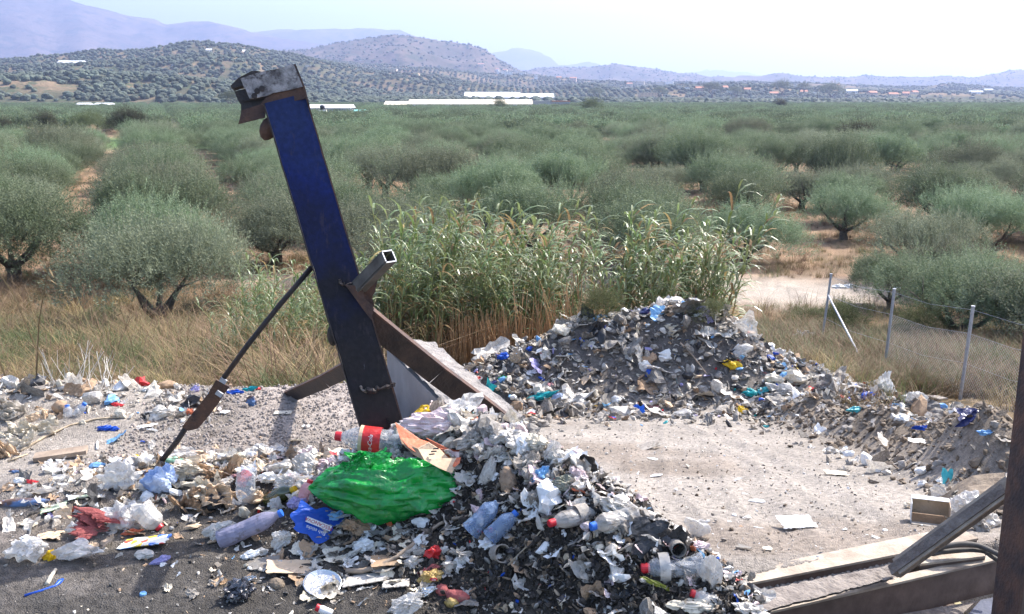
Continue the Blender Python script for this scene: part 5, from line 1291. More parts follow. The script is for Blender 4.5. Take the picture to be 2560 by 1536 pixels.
def bottle(a, b, r, m, capm, label, nm='plastic_bottle', cat='bottle', cap_frac=.055, dds=0., crush=.12, seed=1, lab=None, short=False, foot=None, dde=0.):
    """a: pixel of the cap top, b: pixel of the base, r: radius in pixels"""
    g = ground((a[0] + b[0]) / 2, max(a[1], b[1]) + r * .2 if foot is None else foot); d = depth_of(g) + dds
    A, B = at(a[0], a[1], d - dde), at(b[0], b[1], d + dde); L = np.linalg.norm(B - A); s = d / F; R_ = r * s
    ob_ = ob(nm, None, loc=B, label=label, cat=cat)
    q = (Vector(A - B)).to_track_quat('Z', 'Y'); ob_.rotation_euler = q.to_euler()
    Lc = max(.016, L * cap_frac)
    prof = [(R_ * .55, 0), (R_ * .95, .02 * L), (R_, .06 * L), (R_ * .97, .16 * L), (R_, .20 * L), (R_ * .96, .3 * L), (R_, .36 * L), (R_ * .95, .46 * L), (R_, .52 * L), (R_ * .98, .62 * L), (R_ * .86, .72 * L), (R_ * .6, .82 * L), (R_ * .36, .89 * L), (max(.013, R_ * .3), L - Lc * .9), (max(.013, R_ * .3), L - Lc * .5)]
    V, Fc = lathe(prof, 18); k = np.clip(V[:, 2] / L * 3, 0, 1) * np.clip((.8 - V[:, 2] / L) * 5, 0, 1)
    W_ = crumple(V / R_, crush, 1.2, 7, seed) * R_; V = V * (1 - k[:, None]) + W_ * k[:, None]; V[:, 1] *= 1 - min(.35, crush * 1.6) * k
    ob('body', mesh('body', V, Fc, smooth=False if crush > .08 else True), M[m], parent=ob_)
    if capm:
        rc = max(.0155, R_ * .36); ob('cap', mesh('cap', *lathe([(rc * .98, 0), (rc, Lc * .15), (rc, Lc * .85), (rc * .9, Lc)], 16), smooth=False), M[capm], parent=ob_, loc=(0, 0, L - Lc))
    if lab:
        z0, z1, lm = lab; V, Fc = lathe([(R_ * 1.03, z0 * L), (R_ * 1.035, (z0 + z1) / 2 * L), (R_ * 1.03, z1 * L)], 20, cap=False); ob('label', mesh('label', V, Fc, smooth=True), M[lm], parent=ob_)
    return ob_, L, R_

def text_mesh(txt, size, name='lettering', shear=0.):
    cu = bpy.data.curves.new(name, 'FONT'); cu.body = txt; cu.size = size; cu.align_x = 'CENTER'; cu.align_y = 'CENTER'; cu.shear = shear; cu.extrude = .0004; cu.resolution_u = 3
    o = bpy.data.objects.new(name, cu); COL.objects.link(o); dg = bpy.context.evaluated_depsgraph_get(); me = bpy.data.meshes.new_from_object(o.evaluated_get(dg)); bpy.data.objects.remove(o)
    me.materials.clear(); return me

# ---- big green bag
def green_bag():
    d = depth_of(ground(960, 1290)) - .03; s = d / F; o_ = at(974, 1222, d)
    nu, nv = 210, 120; u = np.linspace(0, 1, nu + 1); v = np.linspace(0, 2 * np.pi, nv + 1)[:-1]
    Uu, Vv = np.meshgrid(u, v, indexing='ij')
    L = 392 * s; x = (Uu - .5) * L
    top = np.interp(u, [0, .04, .12, .25, .4, .55, .7, .82, .92, 1], [.02, .26, .62, .86, .95, .98, 1.0, 1.0, .74, .05])[:, None]
    bot = np.interp(u, [0, .05, .15, .3, .45, .6, .75, .88, 1], [.02, .3, .55, .75, .92, 1.0, .8, .62, .05])[:, None]
    hh = 68 * s; hb = 82 * s
    cz = np.interp(u, [0, .5, 1], [-10 * s, 0, 14 * s])[:, None]
    rr = np.where(np.sin(Vv) > 0, top * hh, bot * hb)
    Vn = Vv / (2 * np.pi)
    fold = .20 * triw(Vn * 4 + .35 * np.sin(Uu * 5)) + .15 * triw(Vn * 9 + Uu * 1.3 + .3 * np.sin(Uu * 8 + 1)) + .09 * triw(Vn * 17 - Uu * 2.2 + .25 * np.sin(Uu * 11)) + .08 * triw(Vn * 6 - Uu * 4.5 + .2 * np.sin(Uu * 13)) + .035 * triw(Vn * 31 + Uu * 3 + .3 * np.sin(Uu * 14)) + .012 * triw(Vn * 53 - Uu * 5) + .05 * triw(Uu * 5.5 + Vn * 3) * triw(Uu * 11 + Vn * 8)
    pl = 1 + fold * 1.1
    z = cz + rr * np.sin(Vv) * pl; y = rr * np.cos(Vv) * 1.05 * pl
    # the skyline sags between knots
    z -= np.where(np.sin(Vv) > .3, 10 * s * np.exp(-((Uu - .55) / .07) ** 2), 0)
    V = np.stack([x + 6 * s * np.sin(Vv * 3 + Uu * 12), y, z], 2).reshape(-1, 3)
    V = crumple(V / .1, .045, 1.2, 8, 5) * .1; V = crumple(V / .1, .022, 4.5, 8, 6) * .1; V = crumple(V / .1, .008, 12, 8, 7) * .1
    Q = [(i * nv + j, (i + 1) * nv + j, (i + 1) * nv + (j + 1) % nv, i * nv + (j + 1) % nv) for i in range(nu) for j in range(nv)]
    gm = mat('green_bag_film', (.02, .46, .08), (.006, .24, .05), 6, rough=.22, transl=.42, bump=.5, bscale=30, spec=.9, thr=(.36, .6), detail=3, dirt=.12, dirtc=(.25, .34, .22))
    e = ob('garbage_bag', None, loc=o_, rot=(0, math.radians(3), 0), label='big bright green plastic garbage bag full and folded in front of the post', cat='garbage bag')
    ob('bag_body', mesh('bag_body', V, tri(Q), smooth=True), gm, parent=e)
    for k, (px, py, w_, h_, a_) in enumerate(((920, 1146, 90, 40, 16), (1150, 1185, 56, 46, 20), (896, 1150, 40, 40, 50), (1030, 1172, 120, 34, -8), (860, 1178, 70, 30, 30), (1146, 1210, 50, 40, 70))):
        V, Fc = crumpled_sheet(20 + k, 26, .22); V = crumple(V, .06, 4, 6, k); V = V * [w_ * s, w_ * s * .55, h_ * s * 1.2]; V = V[:, [0, 1, 2]]
        ob('bag_ear', mesh('bag_ear', V, Fc, smooth=False), gm, parent=e, loc=at(px, py, d - .02) - o_, rot=(.6, -math.radians(a_), 0))
    return e
green_bag()

# ---- cola bottle with its printed label
cb_, L_, R_ = bottle((838, 1090), (1012, 1110), 33, 'pet', 'cap_red', 'big clear drink bottle with red label and red cap before the post', dds=-.02, crush=.05, seed=3, cap_frac=.09, foot=1135)
la = .33, .62
V, Fc = lathe([(R_ * 1.03, .34 * L_), (R_ * 1.03, .60 * L_)], 28, cap=False); ob('label', mesh('label', V, Fc, smooth=True), M['red'], parent=cb_)
V, Fc = lathe([(R_ * 1.04, .595 * L_), (R_ * 1.04, .645 * L_)], 28, cap=False); ob('label_edge', mesh('label_edge', V, Fc, smooth=True), M['tan'], parent=cb_)
tm = text_mesh('Coca-Cola', R_ * .46, shear=.3)
co = np.empty(len(tm.vertices) * 3, np.float32); tm.vertices.foreach_get('co', co); co = co.reshape(-1, 3)
view = (Matrix(cb_.rotation_euler.to_matrix()).inverted() @ Vector((.15, -1, .15))); a0 = math.atan2(view.y, view.x) - .38
rad = R_ * 1.05 + co[:, 2] * .3; th_ = a0 + co[:, 0] / (R_ * 1.05) * 1.0; zz_ = L_ * .47 + co[:, 1]
tm.vertices.foreach_set('co', np.stack([rad * np.cos(th_), rad * np.sin(th_), zz_], 1).astype(np.float32).ravel()); tm.update()
ob('lettering', tm, M['clean'], parent=cb_)

# ---- orange and card carton
g = depth_of(ground(1090, 1200)) - .06
oc_ = at(1080, 1125, g)
def C_(px, py, dd=0.): return at(px, py, g + dd) - oc_
e = ob('carton', None, loc=oc_, label='torn orange printed carton with bare brown card side on top of the green bag', cat='carton')
ob('printed_side', mesh('printed_side', *extrude([C_(988, 1058, .05), C_(1010, 1072, .04), C_(1050, 1100, .02), C_(1075, 1108, .0), C_(1045, 1135, -.06), C_(1020, 1118, -.05), C_(1000, 1095, 0)], (0, .004, .002))), M['orange'], parent=e)
ob('far_wall', mesh('far_wall', *extrude([C_(1066, 1096, .05), C_(1120, 1122, .06), C_(1174, 1134, .06), C_(1170, 1158, .06), C_(1160, 1172, .05), C_(1120, 1150, .05), C_(1090, 1120, .05)], (0, .004, .0))), M['orange'], parent=e)
ob('card_side', mesh('card_side', *extrude([C_(1045, 1122, -.05), C_(1072, 1108, -.02), C_(1100, 1125, .0), C_(1122, 1148, .0), C_(1150, 1146, -.01), C_(1130, 1184, -.07), C_(1100, 1172, -.08), C_(1060, 1150, -.08)], (0, .004, .002))), M['tan'], parent=e)
ob('low_side', mesh('low_side', *extrude([C_(1000, 1097, -.005), C_(1045, 1122, -.052), C_(1062, 1152, -.085), C_(1035, 1138, -.06), C_(1005, 1110, -.03)], (0, .004, .0))), M['brown'], parent=e)
ob('flap', mesh('flap', *extrude([C_(1122, 1148, -.005), C_(1152, 1144, -.02), C_(1149, 1158, -.05), C_(1138, 1168, -.06), C_(1120, 1164, -.03)], (0, .004, .0))), M['orange'], parent=e)
for k in range(3):
    p = C_(1080 + k * 5, 1137 - k * 7 + 4, -.048); ob('vent_slot', mesh('vent_slot', *box(-.013, .013, -.002, .002, -.003, .003)), M['black'], parent=e, loc=p + np.array([0, -.006, .012]), rot=(-.5, -.1, 0))

# ---- blue frozen food bag with lettering (lies upside down)
g = depth_of(ground(790, 1335)); pc = at(792, 1308, g - .02)
e = ob('food_bag', None, loc=pc, rot=(0, math.radians(24), 0), label='bright blue printed food bag with white and red brand strip lying upside down', cat='food bag')
V, Fc = crumpled_sheet(5, 16, .05); V = V * [.21, .15, .12]; V = V[:, [0, 1, 2]]; a_ = .75
Rm = np.array([[1, 0, 0], [0, math.cos(a_), -math.sin(a_)], [0, math.sin(a_), math.cos(a_)]]); ob('sheet', mesh('sheet', V @ Rm.T, Fc), M['blue'], parent=e)
def onbag(x, y, h): return Rm @ np.array([x, y, h])
V, Fc = box(-.062, .062, -.013, .013, -.0015, .0015); ob('brand_strip', mesh('brand_strip', V @ Rm.T + onbag(.01, -.012, .032), Fc), M['clean'], parent=e)
for txt, y_, sz_, mm in (('PESCANOVA', -.012, .024, 'red'), ('Fish sticks', -.046, .024, 'clean')):
    tm = text_mesh(txt, sz_); le_ = ob('lettering', tm, M[mm], parent=e, loc=onbag(.01, y_, .035), rot=(a_, 0, 0))
    le_.rotation_euler = (Matrix(((1, 0, 0), (0, math.cos(a_), -math.sin(a_)), (0, math.sin(a_), math.cos(a_)))) @ Matrix.Rotation(math.pi, 3, 'Z')).to_euler()

# ---- other bottles
bottle((706, 1282), (548, 1352), 27, 'lilacpet' if 'lilacpet' in M else 'lilac', 'cap_blue', 'dirty violet tinted big bottle with blue cap in the shadow, left of the green bag', seed=4, crush=.1)
bottle((612, 1274), (618, 1168), 26, 'pet', 'cap_red', 'crushed clear bottle standing neck down on its red cap', seed=5, crush=.2, foot=1262, cap_frac=.1)
bottle((776, 1200), (757, 1262), 20, 'pink', 'cap_red', 'reddish bottle neck and cap sticking up left of the green bag', seed=6, foot=1255, cap_frac=.16)
e, L1, R1 = bottle((738, 1222), (672, 1252), 21, 'glass', None, 'dark olive glass bottle lying with its round bottom towards us', nm='glass_bottle', seed=7, crush=.0, dde=.05)
ob('foil_neck', mesh('foil_neck', *lathe([(R1 * .4, L1 * .86), (R1 * .36, L1), (.002, L1)], 12)), M['yellow'], parent=e)
bottle((1292, 1280), (1222, 1346), 24, 'petblue', 'cap_blue', 'clear blue tinted bottle with blue cap in the shade of the near heap', seed=8, crush=.06)
bottle((1246, 1252), (1175, 1330), 28, 'petblue', None, 'clear capless bottle leaning beside the blue capped one', seed=9, crush=.1)
bottle((1372, 1310), (1502, 1272), 27, 'petdusty', 'cap_red', 'dusty clear bottle with red cap facing us, upper near heap', seed=10, crush=.14, dde=.06, cap_frac=.13, lab=(.3, .5, 'dusty'))
bottle((1476, 1318), (1590, 1286), 30, 'petdusty', 'cap_blue', 'squat crushed clear bottle with blue cap on the near heap', seed=11, crush=.26, dde=.04, cap_frac=.14)
bottle((1602, 1422), (1758, 1414), 36, 'pet', 'cap_red', 'large crumpled clear bottle with red cap lower on the near heap', seed=12, crush=.30, cap_frac=.14, lab=(.55, .72, 'film'))
bottle((1726, 1482), (1790, 1505), 18, 'film', 'cap_red', 'red cap and bottle neck below the tall clouded bag', seed=13, crush=.15, cap_frac=.3)
bottle((790, 1518), (830, 1536), 11, 'clean', 'cap_red', 'tiny white bottle with red cap at the bottom edge', nm='small_bottle', seed=14, crush=.0, cap_frac=.2)
bottle((213, 1008), (190, 1040), 12, 'pet', 'cap_blue', 'clear bottle with bright blue cap at the left grass edge', seed=15, crush=.08, cap_frac=.3)
bottle((167, 1012), (172, 1044), 11, 'pet', 'cap_blue', 'clear bottle with blue cap left of its twin at the grass edge', seed=16, crush=.08, cap_frac=.25)
bottle((260, 945), (268, 968), 7, 'clean', None, 'small white bottle lost in the grass of the bank', nm='small_bottle', seed=17, crush=.05)
bottle((402, 1322), (350, 1268), 30, 'film', 'cap_red', 'clouded clear bottle with a red cap among the left rubbish', seed=18, crush=.12, cap_frac=.14)

# ---- cups, tins, tray, cap
def lathed(nm, cat, prof, px, py, dd, m, label, rot=(0, 0, 0), sc=1., foot=None, n=18):
    g_ = ground(px, foot or py); d = depth_of(g_) + dd; V, Fc = lathe(prof, n, cap=False); o = ob(nm, mesh(nm, V * sc, Fc, smooth=False), M[m], loc=at(px, py, d), rot=rot, label=label, cat=cat); return o
lathed('aluminium_tray', 'tray', [(.001, 0), (.062, 0), (.066, .006), (.078, .016), (.083, .017), (.084, .021), (.080, .022), (.076, .018), (.064, .009), (.001, .004)], 806, 1466, -.01, 'foil', 'round silver aluminium tray lying on the dark dirt', rot=(.25, .12, 0))
lathed('plastic_cup', 'cup', [(.001, 0), (.024, 0), (.034, .07), (.036, .07), (.035, .066), (.025, .003), (.001, .003)], 1010, 1044, 0, 'clean', 'white cup lying between the post and the yellow bag', rot=(1.3, .5, 0), foot=1065)
lathed('plastic_jar', 'jar', [(.001, 0), (.036, 0), (.037, .05), (.040, .052), (.040, .062), (.036, .062), (.033, .052), (.033, .004), (.001, .004)], 1240, 1384, -.02, 'dusty', 'grey clouded plastic jar tipped open in front of the white rags', rot=(.9, .9, 0))
lathed('plastic_cup', 'cup', [(.001, 0), (.022, 0), (.033, .095), (.035, .095), (.001, .003)], 1742, 1352, 0, 'film', 'dirty clear plastic cup upright on the crest of the near heap', rot=(.1, .15, 0), foot=1340)
lathed('tin_can', 'tin', [(.001, 0), (.03, 0), (.031, .07), (.028, .07), (.027, .01), (.001, .01)], 1686, 1362, 0, 'greybeam' if 0 else 'grey', 'crushed grey tin on its side near the end of the near heap', rot=(1.4, .6, 0))
lathed('seashell_cup', 'cup', [(.001, 0), (.02, .002), (.034, .02), (.036, .02), (.02, .006), (.001, .006)], 1568, 1350, 0, 'cream', 'small pale round bowl on the dark heap below the blue capped bottle', rot=(1.0, .5, 0))
for px, py, m_, w_ in ((612, 1272, 'cap_red', 0), (405, 1328, 'cap_red', 0), (436, 1285, 'cap_blue', 0), (647, 1420, 'yellow', 1), (2212, 1329, 'clean', 1), (1070, 1108, 'yellow', 1), (358, 1488, 'skyblue', 1), (1835, 1290, 'clean', 1)):
    if w_: lathed('bottle_cap', 'bottle cap', [(.001, .012), (.013, .012), (.015, .009), (.015, 0), (.013, 0), (.012, .009), (.001, .009)], px, py, 0, m_, {'yellow': 'small yellow cap ', 'clean': 'small white disc ', 'skyblue': 'small pale blue cap '}[m_] + {647: 'on the grey board', 2212: 'on the dusty yard before the beams', 1070: 'beside the orange carton', 358: 'in the post shadow at the bottom left', 1835: 'on the yard by the near heap'}[px], rot=(.1, .1, 0))

# ---- bags, sheets, rags: kind, centre, width, height in pixels, material, name, category, label, tilt
T = [
 ('bag', 1095, 1064, 180, 62, 'pinkfilm', 'foil_bag', 'bag', 'long pinkish white striped bag across the top of the near heap', 4),
 ('bag', 1068, 1030, 92, 46, 'yellow', 'plastic_bag', 'plastic bag', 'glossy yellow bag right of the post on the heap top', 12),
 ('bag', 1105, 1024, 40, 34, 'pink', 'plastic_bag', 'plastic bag', 'white and red end of packaging between the two yellow bags', 0),
 ('bag', 1120, 1004, 66, 40, 'yellow', 'plastic_bag', 'plastic bag', 'pale yellow bag behind the glossy yellow one', -10),
 ('bag', 1140, 1018, 60, 46, 'white', 'plastic_bag', 'plastic bag', 'white bag tucked behind the two yellow bags', -30),
 ('bag', 1150, 996, 28, 28, 'red', 'wrapper', 'wrapper', 'small red and white wrapper at the top of the heap', 0),
 ('bag', 1186, 1008, 50, 60, 'clean', 'plastic_bag', 'plastic bag', 'bright white bag with raised handle on the heap crest', 60),
 ('bag', 1222, 1032, 60, 54, 'film', 'plastic_bag', 'plastic bag', 'greyish clear bag right of the white handled bag', 20),
 ('bag', 1258, 1034, 44, 38, 'teal', 'plastic_bag', 'plastic bag', 'dark teal bag at the right end of the heap top', -30),
 ('bag', 1180, 1038, 40, 14, 'teal', 'plastic_bag', 'plastic bag', 'teal scrap peeping out under the white handled bag', 0),
 ('lump', 1100, 1041, 58, 22, 'tan', 'bread_roll', 'bread', 'tan crumpled roll below the glossy yellow bag', 6),
 ('bag', 1192, 1058, 26, 34, 'orange', 'wrapper', 'wrapper', 'small orange wrapper under the greyish clear bag', 0),
 ('bag', 1180, 1096, 120, 64, 'dusty', 'plastic_bag', 'plastic bag', 'grey crumpled bag behind the orange carton', 10),
 ('bag', 1215, 1110, 90, 56, 'white', 'paper_bag', 'bag', 'off white pointed bag hanging over the carton end', -30),
 ('bag', 1262, 1085, 90, 50, 'white', 'plastic_bag', 'plastic bag', 'large white bag on the heap crest above the carton', 0),
 ('bag', 1298, 1110, 96, 60, 'white', 'plastic_bag', 'plastic bag', 'white bag with folds next along the crest', -20),
 ('bag', 1342, 1112, 90, 54, 'cream', 'plastic_bag', 'plastic bag', 'cream stained bag on the crest right of the folded white bag', -25),
 ('bag', 1336, 1055, 80, 36, 'dusty', 'plastic_bag', 'plastic bag', 'beige bag at the back of the crest against the yard', -10),
 ('bag', 1278, 1052, 46, 30, 'white', 'plastic_bag', 'plastic bag', 'small white bag between teal and beige bags', 0),
 ('bag', 1400, 1150, 80, 44, 'white', 'plastic_bag', 'plastic bag', 'white dusty bag further down the crest', -30),
 ('bag', 1450, 1190, 70, 40, 'pinkfilm', 'plastic_bag', 'plastic bag', 'pinkish crumpled bag on the back of the heap', -35),
 ('bag', 1315, 1160, 60, 50, 'white', 'plastic_bag', 'plastic bag', 'white knotted bag in the middle of the heap', 30),
 ('bag', 1030, 1155, 46, 44, 'clean', 'paper_lump', 'paper', 'white paper lump resting on the green bag left of the carton', 20),
 ('bag', 992, 1140, 30, 28, 'film', 'plastic_bag', 'plastic bag', 'small clear crumpled bag beside the bottle label', 0),
 ('bag', 985, 1108, 20, 20, 'clean', 'egg', 'egg', 'small round white egg against the soft drink bottle', 0),
 ('bag', 920, 1160, 44, 30, 'tan', 'cardboard_scrap', 'cardboard', 'small tan card fold on the top of the green bag', 20),
 ('lump', 1272, 1205, 46, 84, 'breadtan', 'bread_loaf', 'bread', 'dirty tan oval loaf standing on end in the heap', 10),
 ('bag', 1350, 1185, 66, 60, 'skyblue', 'wrapper', 'wrapper', 'blue and white wrapper right of the tan loaf', 40),
 ('bag', 1410, 1212, 66, 60, 'mould', 'rotten_block', 'block', 'grey green mouldy block in the heap', 0),
 ('sheet', 1450, 1222, 60, 20, 'orange', 'wrapper', 'wrapper', 'faded orange wrapper strip right of the mouldy block', -15),
 ('bag', 1340, 1250, 60, 50, 'dusty', 'paper_lump', 'paper', 'grey brown paper lump under the tan loaf', 20),
 ('bag', 1540, 1262, 110, 50, 'white', 'plastic_bag', 'plastic bag', 'white shredded bag just above the two capped bottles', -15),
 ('bag', 1440, 1270, 60, 46, 'white', 'plastic_bag', 'plastic bag', 'white label scrap behind the red capped bottle', 30),
 ('flap', 1625, 1352, 80, 84, 'black', 'plastic_sheet', 'plastic sheet', 'black broken plastic sheet standing on the near heap', -10),
 ('flap', 1690, 1352, 56, 60, 'dark', 'plastic_sheet', 'plastic sheet', 'dark curved sheet right of the black plastic', 20),
 ('bag', 1742, 1320, 54, 76, 'film', 'plastic_bag', 'plastic bag', 'torn clear bag standing at the outer end of the heap', 70),
 ('bag', 1742, 1365, 60, 34, 'pinkfilm', 'paper_lump', 'paper', 'pink brown shredded paper clump under the clear bag', 0),
 ('bag', 1776, 1440, 66, 120, 'film', 'plastic_bag', 'plastic bag', 'tall clouded clear bag at the right foot of the heap', 5),
 ('bag', 1740, 1512, 200, 54, 'cream', 'plastic_bag', 'plastic bag', 'long cream coloured rolled bag at the bottom edge', -6),
 ('bag', 1880, 1528, 110, 44, 'white', 'plastic_bag', 'plastic bag', 'white bag at the bottom edge below the crusted plate', -20),
 ('lump', 1575, 1372, 30, 26, 'stone', 'stone', 'stone', 'round grey stone on the dark heap', 0),
 ('lump', 1500, 1370, 26, 20, 'cream', 'paper_lump', 'paper', 'small pinkish lump on the dark slope', 0),
 ('board', 1390, 1415, 28, 10, 'grey', 'plank_scrap', 'wood', 'small grey block in the dark slope', 15),
 ('bag', 1650, 1462, 110, 18, 'olivebag', 'vegetable_stalk', 'stalk', 'green and cream stalk lying below the large crumpled bottle', -25),
 ('bag', 1165, 1375, 100, 64, 'clean', 'cloth', 'cloth', 'bright white rag over the lower heap', 30),
 ('bag', 1130, 1400, 80, 70, 'white', 'cloth', 'cloth', 'white torn rag hanging below the bright one', 40),
 ('bag', 1218, 1360, 60, 40, 'clean', 'paper_lump', 'paper', 'white paper behind the grey jar', 0),
 ('bag', 1085, 1385, 50, 44, 'red', 'wrapper', 'wrapper', 'deep red wrapper left of the white rags', 30),
 ('bag', 1068, 1428, 86, 26, 'redrag', 'wrapper', 'wrapper', 'dull red strip of wrapping below the deep red one', 28),
 ('bag', 1075, 1446, 72, 44, 'ocher', 'snack_packet', 'packet', 'yellow and brown snack packet with small red oval', 14),
 ('lump', 1108, 1478, 36, 34, 'redrag', 'rubber_glove', 'glove', 'faded red cuff of a glove in the dark foreground', -30),
 ('lump', 1145, 1492, 60, 34, 'redrag', 'rubber_glove', 'glove', 'furry reddish brown finger piece of the same red rag', -16),
 ('lump', 1128, 1506, 36, 26, 'ocher', 'crushed_tin', 'tin', 'rusty golden can end below the red glove', 0),
 ('bag', 1062, 1482, 60, 30, 'foil', 'foil_scrap', 'foil', 'silver crumpled foil at the foot of the heap', 20),
 ('bag', 1020, 1512, 96, 54, 'film', 'plastic_bag', 'plastic bag', 'clear crumpled bag at the bottom edge left of the red glove', 10),
 ('sheet', 1165, 1505, 70, 26, 'grey', 'paper_scrap', 'paper', 'grey flattened paper right of the red glove', 10),
 ('sheet', 915, 1450, 110, 26, 'white', 'paper_pad', 'paper', 'oval off white pad right of the aluminium tray', 8),
 ('sheet', 990, 1462, 66, 18, 'white', 'paper_pad', 'paper', 'smaller dusty white pad right of the oval one', 4),
 ('bag', 1058, 1308, 30, 54, 'clean', 'milk_carton', 'carton', 'narrow white carton standing under the green bag', 80),
 ('bag', 1052, 1350, 44, 40, 'clean', 'paper_lump', 'paper', 'white scrap just below the narrow carton', 20),
 ('bag', 1018, 1332, 30, 24, 'film', 'plastic_cup', 'cup', 'small crushed clear cup left of the narrow carton', 0),
 ('bag', 910, 1365, 56, 44, 'clean', 'foam_box', 'box', 'white crushed box under the green bag', 5),
 ('bag', 958, 1374, 28, 20, 'clean', 'foam_box', 'box', 'little white cube right of the crushed box', 0),
 ('bag', 880, 1385, 60, 20, 'white', 'paper_scrap', 'paper', 'white torn flap leaning on the crushed box', 30),
 ('bag', 1030, 1408, 60, 44, 'film', 'plastic_bag', 'plastic bag', 'clear bag in the middle of the lower rubbish', 20),
 ('sheet', 960, 1405, 70, 30, 'brown', 'cardboard_scrap', 'cardboard', 'reddish brown card under the bark strip', 0),
 ('sheet', 850, 1390, 80, 36, 'cream', 'paper_scrap', 'paper', 'cream and white shredded paper left of the crushed box', -10),
 ('sheet', 800, 1400, 60, 24, 'clean', 'paper_scrap', 'paper', 'white shredded paper above the tan cardboard', 0),
 ('bag', 888, 1318, 76, 56, 'brown', 'rotten_block', 'block', 'brown rotten clump right of the blue food bag', -10),
 ('bag', 838, 1290, 44, 30, 'skyblue', 'wrapper', 'wrapper', 'pale blue wrapper on the corner of the blue food bag', 20),
 ('bag', 706, 1348, 66, 60, 'film', 'plastic_bag', 'plastic bag', 'clear bag with blue print left of the food bag', 40),
 ('bag', 738, 1262, 56, 46, 'lilac', 'plastic_bag', 'plastic bag', 'small lilac bag against the left end of the green bag', 20),
 ('bag', 690, 1262, 40, 50, 'film', 'plastic_bag', 'plastic bag', 'greyish film next to the lilac bag', 40),
 ('bag', 545, 1332, 90, 50, 'white', 'plastic_bag', 'plastic bag', 'white flattened bag behind the violet bottle', 25),
 ('sheet', 655, 1290, 70, 16, 'cream', 'paper_roll', 'paper', 'cream paper roll above the violet bottle', 28),
 ('bag', 700, 1170, 70, 40, 'white', 'plastic_bag', 'plastic bag', 'white tangled bag at the left end of the white string of bags', 10),
 ('bag', 760, 1165, 80, 46, 'white', 'plastic_bag', 'plastic bag', 'white tangled bag in the middle of the string of bags', -12),
 ('bag', 822, 1160, 76, 46, 'pinkfilm', 'plastic_bag', 'plastic bag', 'pinkish white bag just left of the green bag top', 10),
 ('bag', 868, 1140, 34, 50, 'clean', 'plastic_bag', 'plastic bag', 'bright white bag standing between mound and green bag', 70),
 ('bag', 720, 1205, 80, 46, 'film', 'plastic_bag', 'plastic bag', 'clear bag above the dark glass bottle', 10),
 ('bag', 672, 1195, 60, 44, 'clean', 'plastic_bag', 'plastic bag', 'smooth white bag right of the upside down bottle', 0),
 ('bag', 570, 1168, 90, 44, 'tan', 'paper_bag', 'paper bag', 'crumpled brown paper bag at the back of the left rubbish', 14),
 ('bag', 532, 1192, 70, 46, 'brown', 'paper_bag', 'paper bag', 'dark fold of brown paper below the crumpled paper bag', 0),
 ('bag', 500, 1222, 80, 60, 'cream', 'paper_bag', 'paper bag', 'cream crumpled paper in the middle of the left rubbish', 20),
 ('bag', 545, 1250, 90, 60, 'tan', 'paper_bag', 'paper bag', 'torn tan paper with jagged edges above the white flattened bag', -20),
 ('bag', 470, 1265, 80, 56, 'brown', 'paper_bag', 'paper bag', 'brown shaded paper left of the torn tan paper', 10),
 ('bag', 480, 1185, 50, 60, 'cream', 'paper_bag', 'paper bag', 'cream paper with orange stripes right of the bluish bag', 60),
 ('bag', 615, 1162, 40, 30, 'white', 'paper_scrap', 'paper', 'white printed scrap at the back right of the paper bags', -40),
 ('bag', 590, 1190, 30, 14, 'pink', 'wrapper', 'wrapper', 'small pink strip on the brown paper', 0),
 ('bag', 302, 1190, 100, 116, 'film', 'plastic_bag', 'plastic bag', 'tall pointed clear bag at the end of the steel rod', -50),
 ('bag', 320, 1288, 130, 100, 'film', 'plastic_bag', 'plastic bag', 'bulging grey clear bag below the tall pointed one', -20),
 ('bag', 408, 1200, 90, 90, 'bluefilm', 'plastic_bag', 'plastic bag', 'bluish white bag right of the steel rod end', 40),
 ('bag', 432, 1150, 50, 24, 'greenfilm', 'plastic_bag', 'plastic bag', 'pale green top of a bag beside the steel rod', 0),
 ('bag', 234, 1318, 60, 76, 'redrag', 'cloth', 'cloth', 'faded red twisted cloth on the left', 60),
 ('bag', 188, 1325, 50, 46, 'film', 'plastic_bag', 'plastic bag', 'clear bag left of the faded red cloth', 30),
 ('bag', 55, 1378, 120, 80, 'film', 'plastic_bag', 'plastic bag', 'clear bag cut by the left edge', 10),
 ('bag', 75, 1355, 60, 30, 'clean', 'paper_scrap', 'paper', 'white folded paper on the left clear bag', -25),
 ('bag', 185, 1378, 130, 76, 'film', 'plastic_bag', 'plastic bag', 'big clear bag with white glare below the red cloth', 4),
 ('bag', 122, 1390, 44, 34, 'yellow', 'plastic_bag', 'plastic bag', 'yellow plastic between the two left clear bags', 40),
 ('sheet', 120, 1340, 70, 24, 'tan', 'paper_scrap', 'paper', 'tan paper scrap above the left clear bags', 0),
 ('sheet', 365, 1356, 120, 26, 'print', 'magazine', 'magazine', 'colour printed leaflet lying in the left rubbish', 8),
 ('bag', 330, 1330, 60, 24, 'orange', 'wrapper', 'wrapper', 'red and orange wrapper above the leaflet', 10),
 ('bag', 365, 1388, 50, 24, 'white', 'paper_scrap', 'paper', 'white broken lid below the leaflet', 0),
 ('bag', 400, 1402, 60, 26, 'lilac', 'plastic_scoop', 'scoop', 'pale lilac plastic scoop at the edge of the shadow', 24),
 ('bag', 620, 1388, 70, 26, 'clean', 'foam_tray', 'tray', 'bright white foam piece with crisp shadow', 22),
 ('slab', 655, 1410, 84, 30, 'grey', 'board_scrap', 'board', 'flat grey board under the small yellow cap', 10),
 ('slab', 722, 1420, 110, 34, 'tan', 'cardboard_scrap', 'cardboard', 'flat torn tan cardboard right of the grey board', -6),
 ('bag', 590, 1478, 90, 80, 'blackbag', 'milk_carton', 'carton', 'black and silver crushed carton on the dark dirt', 48),
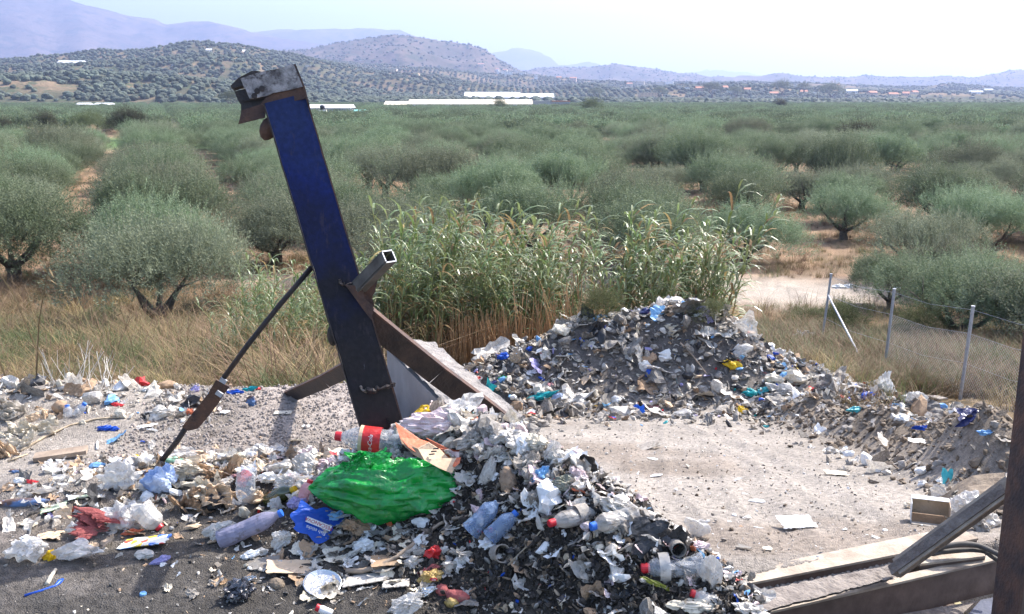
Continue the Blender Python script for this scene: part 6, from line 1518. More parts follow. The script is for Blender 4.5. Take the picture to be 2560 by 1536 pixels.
 ('bag', 610, 1452, 64, 20, 'foil', 'foil_scrap', 'foil', 'silver lip of the black crushed carton', 12),
 ('lump', 690, 1462, 40, 34, 'soilclod', 'clod', 'clod', 'brown lump under the tan cardboard', 0),
 ('lump', 50, 1258, 140, 24, 'ragblue', 'cloth', 'cloth', 'rolled blue and brown cloth at the left edge', 3),
 ('slab', 136, 1272, 60, 20, 'palegreen', 'card', 'card', 'pale green card flat on the dirt at the left', 10),
 ('slab', 200, 1246, 76, 8, 'palegreen', 'card', 'card', 'thin green strip right of the pale green card', 10),
 ('bag', 50, 1203, 36, 18, 'clean', 'packet', 'packet', 'white end of a red and white packet on the left dirt', 0),
 ('bag', 78, 1206, 34, 14, 'red', 'packet', 'packet', 'red end of a red and white packet on the left dirt', 0),
 ('bag', 40, 1178, 36, 16, 'ragblue', 'jar_lid', 'lid', 'dull blue lid near the left edge', 0),
 ('bag', 272, 1070, 60, 22, 'blue', 'plastic_bag', 'plastic bag', 'deep blue scrap of bag below the grass edge', 0),
 ('sheet', 292, 1096, 42, 24, 'skyblue', 'packet', 'packet', 'blue edged white packet below the deep blue scrap', 30),
 ('sheet', 365, 1066, 50, 14, 'clean', 'packet', 'packet', 'flat white packet on the pale ground right of the blue scrap', 10),
 ('bag', 392, 1034, 80, 36, 'white', 'plastic_bag', 'plastic bag', 'white smooth sack by the grass edge', 5),
 ('bag', 366, 1040, 24, 26, 'black', 'plastic_bag', 'plastic bag', 'small black bag before the white smooth sack', 40),
 ('bag', 20, 1032, 60, 50, 'white', 'sack', 'sack', 'whitish sack at the left edge by the grass', -30),
 ('bag', 25, 1080, 80, 40, 'cream', 'sack', 'sack', 'beige creased sack at the left edge', -10),
 ('bag', 95, 1072, 80, 36, 'cream', 'sack', 'sack', 'beige folded sack right of the creased one', 10),
 ('bag', 52, 1106, 70, 30, 'cream', 'sack', 'sack', 'beige rounded sack below the creased one', 12),
 ('bag', 20, 1136, 60, 34, 'tan', 'sack', 'sack', 'tan paper sack lowest at the left edge', -15),
 ('bag', 110, 1042, 60, 26, 'tan', 'paper_bag', 'paper bag', 'tan wrapped paper near the clear bottles', 0),
 ('lump', 152, 1020, 36, 36, 'brown', 'brown_jug', 'jug', 'round brown jug left of the blue capped bottles', 0),
 ('bag', 292, 1012, 34, 14, 'red', 'wrapper', 'wrapper', 'pinkish red wrapper at the foot of the grass', 0),
 ('bag', 472, 1030, 20, 24, 'orange', 'wrapper', 'wrapper', 'orange corner beside the steel strap', 40),
 ('bag', 488, 975, 30, 22, 'lilac', 'notebook', 'notebook', 'pale open notebook at the grass edge by the strap', 30),
 ('bag', 585, 980, 46, 20, 'blue', 'plastic_bag', 'plastic bag', 'blue bag behind the gravel mound', 0),
 ('bag', 622, 974, 44, 18, 'teal', 'plastic_bag', 'plastic bag', 'green teal bag right of the blue one behind the mound', 10),
 ('bag', 646, 972, 14, 12, 'red', 'wrapper', 'wrapper', 'small red tip beside the teal bag', 0),
 ('bag', 630, 1004, 30, 30, 'ragblue', 'plastic_bag', 'plastic bag', 'grey blue bag in the dip behind the mound', 0),
 ('slab', 708, 1034, 44, 12, 'cream', 'card', 'card', 'small white card on the gravel mound', 0),
 ('slab', 562, 1032, 18, 10, 'clean', 'card', 'card', 'tiny white piece on the upper left of the mound', 0),
 ('slab', 765, 1068, 20, 6, 'clean', 'card', 'card', 'tiny white chip in the middle of the mound', 0),
 ('slab', 1992, 1306, 88, 34, 'clean', 'newspaper', 'paper', 'flat white paper lying alone on the dusty yard', 0),
 ('bag', 2420, 1262, 84, 66, 'film', 'plastic_bag', 'plastic bag', 'translucent bag behind the slanting strut', -30),
 ('bag', 2480, 1300, 60, 60, 'white', 'plastic_bag', 'plastic bag', 'white bag between strut and column', -40),
 ('bag', 2450, 1310, 60, 50, 'dusty', 'plastic_bag', 'plastic bag', 'grey bag under the strut by the column', -30),
 ('flap', 2408, 1240, 60, 24, 'black', 'tyre_scrap', 'rubber scrap', 'black curved rubber behind the white box', 0),
 ('flap', 2368, 1196, 26, 46, 'aqua', 'plastic_bag', 'plastic bag', 'aqua rag hanging in the earth hollow', -10),
 ('bag', 2306, 1210, 20, 30, 'clean', 'white_scrap', 'foam', 'small white bulb at the left of the earth hollow', 80),
 ('sheet', 2310, 1104, 80, 20, 'clean', 'paper_sheet', 'paper', 'bright white sheet on the slope behind the berm', -8),
 ('bag', 2312, 1070, 66, 14, 'blue', 'plastic_bag', 'plastic bag', 'flat bright blue bag on the slope at the right', 0),
 ('bag', 2290, 1058, 60, 14, 'brown', 'cardboard_scrap', 'cardboard', 'brown flap above the flat blue bag', 14),
 ('bag', 2255, 1048, 44, 26, 'clean', 'plastic_bag', 'plastic bag', 'white crumpled bag left of the brown flap', 0),
 ('bag', 2140, 1026, 54, 18, 'aqua', 'basin', 'basin', 'flat aqua basin on the rubbish slope', 0),
 ('bag', 2172, 984, 38, 18, 'blue', 'plastic_bag', 'plastic bag', 'bright royal blue bag on the rubbish by the fence', 0),
 ('bag', 2208, 970, 56, 44, 'clean', 'cloth', 'cloth', 'bright white cloth at the foot of the second fence post', 20),
 ('sheet', 2258, 965, 76, 30, 'cream', 'mattress_cover', 'cloth', 'large cream cloth spread right of the white cloth', 0),
 ('bag', 2280, 1002, 70, 50, 'film', 'plastic_bag', 'plastic bag', 'silvery clear bag below the cream cloth', -10),
 ('bag', 2228, 1008, 44, 26, 'black', 'plastic_bag', 'plastic bag', 'black rubbish left of the silvery bag', 0),
 ('slab', 2335, 994, 70, 24, 'stone', 'stone_slab', 'stone', 'pale stone slab left of the third fence post', -8),
 ('slab', 2086, 918, 84, 30, 'grey', 'panel', 'panel', 'grey curved panel right of the fence brace foot', -16),
 ('flap', 2162, 940, 56, 30, 'panelbrown', 'panel', 'panel', 'brown grey panel leaning at the second fence post', -8),
 ('sheet', 2130, 966, 60, 20, 'white', 'cloth', 'cloth', 'white cloth below the brown grey panel', 0),
 ('flap', 2432, 1044, 90, 34, 'navy', 'tarpaulin', 'tarpaulin', 'dark blue tarpaulin in the shade beyond the third post', 0),
 ('bag', 2470, 1082, 60, 16, 'skyblue', 'plastic_bag', 'plastic bag', 'pale blue bag in the shade under the tarpaulin', -8),
 ('sheet', 2520, 1096, 60, 26, 'dusty', 'sack', 'sack', 'grey sack beside the column in the shade', 0),
 ('bag', 2005, 862, 84, 34, 'white', 'sack', 'sack', 'long off white sack at the right top of the far heap', -8),
 ('bag', 1832, 912, 52, 26, 'yellow', 'plastic_bag', 'plastic bag', 'bright yellow bag on the far heap', -10),
 ('bag', 1846, 902, 14, 8, 'red', 'wrapper', 'wrapper', 'little red piece on the yellow bag', 0),
 ('bag', 1876, 982, 40, 26, 'teal', 'plastic_bag', 'plastic bag', 'darker teal bag at the right foot of the far heap', 0),
 ('bag', 1906, 978, 44, 24, 'aqua', 'plastic_bag', 'plastic bag', 'bright aqua bag right of the darker teal one', 30),
 ('bag', 1902, 1004, 20, 26, 'blue', 'plastic_bag', 'plastic bag', 'small blue bag below the aqua one', 60),
 ('bag', 1350, 991, 92, 28, 'teal', 'plastic_bag', 'plastic bag', 'long teal bag at the front foot of the far heap', 12),
 ('bag', 1396, 994, 38, 32, 'bluefilm', 'plastic_bag', 'plastic bag', 'blue and white bag right of the long teal bag', 0),
 ('bag', 1255, 950, 30, 22, 'green', 'plastic_bag', 'plastic bag', 'round bright green bag at the left of the far heap', 0),
 ('bag', 1230, 958, 26, 18, 'navy', 'plastic_bag', 'plastic bag', 'dark blue bag touching the round green one', 0),
 ('bag', 1380, 964, 24, 18, 'pink', 'plastic_bag', 'plastic bag', 'pink ball of plastic on the far heap', 0),
 ('bag', 1260, 893, 34, 22, 'blue', 'plastic_bag', 'plastic bag', 'blue bag high on the left flank of the far heap', 0),
 ('bag', 1325, 874, 22, 16, 'blue', 'plastic_bag', 'plastic bag', 'small blue bag near the reeds on the far heap', 0),
 ('sheet', 1360, 872, 50, 22, 'clean', 'paper_sheet', 'paper', 'pinkish white sheet on the left shoulder of the far heap', 10),
 ('bag', 1664, 890, 40, 50, 'clean', 'plastic_bag', 'plastic bag', 'white bag in the dark middle of the far heap', 60),
 ('bag', 1617, 918, 34, 46, 'clean', 'plastic_bag', 'plastic bag', 'white torn bag left below the other white bag in the middle', 80),
 ('bag', 1618, 780, 50, 20, 'navy', 'plastic_bag', 'plastic bag', 'dark bag on the left end of the heap crest', 10),
 ('bag', 1816, 820, 36, 40, 'dusty', 'sack', 'sack', 'grey white upright sack on the heap right of the crest', 70),
 ('bag', 1760, 778, 36, 40, 'lilac', 'carton', 'carton', 'pale carton on the very crest of the far heap', 50),
 ('bag', 1790, 788, 26, 22, 'cream', 'carton', 'carton', 'cream carton right of the pale carton on the crest', 0),
 ('bag', 1688, 824, 40, 40, 'cream', 'sack', 'sack', 'cream bulging sack below the crest', -50),
 ('slab', 1634, 1016, 30, 12, 'pink', 'brick_scrap', 'tile', 'flat pinkish red piece before the far heap', 0),
 ('bag', 1538, 1000, 30, 28, 'clean', 'plastic_bag', 'plastic bag', 'white bag with red print before the far heap', 50),
 ('board', 1512, 1016, 26, 9, 'clean', 'foam_block', 'foam', 'little white block before the far heap', 0),
 ('bag', 1385, 948, 20, 12, 'white', 'foam_block', 'foam', 'whitish knob behind the pink ball', 0),
 ('slab', 1618, 1116, 56, 22, 'dusty', 'cardboard_scrap', 'cardboard', 'leaf shaped grey card in the middle of the yard', 14),
 ('slab', 1634, 1148, 30, 8, 'clean', 'paper_scrap', 'paper', 'white oval scrap below the leaf shaped card', -8),
 ('slab', 1715, 1166, 32, 18, 'dusty', 'paper_scrap', 'paper', 'grey crumpled scrap right of the white oval', -20),
 ('slab', 1642, 1188, 34, 10, 'clean', 'paper_scrap', 'paper', 'second white oval scrap nearer than the first', 12),
 ('slab', 2090, 1184, 56, 14, 'cream', 'cardboard_scrap', 'cardboard', 'dirty cream curl on the right part of the yard', -5),
 ('slab', 1894, 1254, 46, 12, 'clean', 'paper_scrap', 'paper', 'white oval lid left above the flat white paper', 0),
 ('slab', 1846, 1200, 32, 10, 'clean', 'paper_scrap', 'paper', 'white flat chip in the middle right of the yard', 5),
 ('slab', 1866, 1234, 20, 12, 'white', 'paper_scrap', 'paper', 'white pebble like chip above the oval lid', 0),
 ('slab', 1870, 1293, 24, 10, 'clean', 'paper_scrap', 'paper', 'white chip left of the flat white paper', 10),
 ('slab', 1902, 1320, 36, 6, 'clean', 'paper_scrap', 'paper', 'thin white strip below the flat white paper', -6),
 ('slab', 1920, 1373, 30, 16, 'cream', 'paper_scrap', 'paper', 'dirty white square near the beam', 0),
 ('slab', 1860, 1368, 40, 22, 'grey', 'plastic_scrap', 'plastic', 'grey bent ring near the beam', 0),
 ('bag', 2268, 1264, 24, 20, 'cream', 'paper_lump', 'paper', 'cream crumpled ball left of the white box', 0),
 ('slab', 2076, 1234, 20, 10, 'dusty', 'stone', 'stone', 'oval stone on the right part of the yard', -20),
 ('slab', 2192, 1344, 24, 8, 'clean', 'paper_scrap', 'paper', 'white chip beside the white disc', -15),
 ('bag', 1964, 845, 16, 16, 'blue', 'wrapper', 'wrapper', 'blue wrapper caught in the brambles', 60),
 ('bag', 1990, 816, 22, 26, 'film', 'plastic_bag', 'plastic bag', 'white torn bag in the brambles left of the first fence post', -50),
 ('bag', 2052, 838, 24, 20, 'aqua', 'plastic_bag', 'plastic bag', 'pale aqua bag behind the first fence post', 60),
 ('bag', 2108, 718, 56, 16, 'clean', 'plastic_sheet', 'plastic sheet', 'white plastic on the ground beyond the first fence bay', 0),
 ('bag', 2240, 722, 32, 10, 'clean', 'plastic_sheet', 'plastic sheet', 'white rag hanging on the fence wire', 0),
 ('sheet', 140, 826, 190, 26, 'bluefilm', 'plastic_sheet', 'plastic sheet', 'white and blue sheet spread on the ground left of the nearest tree', 6),
 ('bag', 382, 874, 72, 12, 'aqua', 'plastic_bag', 'plastic bag', 'pale aqua bag lying under the nearest olive tree', -3),
 ('bag', 352, 858, 24, 20, 'dusty', 'plastic_bag', 'plastic bag', 'grey bag before the trunk of the nearest olive tree', 0),
 ('bag', 382, 908, 26, 10, 'cream', 'paper_scrap', 'paper', 'pale scrap in the grass below the aqua bag', 0),
 ('bag', 28, 783, 20, 10, 'orange', 'wrapper', 'wrapper', 'orange scrap in the field at the left edge', 0),
]
pm2 = bpy.data.materials.new('colour_print'); pm2.use_nodes = True
n_ = pm2.node_tree.nodes; tc_ = n_.new('ShaderNodeTexCoord'); vo = n_.new('ShaderNodeTexVoronoi'); vo.inputs['Scale'].default_value = 26; rp = n_.new('ShaderNodeValToRGB'); rp.color_ramp.interpolation = 'CONSTANT'
pm2.node_tree.links.new(tc_.outputs['Object'], vo.inputs[0]); sp_ = n_.new('ShaderNodeSeparateColor'); pm2.node_tree.links.new(vo.outputs['Color'], sp_.inputs[0]); pm2.node_tree.links.new(sp_.outputs[0], rp.inputs[0]); pm2.node_tree.links.new(rp.outputs[0], n_['Principled BSDF'].inputs[0])
rp.color_ramp.elements[0].color = (.7, .68, .62, 1); rp.color_ramp.elements[1].position = .88; rp.color_ramp.elements[1].color = (.05, .15, .5, 1)
for p_, c_ in ((.35, (.75, .55, .05)), (.5, (.7, .68, .65)), (.66, (.6, .1, .06)), (.76, (.45, .6, .75))): q_ = rp.color_ramp.elements.new(p_); q_.color = (*c_, 1)
M['print'] = pm2
for t_ in T:
    kind, cx, cy, wp, hp, m_, nm, cat, lab = t_[:9]
    if nm in ('paper_bag', 'sack', 'paper_roll', 'cloth', 'mattress_cover') and kind == 'bag': kind = 'paper'
    if nm in ('newspaper', 'card', 'cardboard_scrap', 'board_scrap', 'magazine', 'paper_pad') and kind in ('slab', 'sheet'): kind = 'rect'
    hero(kind, cx, cy, wp, hp, m_, nm, cat, lab, ang=t_[9] if len(t_) > 9 else 0)
# snack packet print
g = depth_of(ground(1078, 1462)) - .03
V, Fc = ico(2); e = ob('printed_oval', mesh('printed_oval', V * [.018, .003, .008], Fc), M['red'], loc=at(1084, 1449, g - .035), label='small red oval with white script on the golden snack packet', cat='printed label'); ob('lettering', text_mesh('Ola', .012, shear=.3), M['clean'], parent=e, loc=(0, -.004, 0), rot=(1.45, 0, 0))

# ---- rigid things
def stickp(pts, r, m, nm, cat, lab, dds=0., n=6):
    P = []
    for px, py in pts:
        q = ground(px, py); P.append(at(px, py, depth_of(q) + dds))
    o_ = P[0]; r = np.linspace(r, r * .6, len(P)) if np.ndim(r) == 0 else r
    ob(nm, mesh(nm, *tube([p - o_ + [0, 0, .012] for p in P], r, n), smooth=True), M[m], loc=o_, label=lab, cat=cat)
stickp([(866, 1434), (905, 1434), (945, 1424), (990, 1400), (1030, 1370), (1065, 1342), (1100, 1316), (1130, 1304), (1178, 1296)], .012, 'wood', 'bark_strip', 'bark', 'long bent strip of bark running up under the green bag', -.01)
stickp([(1235, 1292), (1265, 1272), (1300, 1252)], .014, 'wood', 'stick', 'stick', 'broken flat stick above the blue capped bottle')
stickp([(52, 1132), (110, 1098), (175, 1068), (240, 1052), (312, 1046)], .009, 'stick', 'stick', 'stick', 'long curved stick across the left rubbish', -.01)
stickp([(20, 1158), (70, 1140)], .006, 'stick', 'stick', 'stick', 'short pale stick left of the plank')
stickp([(925 - 250, 1178), (700, 1200), (735, 1222)], .005, 'stick', 'stick', 'stick', 'thin pale stick over the white tangled bags')
stickp([(118, 1468), (128, 1448), (140, 1430)], .012, 'cream', 'stick', 'stick', 'short pale peg on the dark dirt at the bottom left')
stickp([(62, 1496), (100, 1485), (138, 1472), (150, 1462), (158, 1456)], [.006, .006, .006, .013, .008], 'blue', 'plastic_spoon', 'spoon', 'dark blue plastic spoon on the dark dirt at the bottom left')
stickp([(243, 1128), (244, 1108)], .008, 'clean', 'lighter', 'lighter', 'white and green lighter on the left dirt')
stickp([(2216, 955), (2230, 980), (2248, 1000)], .02, 'wood', 'stick', 'stick', 'dark stick standing in the rubbish by the fence', -.1)
stickp([(2300, 962), (2400, 972), (2540, 985)], .015, 'wood', 'branch', 'branch', 'dark fallen branch beyond the third fence post')
stickp([(1290, 1180), (1270, 1140), (1310, 1090)], .004, 'stick', 'stick', 'stick', 'thin reddish stick in the upper near heap', -.05)
stickp([(1270, 1420), (1330, 1360), (1390, 1290)], .004, 'stick', 'stick', 'stick', 'thin twig on the dark slope of the near heap', -.02)
stickp([(1370, 1296), (1377, 1266)], .004, 'clean', 'straw', 'straw', 'white drinking straw standing above the red capped bottle', -.04)
stickp([(1700, 860), (1730, 890), (1765, 935)], .012, 'wood', 'stick', 'stick', 'stick lying down the dark middle of the far heap', -.1)
# wooden plank
p = ground(150, 1150); e = ob('wooden_plank', mesh('wooden_plank', *box(-.145, .145, -.045, .045, 0, .024)), M['wood'], loc=p + [0, .02, .02], rot=(.05, -.06, .28), label='short wooden plank on the dirt at the left', cat='plank')
# white box at the right
p = ground(2325, 1312); e = ob('cardboard_box', None, loc=p, rot=(0, -.02, -.35), scale=.8, label='open white and brown carton lying on its side beside the beams', cat='box')
for nm, bx, mm in (('top', (-.13, .13, .10, .17, .152, .156), 'clean'), ('floor', (-.13, .13, 0, .17, .0, .004), 'tan'), ('left_side', (-.134, -.130, 0, .17, 0, .15), 'clean'), ('right_side', (.130, .134, 0, .17, 0, .15), 'tan'), ('back', (-.13, .13, .168, .172, .006, .15), 'tan'), ('inner_flap', (-.125, .10, .02, .03, .006, .07), 'brown'), ('front_flap', (-.13, .13, -.05, -.003, .006, .01), 'dusty')):
    ob(nm, mesh(nm, *box(*bx)), M[mm], parent=e)

# ---- countless pieces
PS = {'bag': [crumpled_bag(s, 2, .6, .22) for s in range(8)], 'sheet': [crumpled_sheet(s, 6, .16) for s in range(8)], 'shard': [shard(s) for s in range(6)], 'strip': [strip_(s) for s in range(6)], 'low': [crumpled_bag(s, 1, .5, .25) for s in range(6)]}
COLN = {'white': 'dirty white', 'dusty': 'dusty grey', 'grey': 'dark grey', 'clean': 'bright white', 'film': 'clear', 'cream': 'cream', 'brown': 'brown', 'tan': 'tan', 'blue': 'blue', 'teal': 'teal', 'red': 'red', 'yellow': 'yellow', 'black': 'black', 'pinkfilm': 'pinkish', 'skyblue': 'pale blue', 'green': 'green', 'orange': 'orange', 'lilac': 'lilac', 'dark': 'blackish', 'stone': 'grey', 'soilclod': 'brown', 'wood': 'brown'}
def namefor(sh, c):  # bag and sheet scrap of the same shapes, named apart by colour alone
    if sh == 'bag': return {'white': ('plastic_bag_scrap', 'plastic bag scrap', 'crumpled bag'), 'clean': ('white_scrap', 'white scrap', 'foam lump'), 'film': ('film_scrap', 'film scrap', 'crumpled film'), 'dusty': ('dusty_bag', 'dusty bag', 'crumpled bag'), 'grey': ('dirt_caked_bag', 'dirt caked bag', 'caked bag')}.get(c, ('coloured_wrapper', 'wrapper', 'crumpled wrapper') if c in ('blue', 'skyblue', 'teal', 'red', 'yellow', 'green', 'orange', 'lilac', 'pinkfilm') else ('rubbish_lump', 'rubbish lump', 'crumpled lump'))
    if sh == 'sheet': return {'white': ('paper_scrap', 'paper scrap', 'crumpled paper'), 'clean': ('paper_scrap', 'paper scrap', 'crumpled paper'), 'dusty': ('dusty_sheet', 'cloth scrap', 'crumpled rag'), 'grey': ('grey_sheet', 'rag', 'torn sheet'), 'film': ('film_sheet', 'film sheet', 'torn film'), 'tan': ('cardboard_scrap', 'cardboard scrap', 'bent card'), 'brown': ('cardboard_scrap', 'cardboard scrap', 'bent card'), 'cream': ('cardboard_scrap', 'cardboard scrap', 'bent card')}.get(c, ('packaging_sheet', 'packaging sheet', 'torn packaging'))
    return SHP[sh]
SHP = {'bag': ('plastic_bag_scrap', 'plastic scrap', 'crumpled bag'), 'sheet': ('paper_scrap', 'paper scrap', 'crumpled sheet'), 'shard': ('card_scrap', 'card scrap', 'flat chip'), 'strip': ('plastic_strip', 'plastic strip', 'twisted strip')}
meshes = {}
BOT = [o for o in bpy.data.objects if o.name.startswith('plastic_bottle')]
def pick(r, table):
    k = list(table); p = np.array([table[q] for q in k], float); return k[r.choice(len(k), p=p / p.sum())]
def zone_named(n, sampler, cols, shapes, smin, smax, where, seed, lift=.3):
    r = np.random.RandomState(seed); done = 0
    while done < n:
        x, y = sampler(r)
        if y < 4.6 and any((x - o.location.x) ** 2 + (y - o.location.y) ** 2 < .03 for o in BOT): continue
        z = float(gz(x, y, False)); c = pick(r, cols); sh = pick(r, shapes); i = r.randint(len(PS[sh])); key = (sh, i, c)
        if key not in meshes:
            V, Fc = PS[sh][i]; meshes[key] = mesh(SHP[sh][0], V, Fc); meshes[key].materials.append(M[c])
        s = smin * (smax / smin) ** (r.rand() ** 1.6); zo = where(x, y); N3 = namefor(sh, c)
        ob(N3[0], meshes[key], loc=(x, y, z + s * lift * .3), rot=(r.normal(0, .6), r.normal(0, .6), r.rand() * 6.28), scale=(s, s * r.uniform(.6, 1), s * r.uniform(.6, 1.1)), label=('small ' if s < smin * 1.35 else 'large ' if s > smax * .6 else '') + COLN[c] + ' ' + N3[2] + ' ' + zo, cat=N3[1], group=N3[1] + 's ' + zo)
        done += 1
def zone_stuff(name, n, sampler_v, cols, shapes, smin, smax, lab, seed, lift=.2, tiltn=.6):
    r = np.random.RandomState(seed); xy = sampler_v(r, n); n = len(xy); x, y = xy[:, 0], xy[:, 1]; z = gz(x, y, False)
    ks = list(cols); pc_ = np.array([cols[k] for k in ks], float); ci = r.choice(len(ks), n, p=pc_ / pc_.sum()); sk = list(shapes); ps = np.array([shapes[k] for k in sk], float); si = r.choice(len(sk), n, p=ps / ps.sum())
    s = smin * (smax / smin) ** (r.rand(n) ** 1.5); Mx = rots(r.normal(0, tiltn, n), r.normal(0, tiltn, n), r.rand(n) * 6.28)
    Sc = np.stack([s, s * r.uniform(.5, 1, n), s * r.uniform(.5, 1.1, n)], 1); P = np.stack([x, y, z + s * lift], 1); parts = []
    for a, k in enumerate(sk):
        for v, (V, Fc) in enumerate(PS[k]):
            m = (si == a) & (np.arange(n) % len(PS[k]) == v)
            if m.any():
                Vi, Fi = inst(V, Fc, Mx[m], P[m], Sc[m]); parts.append((Vi, Fi, np.repeat(ci[m], len(Fc))))
    V, Fc, mi = join(parts); me = mesh(name, V, Fc, mi)
    for k in ks: me.materials.append(M[k])
    ob(name, me, kind='stuff', label=lab, cat='rubbish')

def along(pts, r, n, s0, s1, off=0.):
    P = np.array(pts)[:, :2]; L = np.concatenate([[0], np.cumsum(np.linalg.norm(np.diff(P, axis=0), axis=1))]); t = r.uniform(0, L[-1], n)
    x = np.interp(t, L, P[:, 0]); y = np.interp(t, L, P[:, 1]); a = r.rand(n) * 6.28; q = r.normal(0, 1, n)
    return np.stack([x + r.normal(0, s0, n), y + off + r.normal(0, s1, n)], 1)
farS = lambda r, n: along(FAR, r, n, .25, .85, -.75)
farM = lambda r: along(FAR, r, 1, .25, .8, -.75)[0]
FC = {'dusty': 30, 'grey': 26, 'white': 16, 'clean': 4, 'cream': 4, 'black': 8, 'blue': 1.6, 'film': 4, 'skyblue': 1.6, 'teal': .4, 'brown': 5, 'red': .8, 'yellow': .5, 'tan': 2, 'lilac': 1.5}
def whereF(x, y):
    return ('on the left flank' if x < .9 else 'on the right flank' if x > 3.3 else 'in the middle') + ( ' foot' if y < 12.1 else ' crest' if y > 12.9 else '') + ' of the far heap'
zone_named(70, farM, {'white': 10, 'dusty': 10, 'grey': 7, 'film': 5, 'black': 3, 'cream': 3, 'brown': 2}, {'bag': 6, 'sheet': 3}, .28, .5, whereF, 42)
zone_named(490, farM, FC, {'bag': 5, 'sheet': 4, 'shard': 1.5, 'strip': 1}, .10, .34, whereF, 1)
zone_stuff('far_heap_rubbish', 5200, farS, FC, {'low': 5, 'sheet': 4, 'shard': 2, 'strip': 2}, .045, .15, 'small mixed rubbish making up the far garbage heap', 2)
# spilled rubbish right of the heap down to the fence and along the berm
def rightS(r, n):
    y = 5.6 + 8.6 * r.rand(n) ** .6; c = np.interp(y, [5.6, 8, 11, 12.5, 14.2], [3.6, 4.0, 4.9, 5.2, 5.4]); w_ = np.interp(y, [5.6, 9, 12, 14.2], [.45, .7, 1.2, .8]); return np.stack([c + r.normal(0, 1, n) * w_ * .7 + .5 * (y < 10), y], 1)
RC = {'white': 26, 'clean': 16, 'dusty': 26, 'cream': 10, 'grey': 8, 'tan': 4, 'brown': 5, 'blue': 1.2, 'skyblue': 1.2, 'teal': .6, 'film': 5, 'black': 2, 'red': .6}
whereR = lambda x, y: 'on the fence slope' if y > 10.5 else 'on the dirt berm' if x < 4.2 else 'behind the berm'
zone_named(200, lambda r: rightS(r, 1)[0], RC, {'bag': 3, 'sheet': 5, 'shard': 3}, .08, .30, whereR, 3)
zone_stuff('slope_rubbish', 2200, rightS, RC, {'low': 3, 'sheet': 5, 'shard': 3, 'strip': 1}, .03, .12, 'small pale rubbish strewn on the slope at the right', 4)
def bermS(r, n):
    y = r.uniform(5.5, 12, n); return np.stack([3.5 + .12 * np.sin(y * 1.7) + r.normal(0, .26, n), y], 1)
M['clodmix'] = M['soilclod']
zone_stuff('berm_clods', 2600, bermS, {'soilclod': 10, 'stone': 2, 'dusty': 1}, {'low': 1}, .02, .11, 'earth clods and roots of the berm right of the yard', 5, lift=.1)
def bfoot(r, n):
    y = r.uniform(5.5, 12, n); return np.stack([3.0 + r.normal(0, .13, n), y], 1)
zone_named(60, lambda r: bfoot(r, 1)[0], RC, {'sheet': 5, 'shard': 3, 'bag': 2}, .06, .2, lambda x, y: 'along the foot of the dirt berm', 6)
# grass edge ledge at the left
def ledS(r, n): return np.stack([r.uniform(-5.2, -2.0, n), r.normal(6.4, .24, n)], 1)
LC = {'cream': 16, 'tan': 12, 'white': 20, 'dusty': 18, 'film': 10, 'grey': 8, 'brown': 7, 'clean': 8, 'skyblue': 3, 'blue': 1.5, 'red': 1, 'pinkfilm': 3, 'black': 2}
zone_named(120, lambda r: ledS(r, 1)[0], LC, {'bag': 5, 'sheet': 4, 'shard': 1}, .06, .22, lambda x, y: 'at the edge of the grass ' + ('on the far left' if x < -3.6 else 'left of the steel strap'), 7)
zone_stuff('ledge_rubbish', 800, ledS, LC, {'low': 4, 'sheet': 4, 'strip': 2}, .02, .07, 'small rubbish along the edge of the grass', 8)
# dip behind the mound
def dipS(r, n): return np.stack([r.uniform(-2.6, -1.5, n), r.uniform(7.1, 8.6, n)], 1)
zone_named(40, lambda r: dipS(r, 1)[0], {'dusty': 4, 'white': 3, 'skyblue': 2, 'blue': 1, 'grey': 4, 'film': 2}, {'bag': 3, 'sheet': 2}, .08, .25, lambda x, y: 'in the dip behind the gravel mound', 9)
# left rubbish strip and foreground
def litS(r, n): return along(LITTER, r, n, .15, .28, -.05)
LT = {'cream': 10, 'tan': 9, 'white': 16, 'dusty': 12, 'film': 12, 'brown': 12, 'clean': 8, 'black': 7, 'red': 2.5, 'blue': 2, 'lilac': 2, 'skyblue': 2, 'grey': 8, 'pinkfilm': 4, 'yellow': .7, 'orange': 1}
zone_named(90, lambda r: litS(r, 1)[0], LT, {'bag': 4, 'sheet': 5, 'shard': 1, 'strip': 1}, .05, .15, lambda x, y: 'in the strip left of the green bag', 10)
zone_stuff('strip_sheets', 380, litS, {'white': 12, 'film': 12, 'cream': 10, 'tan': 8, 'brown': 8, 'dusty': 8, 'clean': 6}, {'sheet': 6, 'bag': 2}, .04, .12, 'matted film and paper left of the green bag', 34, lift=.1, tiltn=.45)
zone_stuff('strip_rubbish', 900, litS, LT, {'low': 3, 'sheet': 5, 'strip': 4}, .012, .05, 'small shreds in the rubbish left of the green bag', 11)
def nearS(off, s): return lambda r, n: along(NEAR, r, n, .1, s, off)
def nearF(r, n):
    q = along(NEAR[2:], r, n, .12, .28, -.42); return q
NC = {'white': 18, 'dusty': 16, 'pinkfilm': 6, 'cream': 8, 'grey': 8, 'brown': 6, 'dark': 10, 'clean': 6, 'film': 7, 'blue': 1.5, 'skyblue': 1.5, 'tan': 3, 'black': 5, 'red': 1, 'orange': .7}
zone_named(75, lambda r: along(NEAR[1:7], r, 1, .08, .15, -.02)[0], {'white': 10, 'dusty': 8, 'film': 6, 'pinkfilm': 4, 'cream': 5, 'clean': 3, 'grey': 3}, {'bag': 5, 'sheet': 2}, .10, .19, lambda x, y: 'piled on the near heap ' + ('by the post' if x < 0 else 'in its middle part' if x < .5 else 'at its right end'), 41)
zone_named(110, lambda r: along(NEAR[1:], r, 1, .08, .13, .10)[0], NC, {'bag': 4, 'sheet': 4, 'strip': 1, 'shard': 1}, .045, .13, lambda x, y: 'on the crest of the near heap ' + ('by the post' if x < 0 else 'in its middle part' if x < .5 else 'at its right end'), 12)
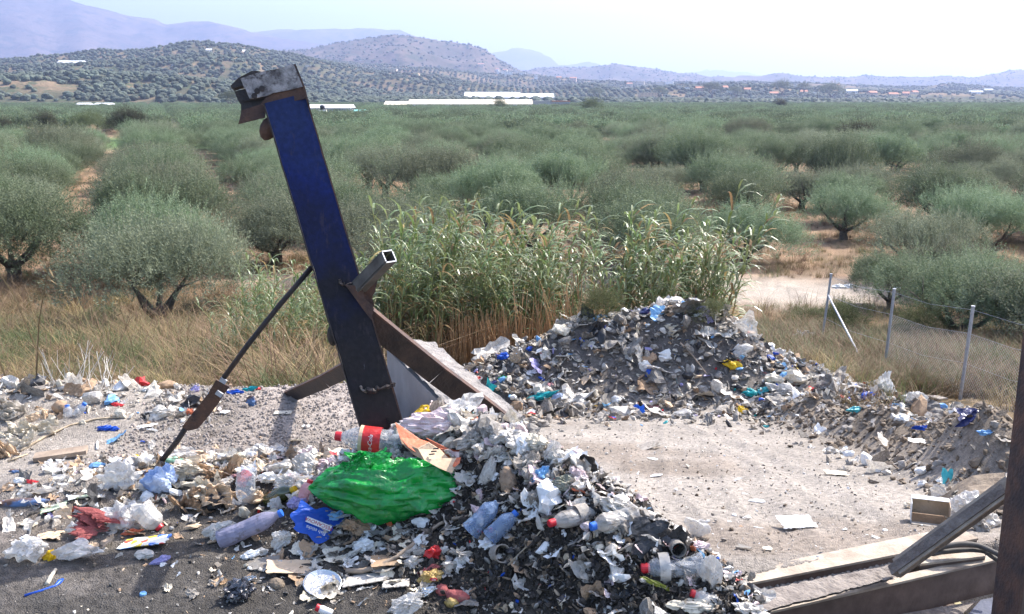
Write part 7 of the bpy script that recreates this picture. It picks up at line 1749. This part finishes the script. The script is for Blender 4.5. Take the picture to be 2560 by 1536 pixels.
zone_stuff('near_crest_sheets', 900, lambda r, n: along(NEAR[:6], r, n, .1, .2, -.04), {'white': 16, 'dusty': 14, 'pinkfilm': 8, 'cream': 6, 'clean': 6, 'film': 8, 'grey': 6}, {'bag': 2, 'sheet': 6}, .04, .11, 'matted plastic sheets and rags of the upper near heap', 33, lift=.12, tiltn=.5)
zone_stuff('near_crest_rubbish', 2600, nearS(.12, .15), NC, {'low': 3, 'sheet': 5, 'strip': 4}, .014, .055, 'small shreds on the crest of the near heap', 13)
DC = {'dark': 70, 'black': 12, 'soilclod': 18, 'grey': 9, 'dusty': 3, 'brown': 3, 'white': 1.0, 'stick': 2, 'blue': .4, 'red': .4}
zone_stuff('near_heap_compost', 15000, nearF, DC, {'low': 5, 'strip': 6, 'sheet': 2}, .012, .05, 'dark rotten shredded matter of the near heap', 14, lift=.25, tiltn=.9)
zone_named(70, lambda r: nearF(r, 1)[0], {'dark': 8, 'grey': 8, 'dusty': 7, 'white': 5, 'brown': 5, 'blue': 2, 'clean': 3, 'black': 5, 'film': 4, 'red': 1, 'orange': .6}, {'bag': 2, 'sheet': 4, 'strip': 2, 'shard': 2}, .04, .11, lambda x, y: 'on the near heap front ' + ('under the green bag' if x < .1 else 'below the capped bottles' if x < .5 else 'at its right end'), 15)
def frontS(r, n): return np.stack([r.normal(-.45, .45, n), r.normal(4.15, .22, n)], 1)
zone_stuff('front_sheets', 420, frontS, {'white': 10, 'film': 8, 'cream': 8, 'dusty': 12, 'brown': 6, 'grey': 8, 'clean': 4}, {'sheet': 6, 'bag': 1, 'shard': 1}, .03, .10, 'flattened trodden litter in front of the green bag', 35, lift=.05, tiltn=.3)
zone_stuff('front_shreds', 1500, frontS, {'dusty': 8, 'brown': 6, 'white': 8, 'grey': 8, 'dark': 6, 'cream': 4}, {'low': 3, 'strip': 5, 'sheet': 3}, .01, .04, 'shreds trodden into the dirt in front of the green bag', 36, lift=.1)
# foreground dirt and yard litter
zone_named(60, lambda r: np.array([r.uniform(-2.4, .1), r.uniform(3.5, 4.7)]), {'dusty': 6, 'cream': 3, 'white': 6, 'clean': 2, 'tan': 3, 'grey': 5, 'dark': 2}, {'sheet': 4, 'shard': 5, 'strip': 2}, .02, .08, lambda x, y: 'on the dark dirt in the ' + ('left' if x < -1.2 else 'middle') + ' foreground', 16)
zone_stuff('foreground_bits', 2600, lambda r, n: np.stack([r.uniform(-3.2, .3, n), r.uniform(3.3, 6.2, n)], 1), {'dusty': 6, 'cream': 2, 'white': 5, 'brown': 3, 'grey': 6, 'stone': 8, 'soilclod': 9}, {'low': 5, 'shard': 4, 'strip': 2}, .006, .026, 'small bits and stones on the foreground dirt', 17, lift=.15)
def yardS(r, n): return np.stack([r.uniform(-.3, 3.3, n), 4.5 * (12.2 / 4.5) ** r.rand(n)], 1)
zone_named(90, lambda r: yardS(r, 1)[0], {'clean': 5, 'white': 6, 'dusty': 7, 'grey': 3, 'cream': 3, 'brown': 2}, {'sheet': 2, 'shard': 8, 'strip': 2}, .02, .09, lambda x, y: 'on the ' + ('near' if y < 7 else 'far') + (' left' if x < 1.3 else ' right') + ' part of the yard', 18)
zone_stuff('yard_bits', 4200, yardS, {'clean': 2, 'white': 4, 'dusty': 6, 'stone': 14, 'soilclod': 6, 'brown': 1}, {'low': 6, 'shard': 3, 'strip': 1}, .008, .035, 'small chips and stones on the dusty yard', 19, lift=.15)
g_v, g_f = ico(1); r = np.random.RandomState(20); n = 9000
x = r.uniform(-2.5, -.7, n); y = r.uniform(4.9, 7.1, n); s = .003 + .011 * r.rand(n) ** 3
V, Fc = inst(crumple(g_v, .3, 1, 5, 3), g_f, rots(r.rand(n) * 6, r.rand(n) * 6, r.rand(n) * 6), np.stack([x, y, gz(x, y, False) + s * .2], 1), np.stack([s * 1.3, s, s * .8], 1))
ob('mound_gravel', mesh('mound_gravel', V, Fc), M['gravel'], kind='stuff', label='loose gravel covering the pale mound', cat='gravel')
# gravel on the beam ledge
n = 900; t = r.rand(n); A_, B_ = at_z(1880, 1475, -.25), at_z(2290, 1390, -.25); x = A_[0] + (B_[0] - A_[0]) * t + r.normal(0, .012, n); y = A_[1] + (B_[1] - A_[1]) * t + r.normal(0, .02, n); s = .006 + .014 * r.rand(n) ** 2
V, Fc = inst(crumple(g_v, .3, 1, 5, 3), g_f, rots(r.rand(n) * 6, r.rand(n) * 6, r.rand(n) * 6), np.stack([x, y, np.full(n, -.262)], 1), s)
V2, F2 = extrude([at_z(1850, 1462, -.285), at_z(2320, 1372, -.285), at_z(2330, 1402, -.285), at_z(1880, 1500, -.285)], (0, 0, -.02))
V, Fc, _ = join([(V, Fc), (V2, F2)]); ob('ledge_gravel', mesh('ledge_gravel', V, Fc), M['stone'], kind='stuff', label='gravel and crumbs caught between the beams', cat='gravel')
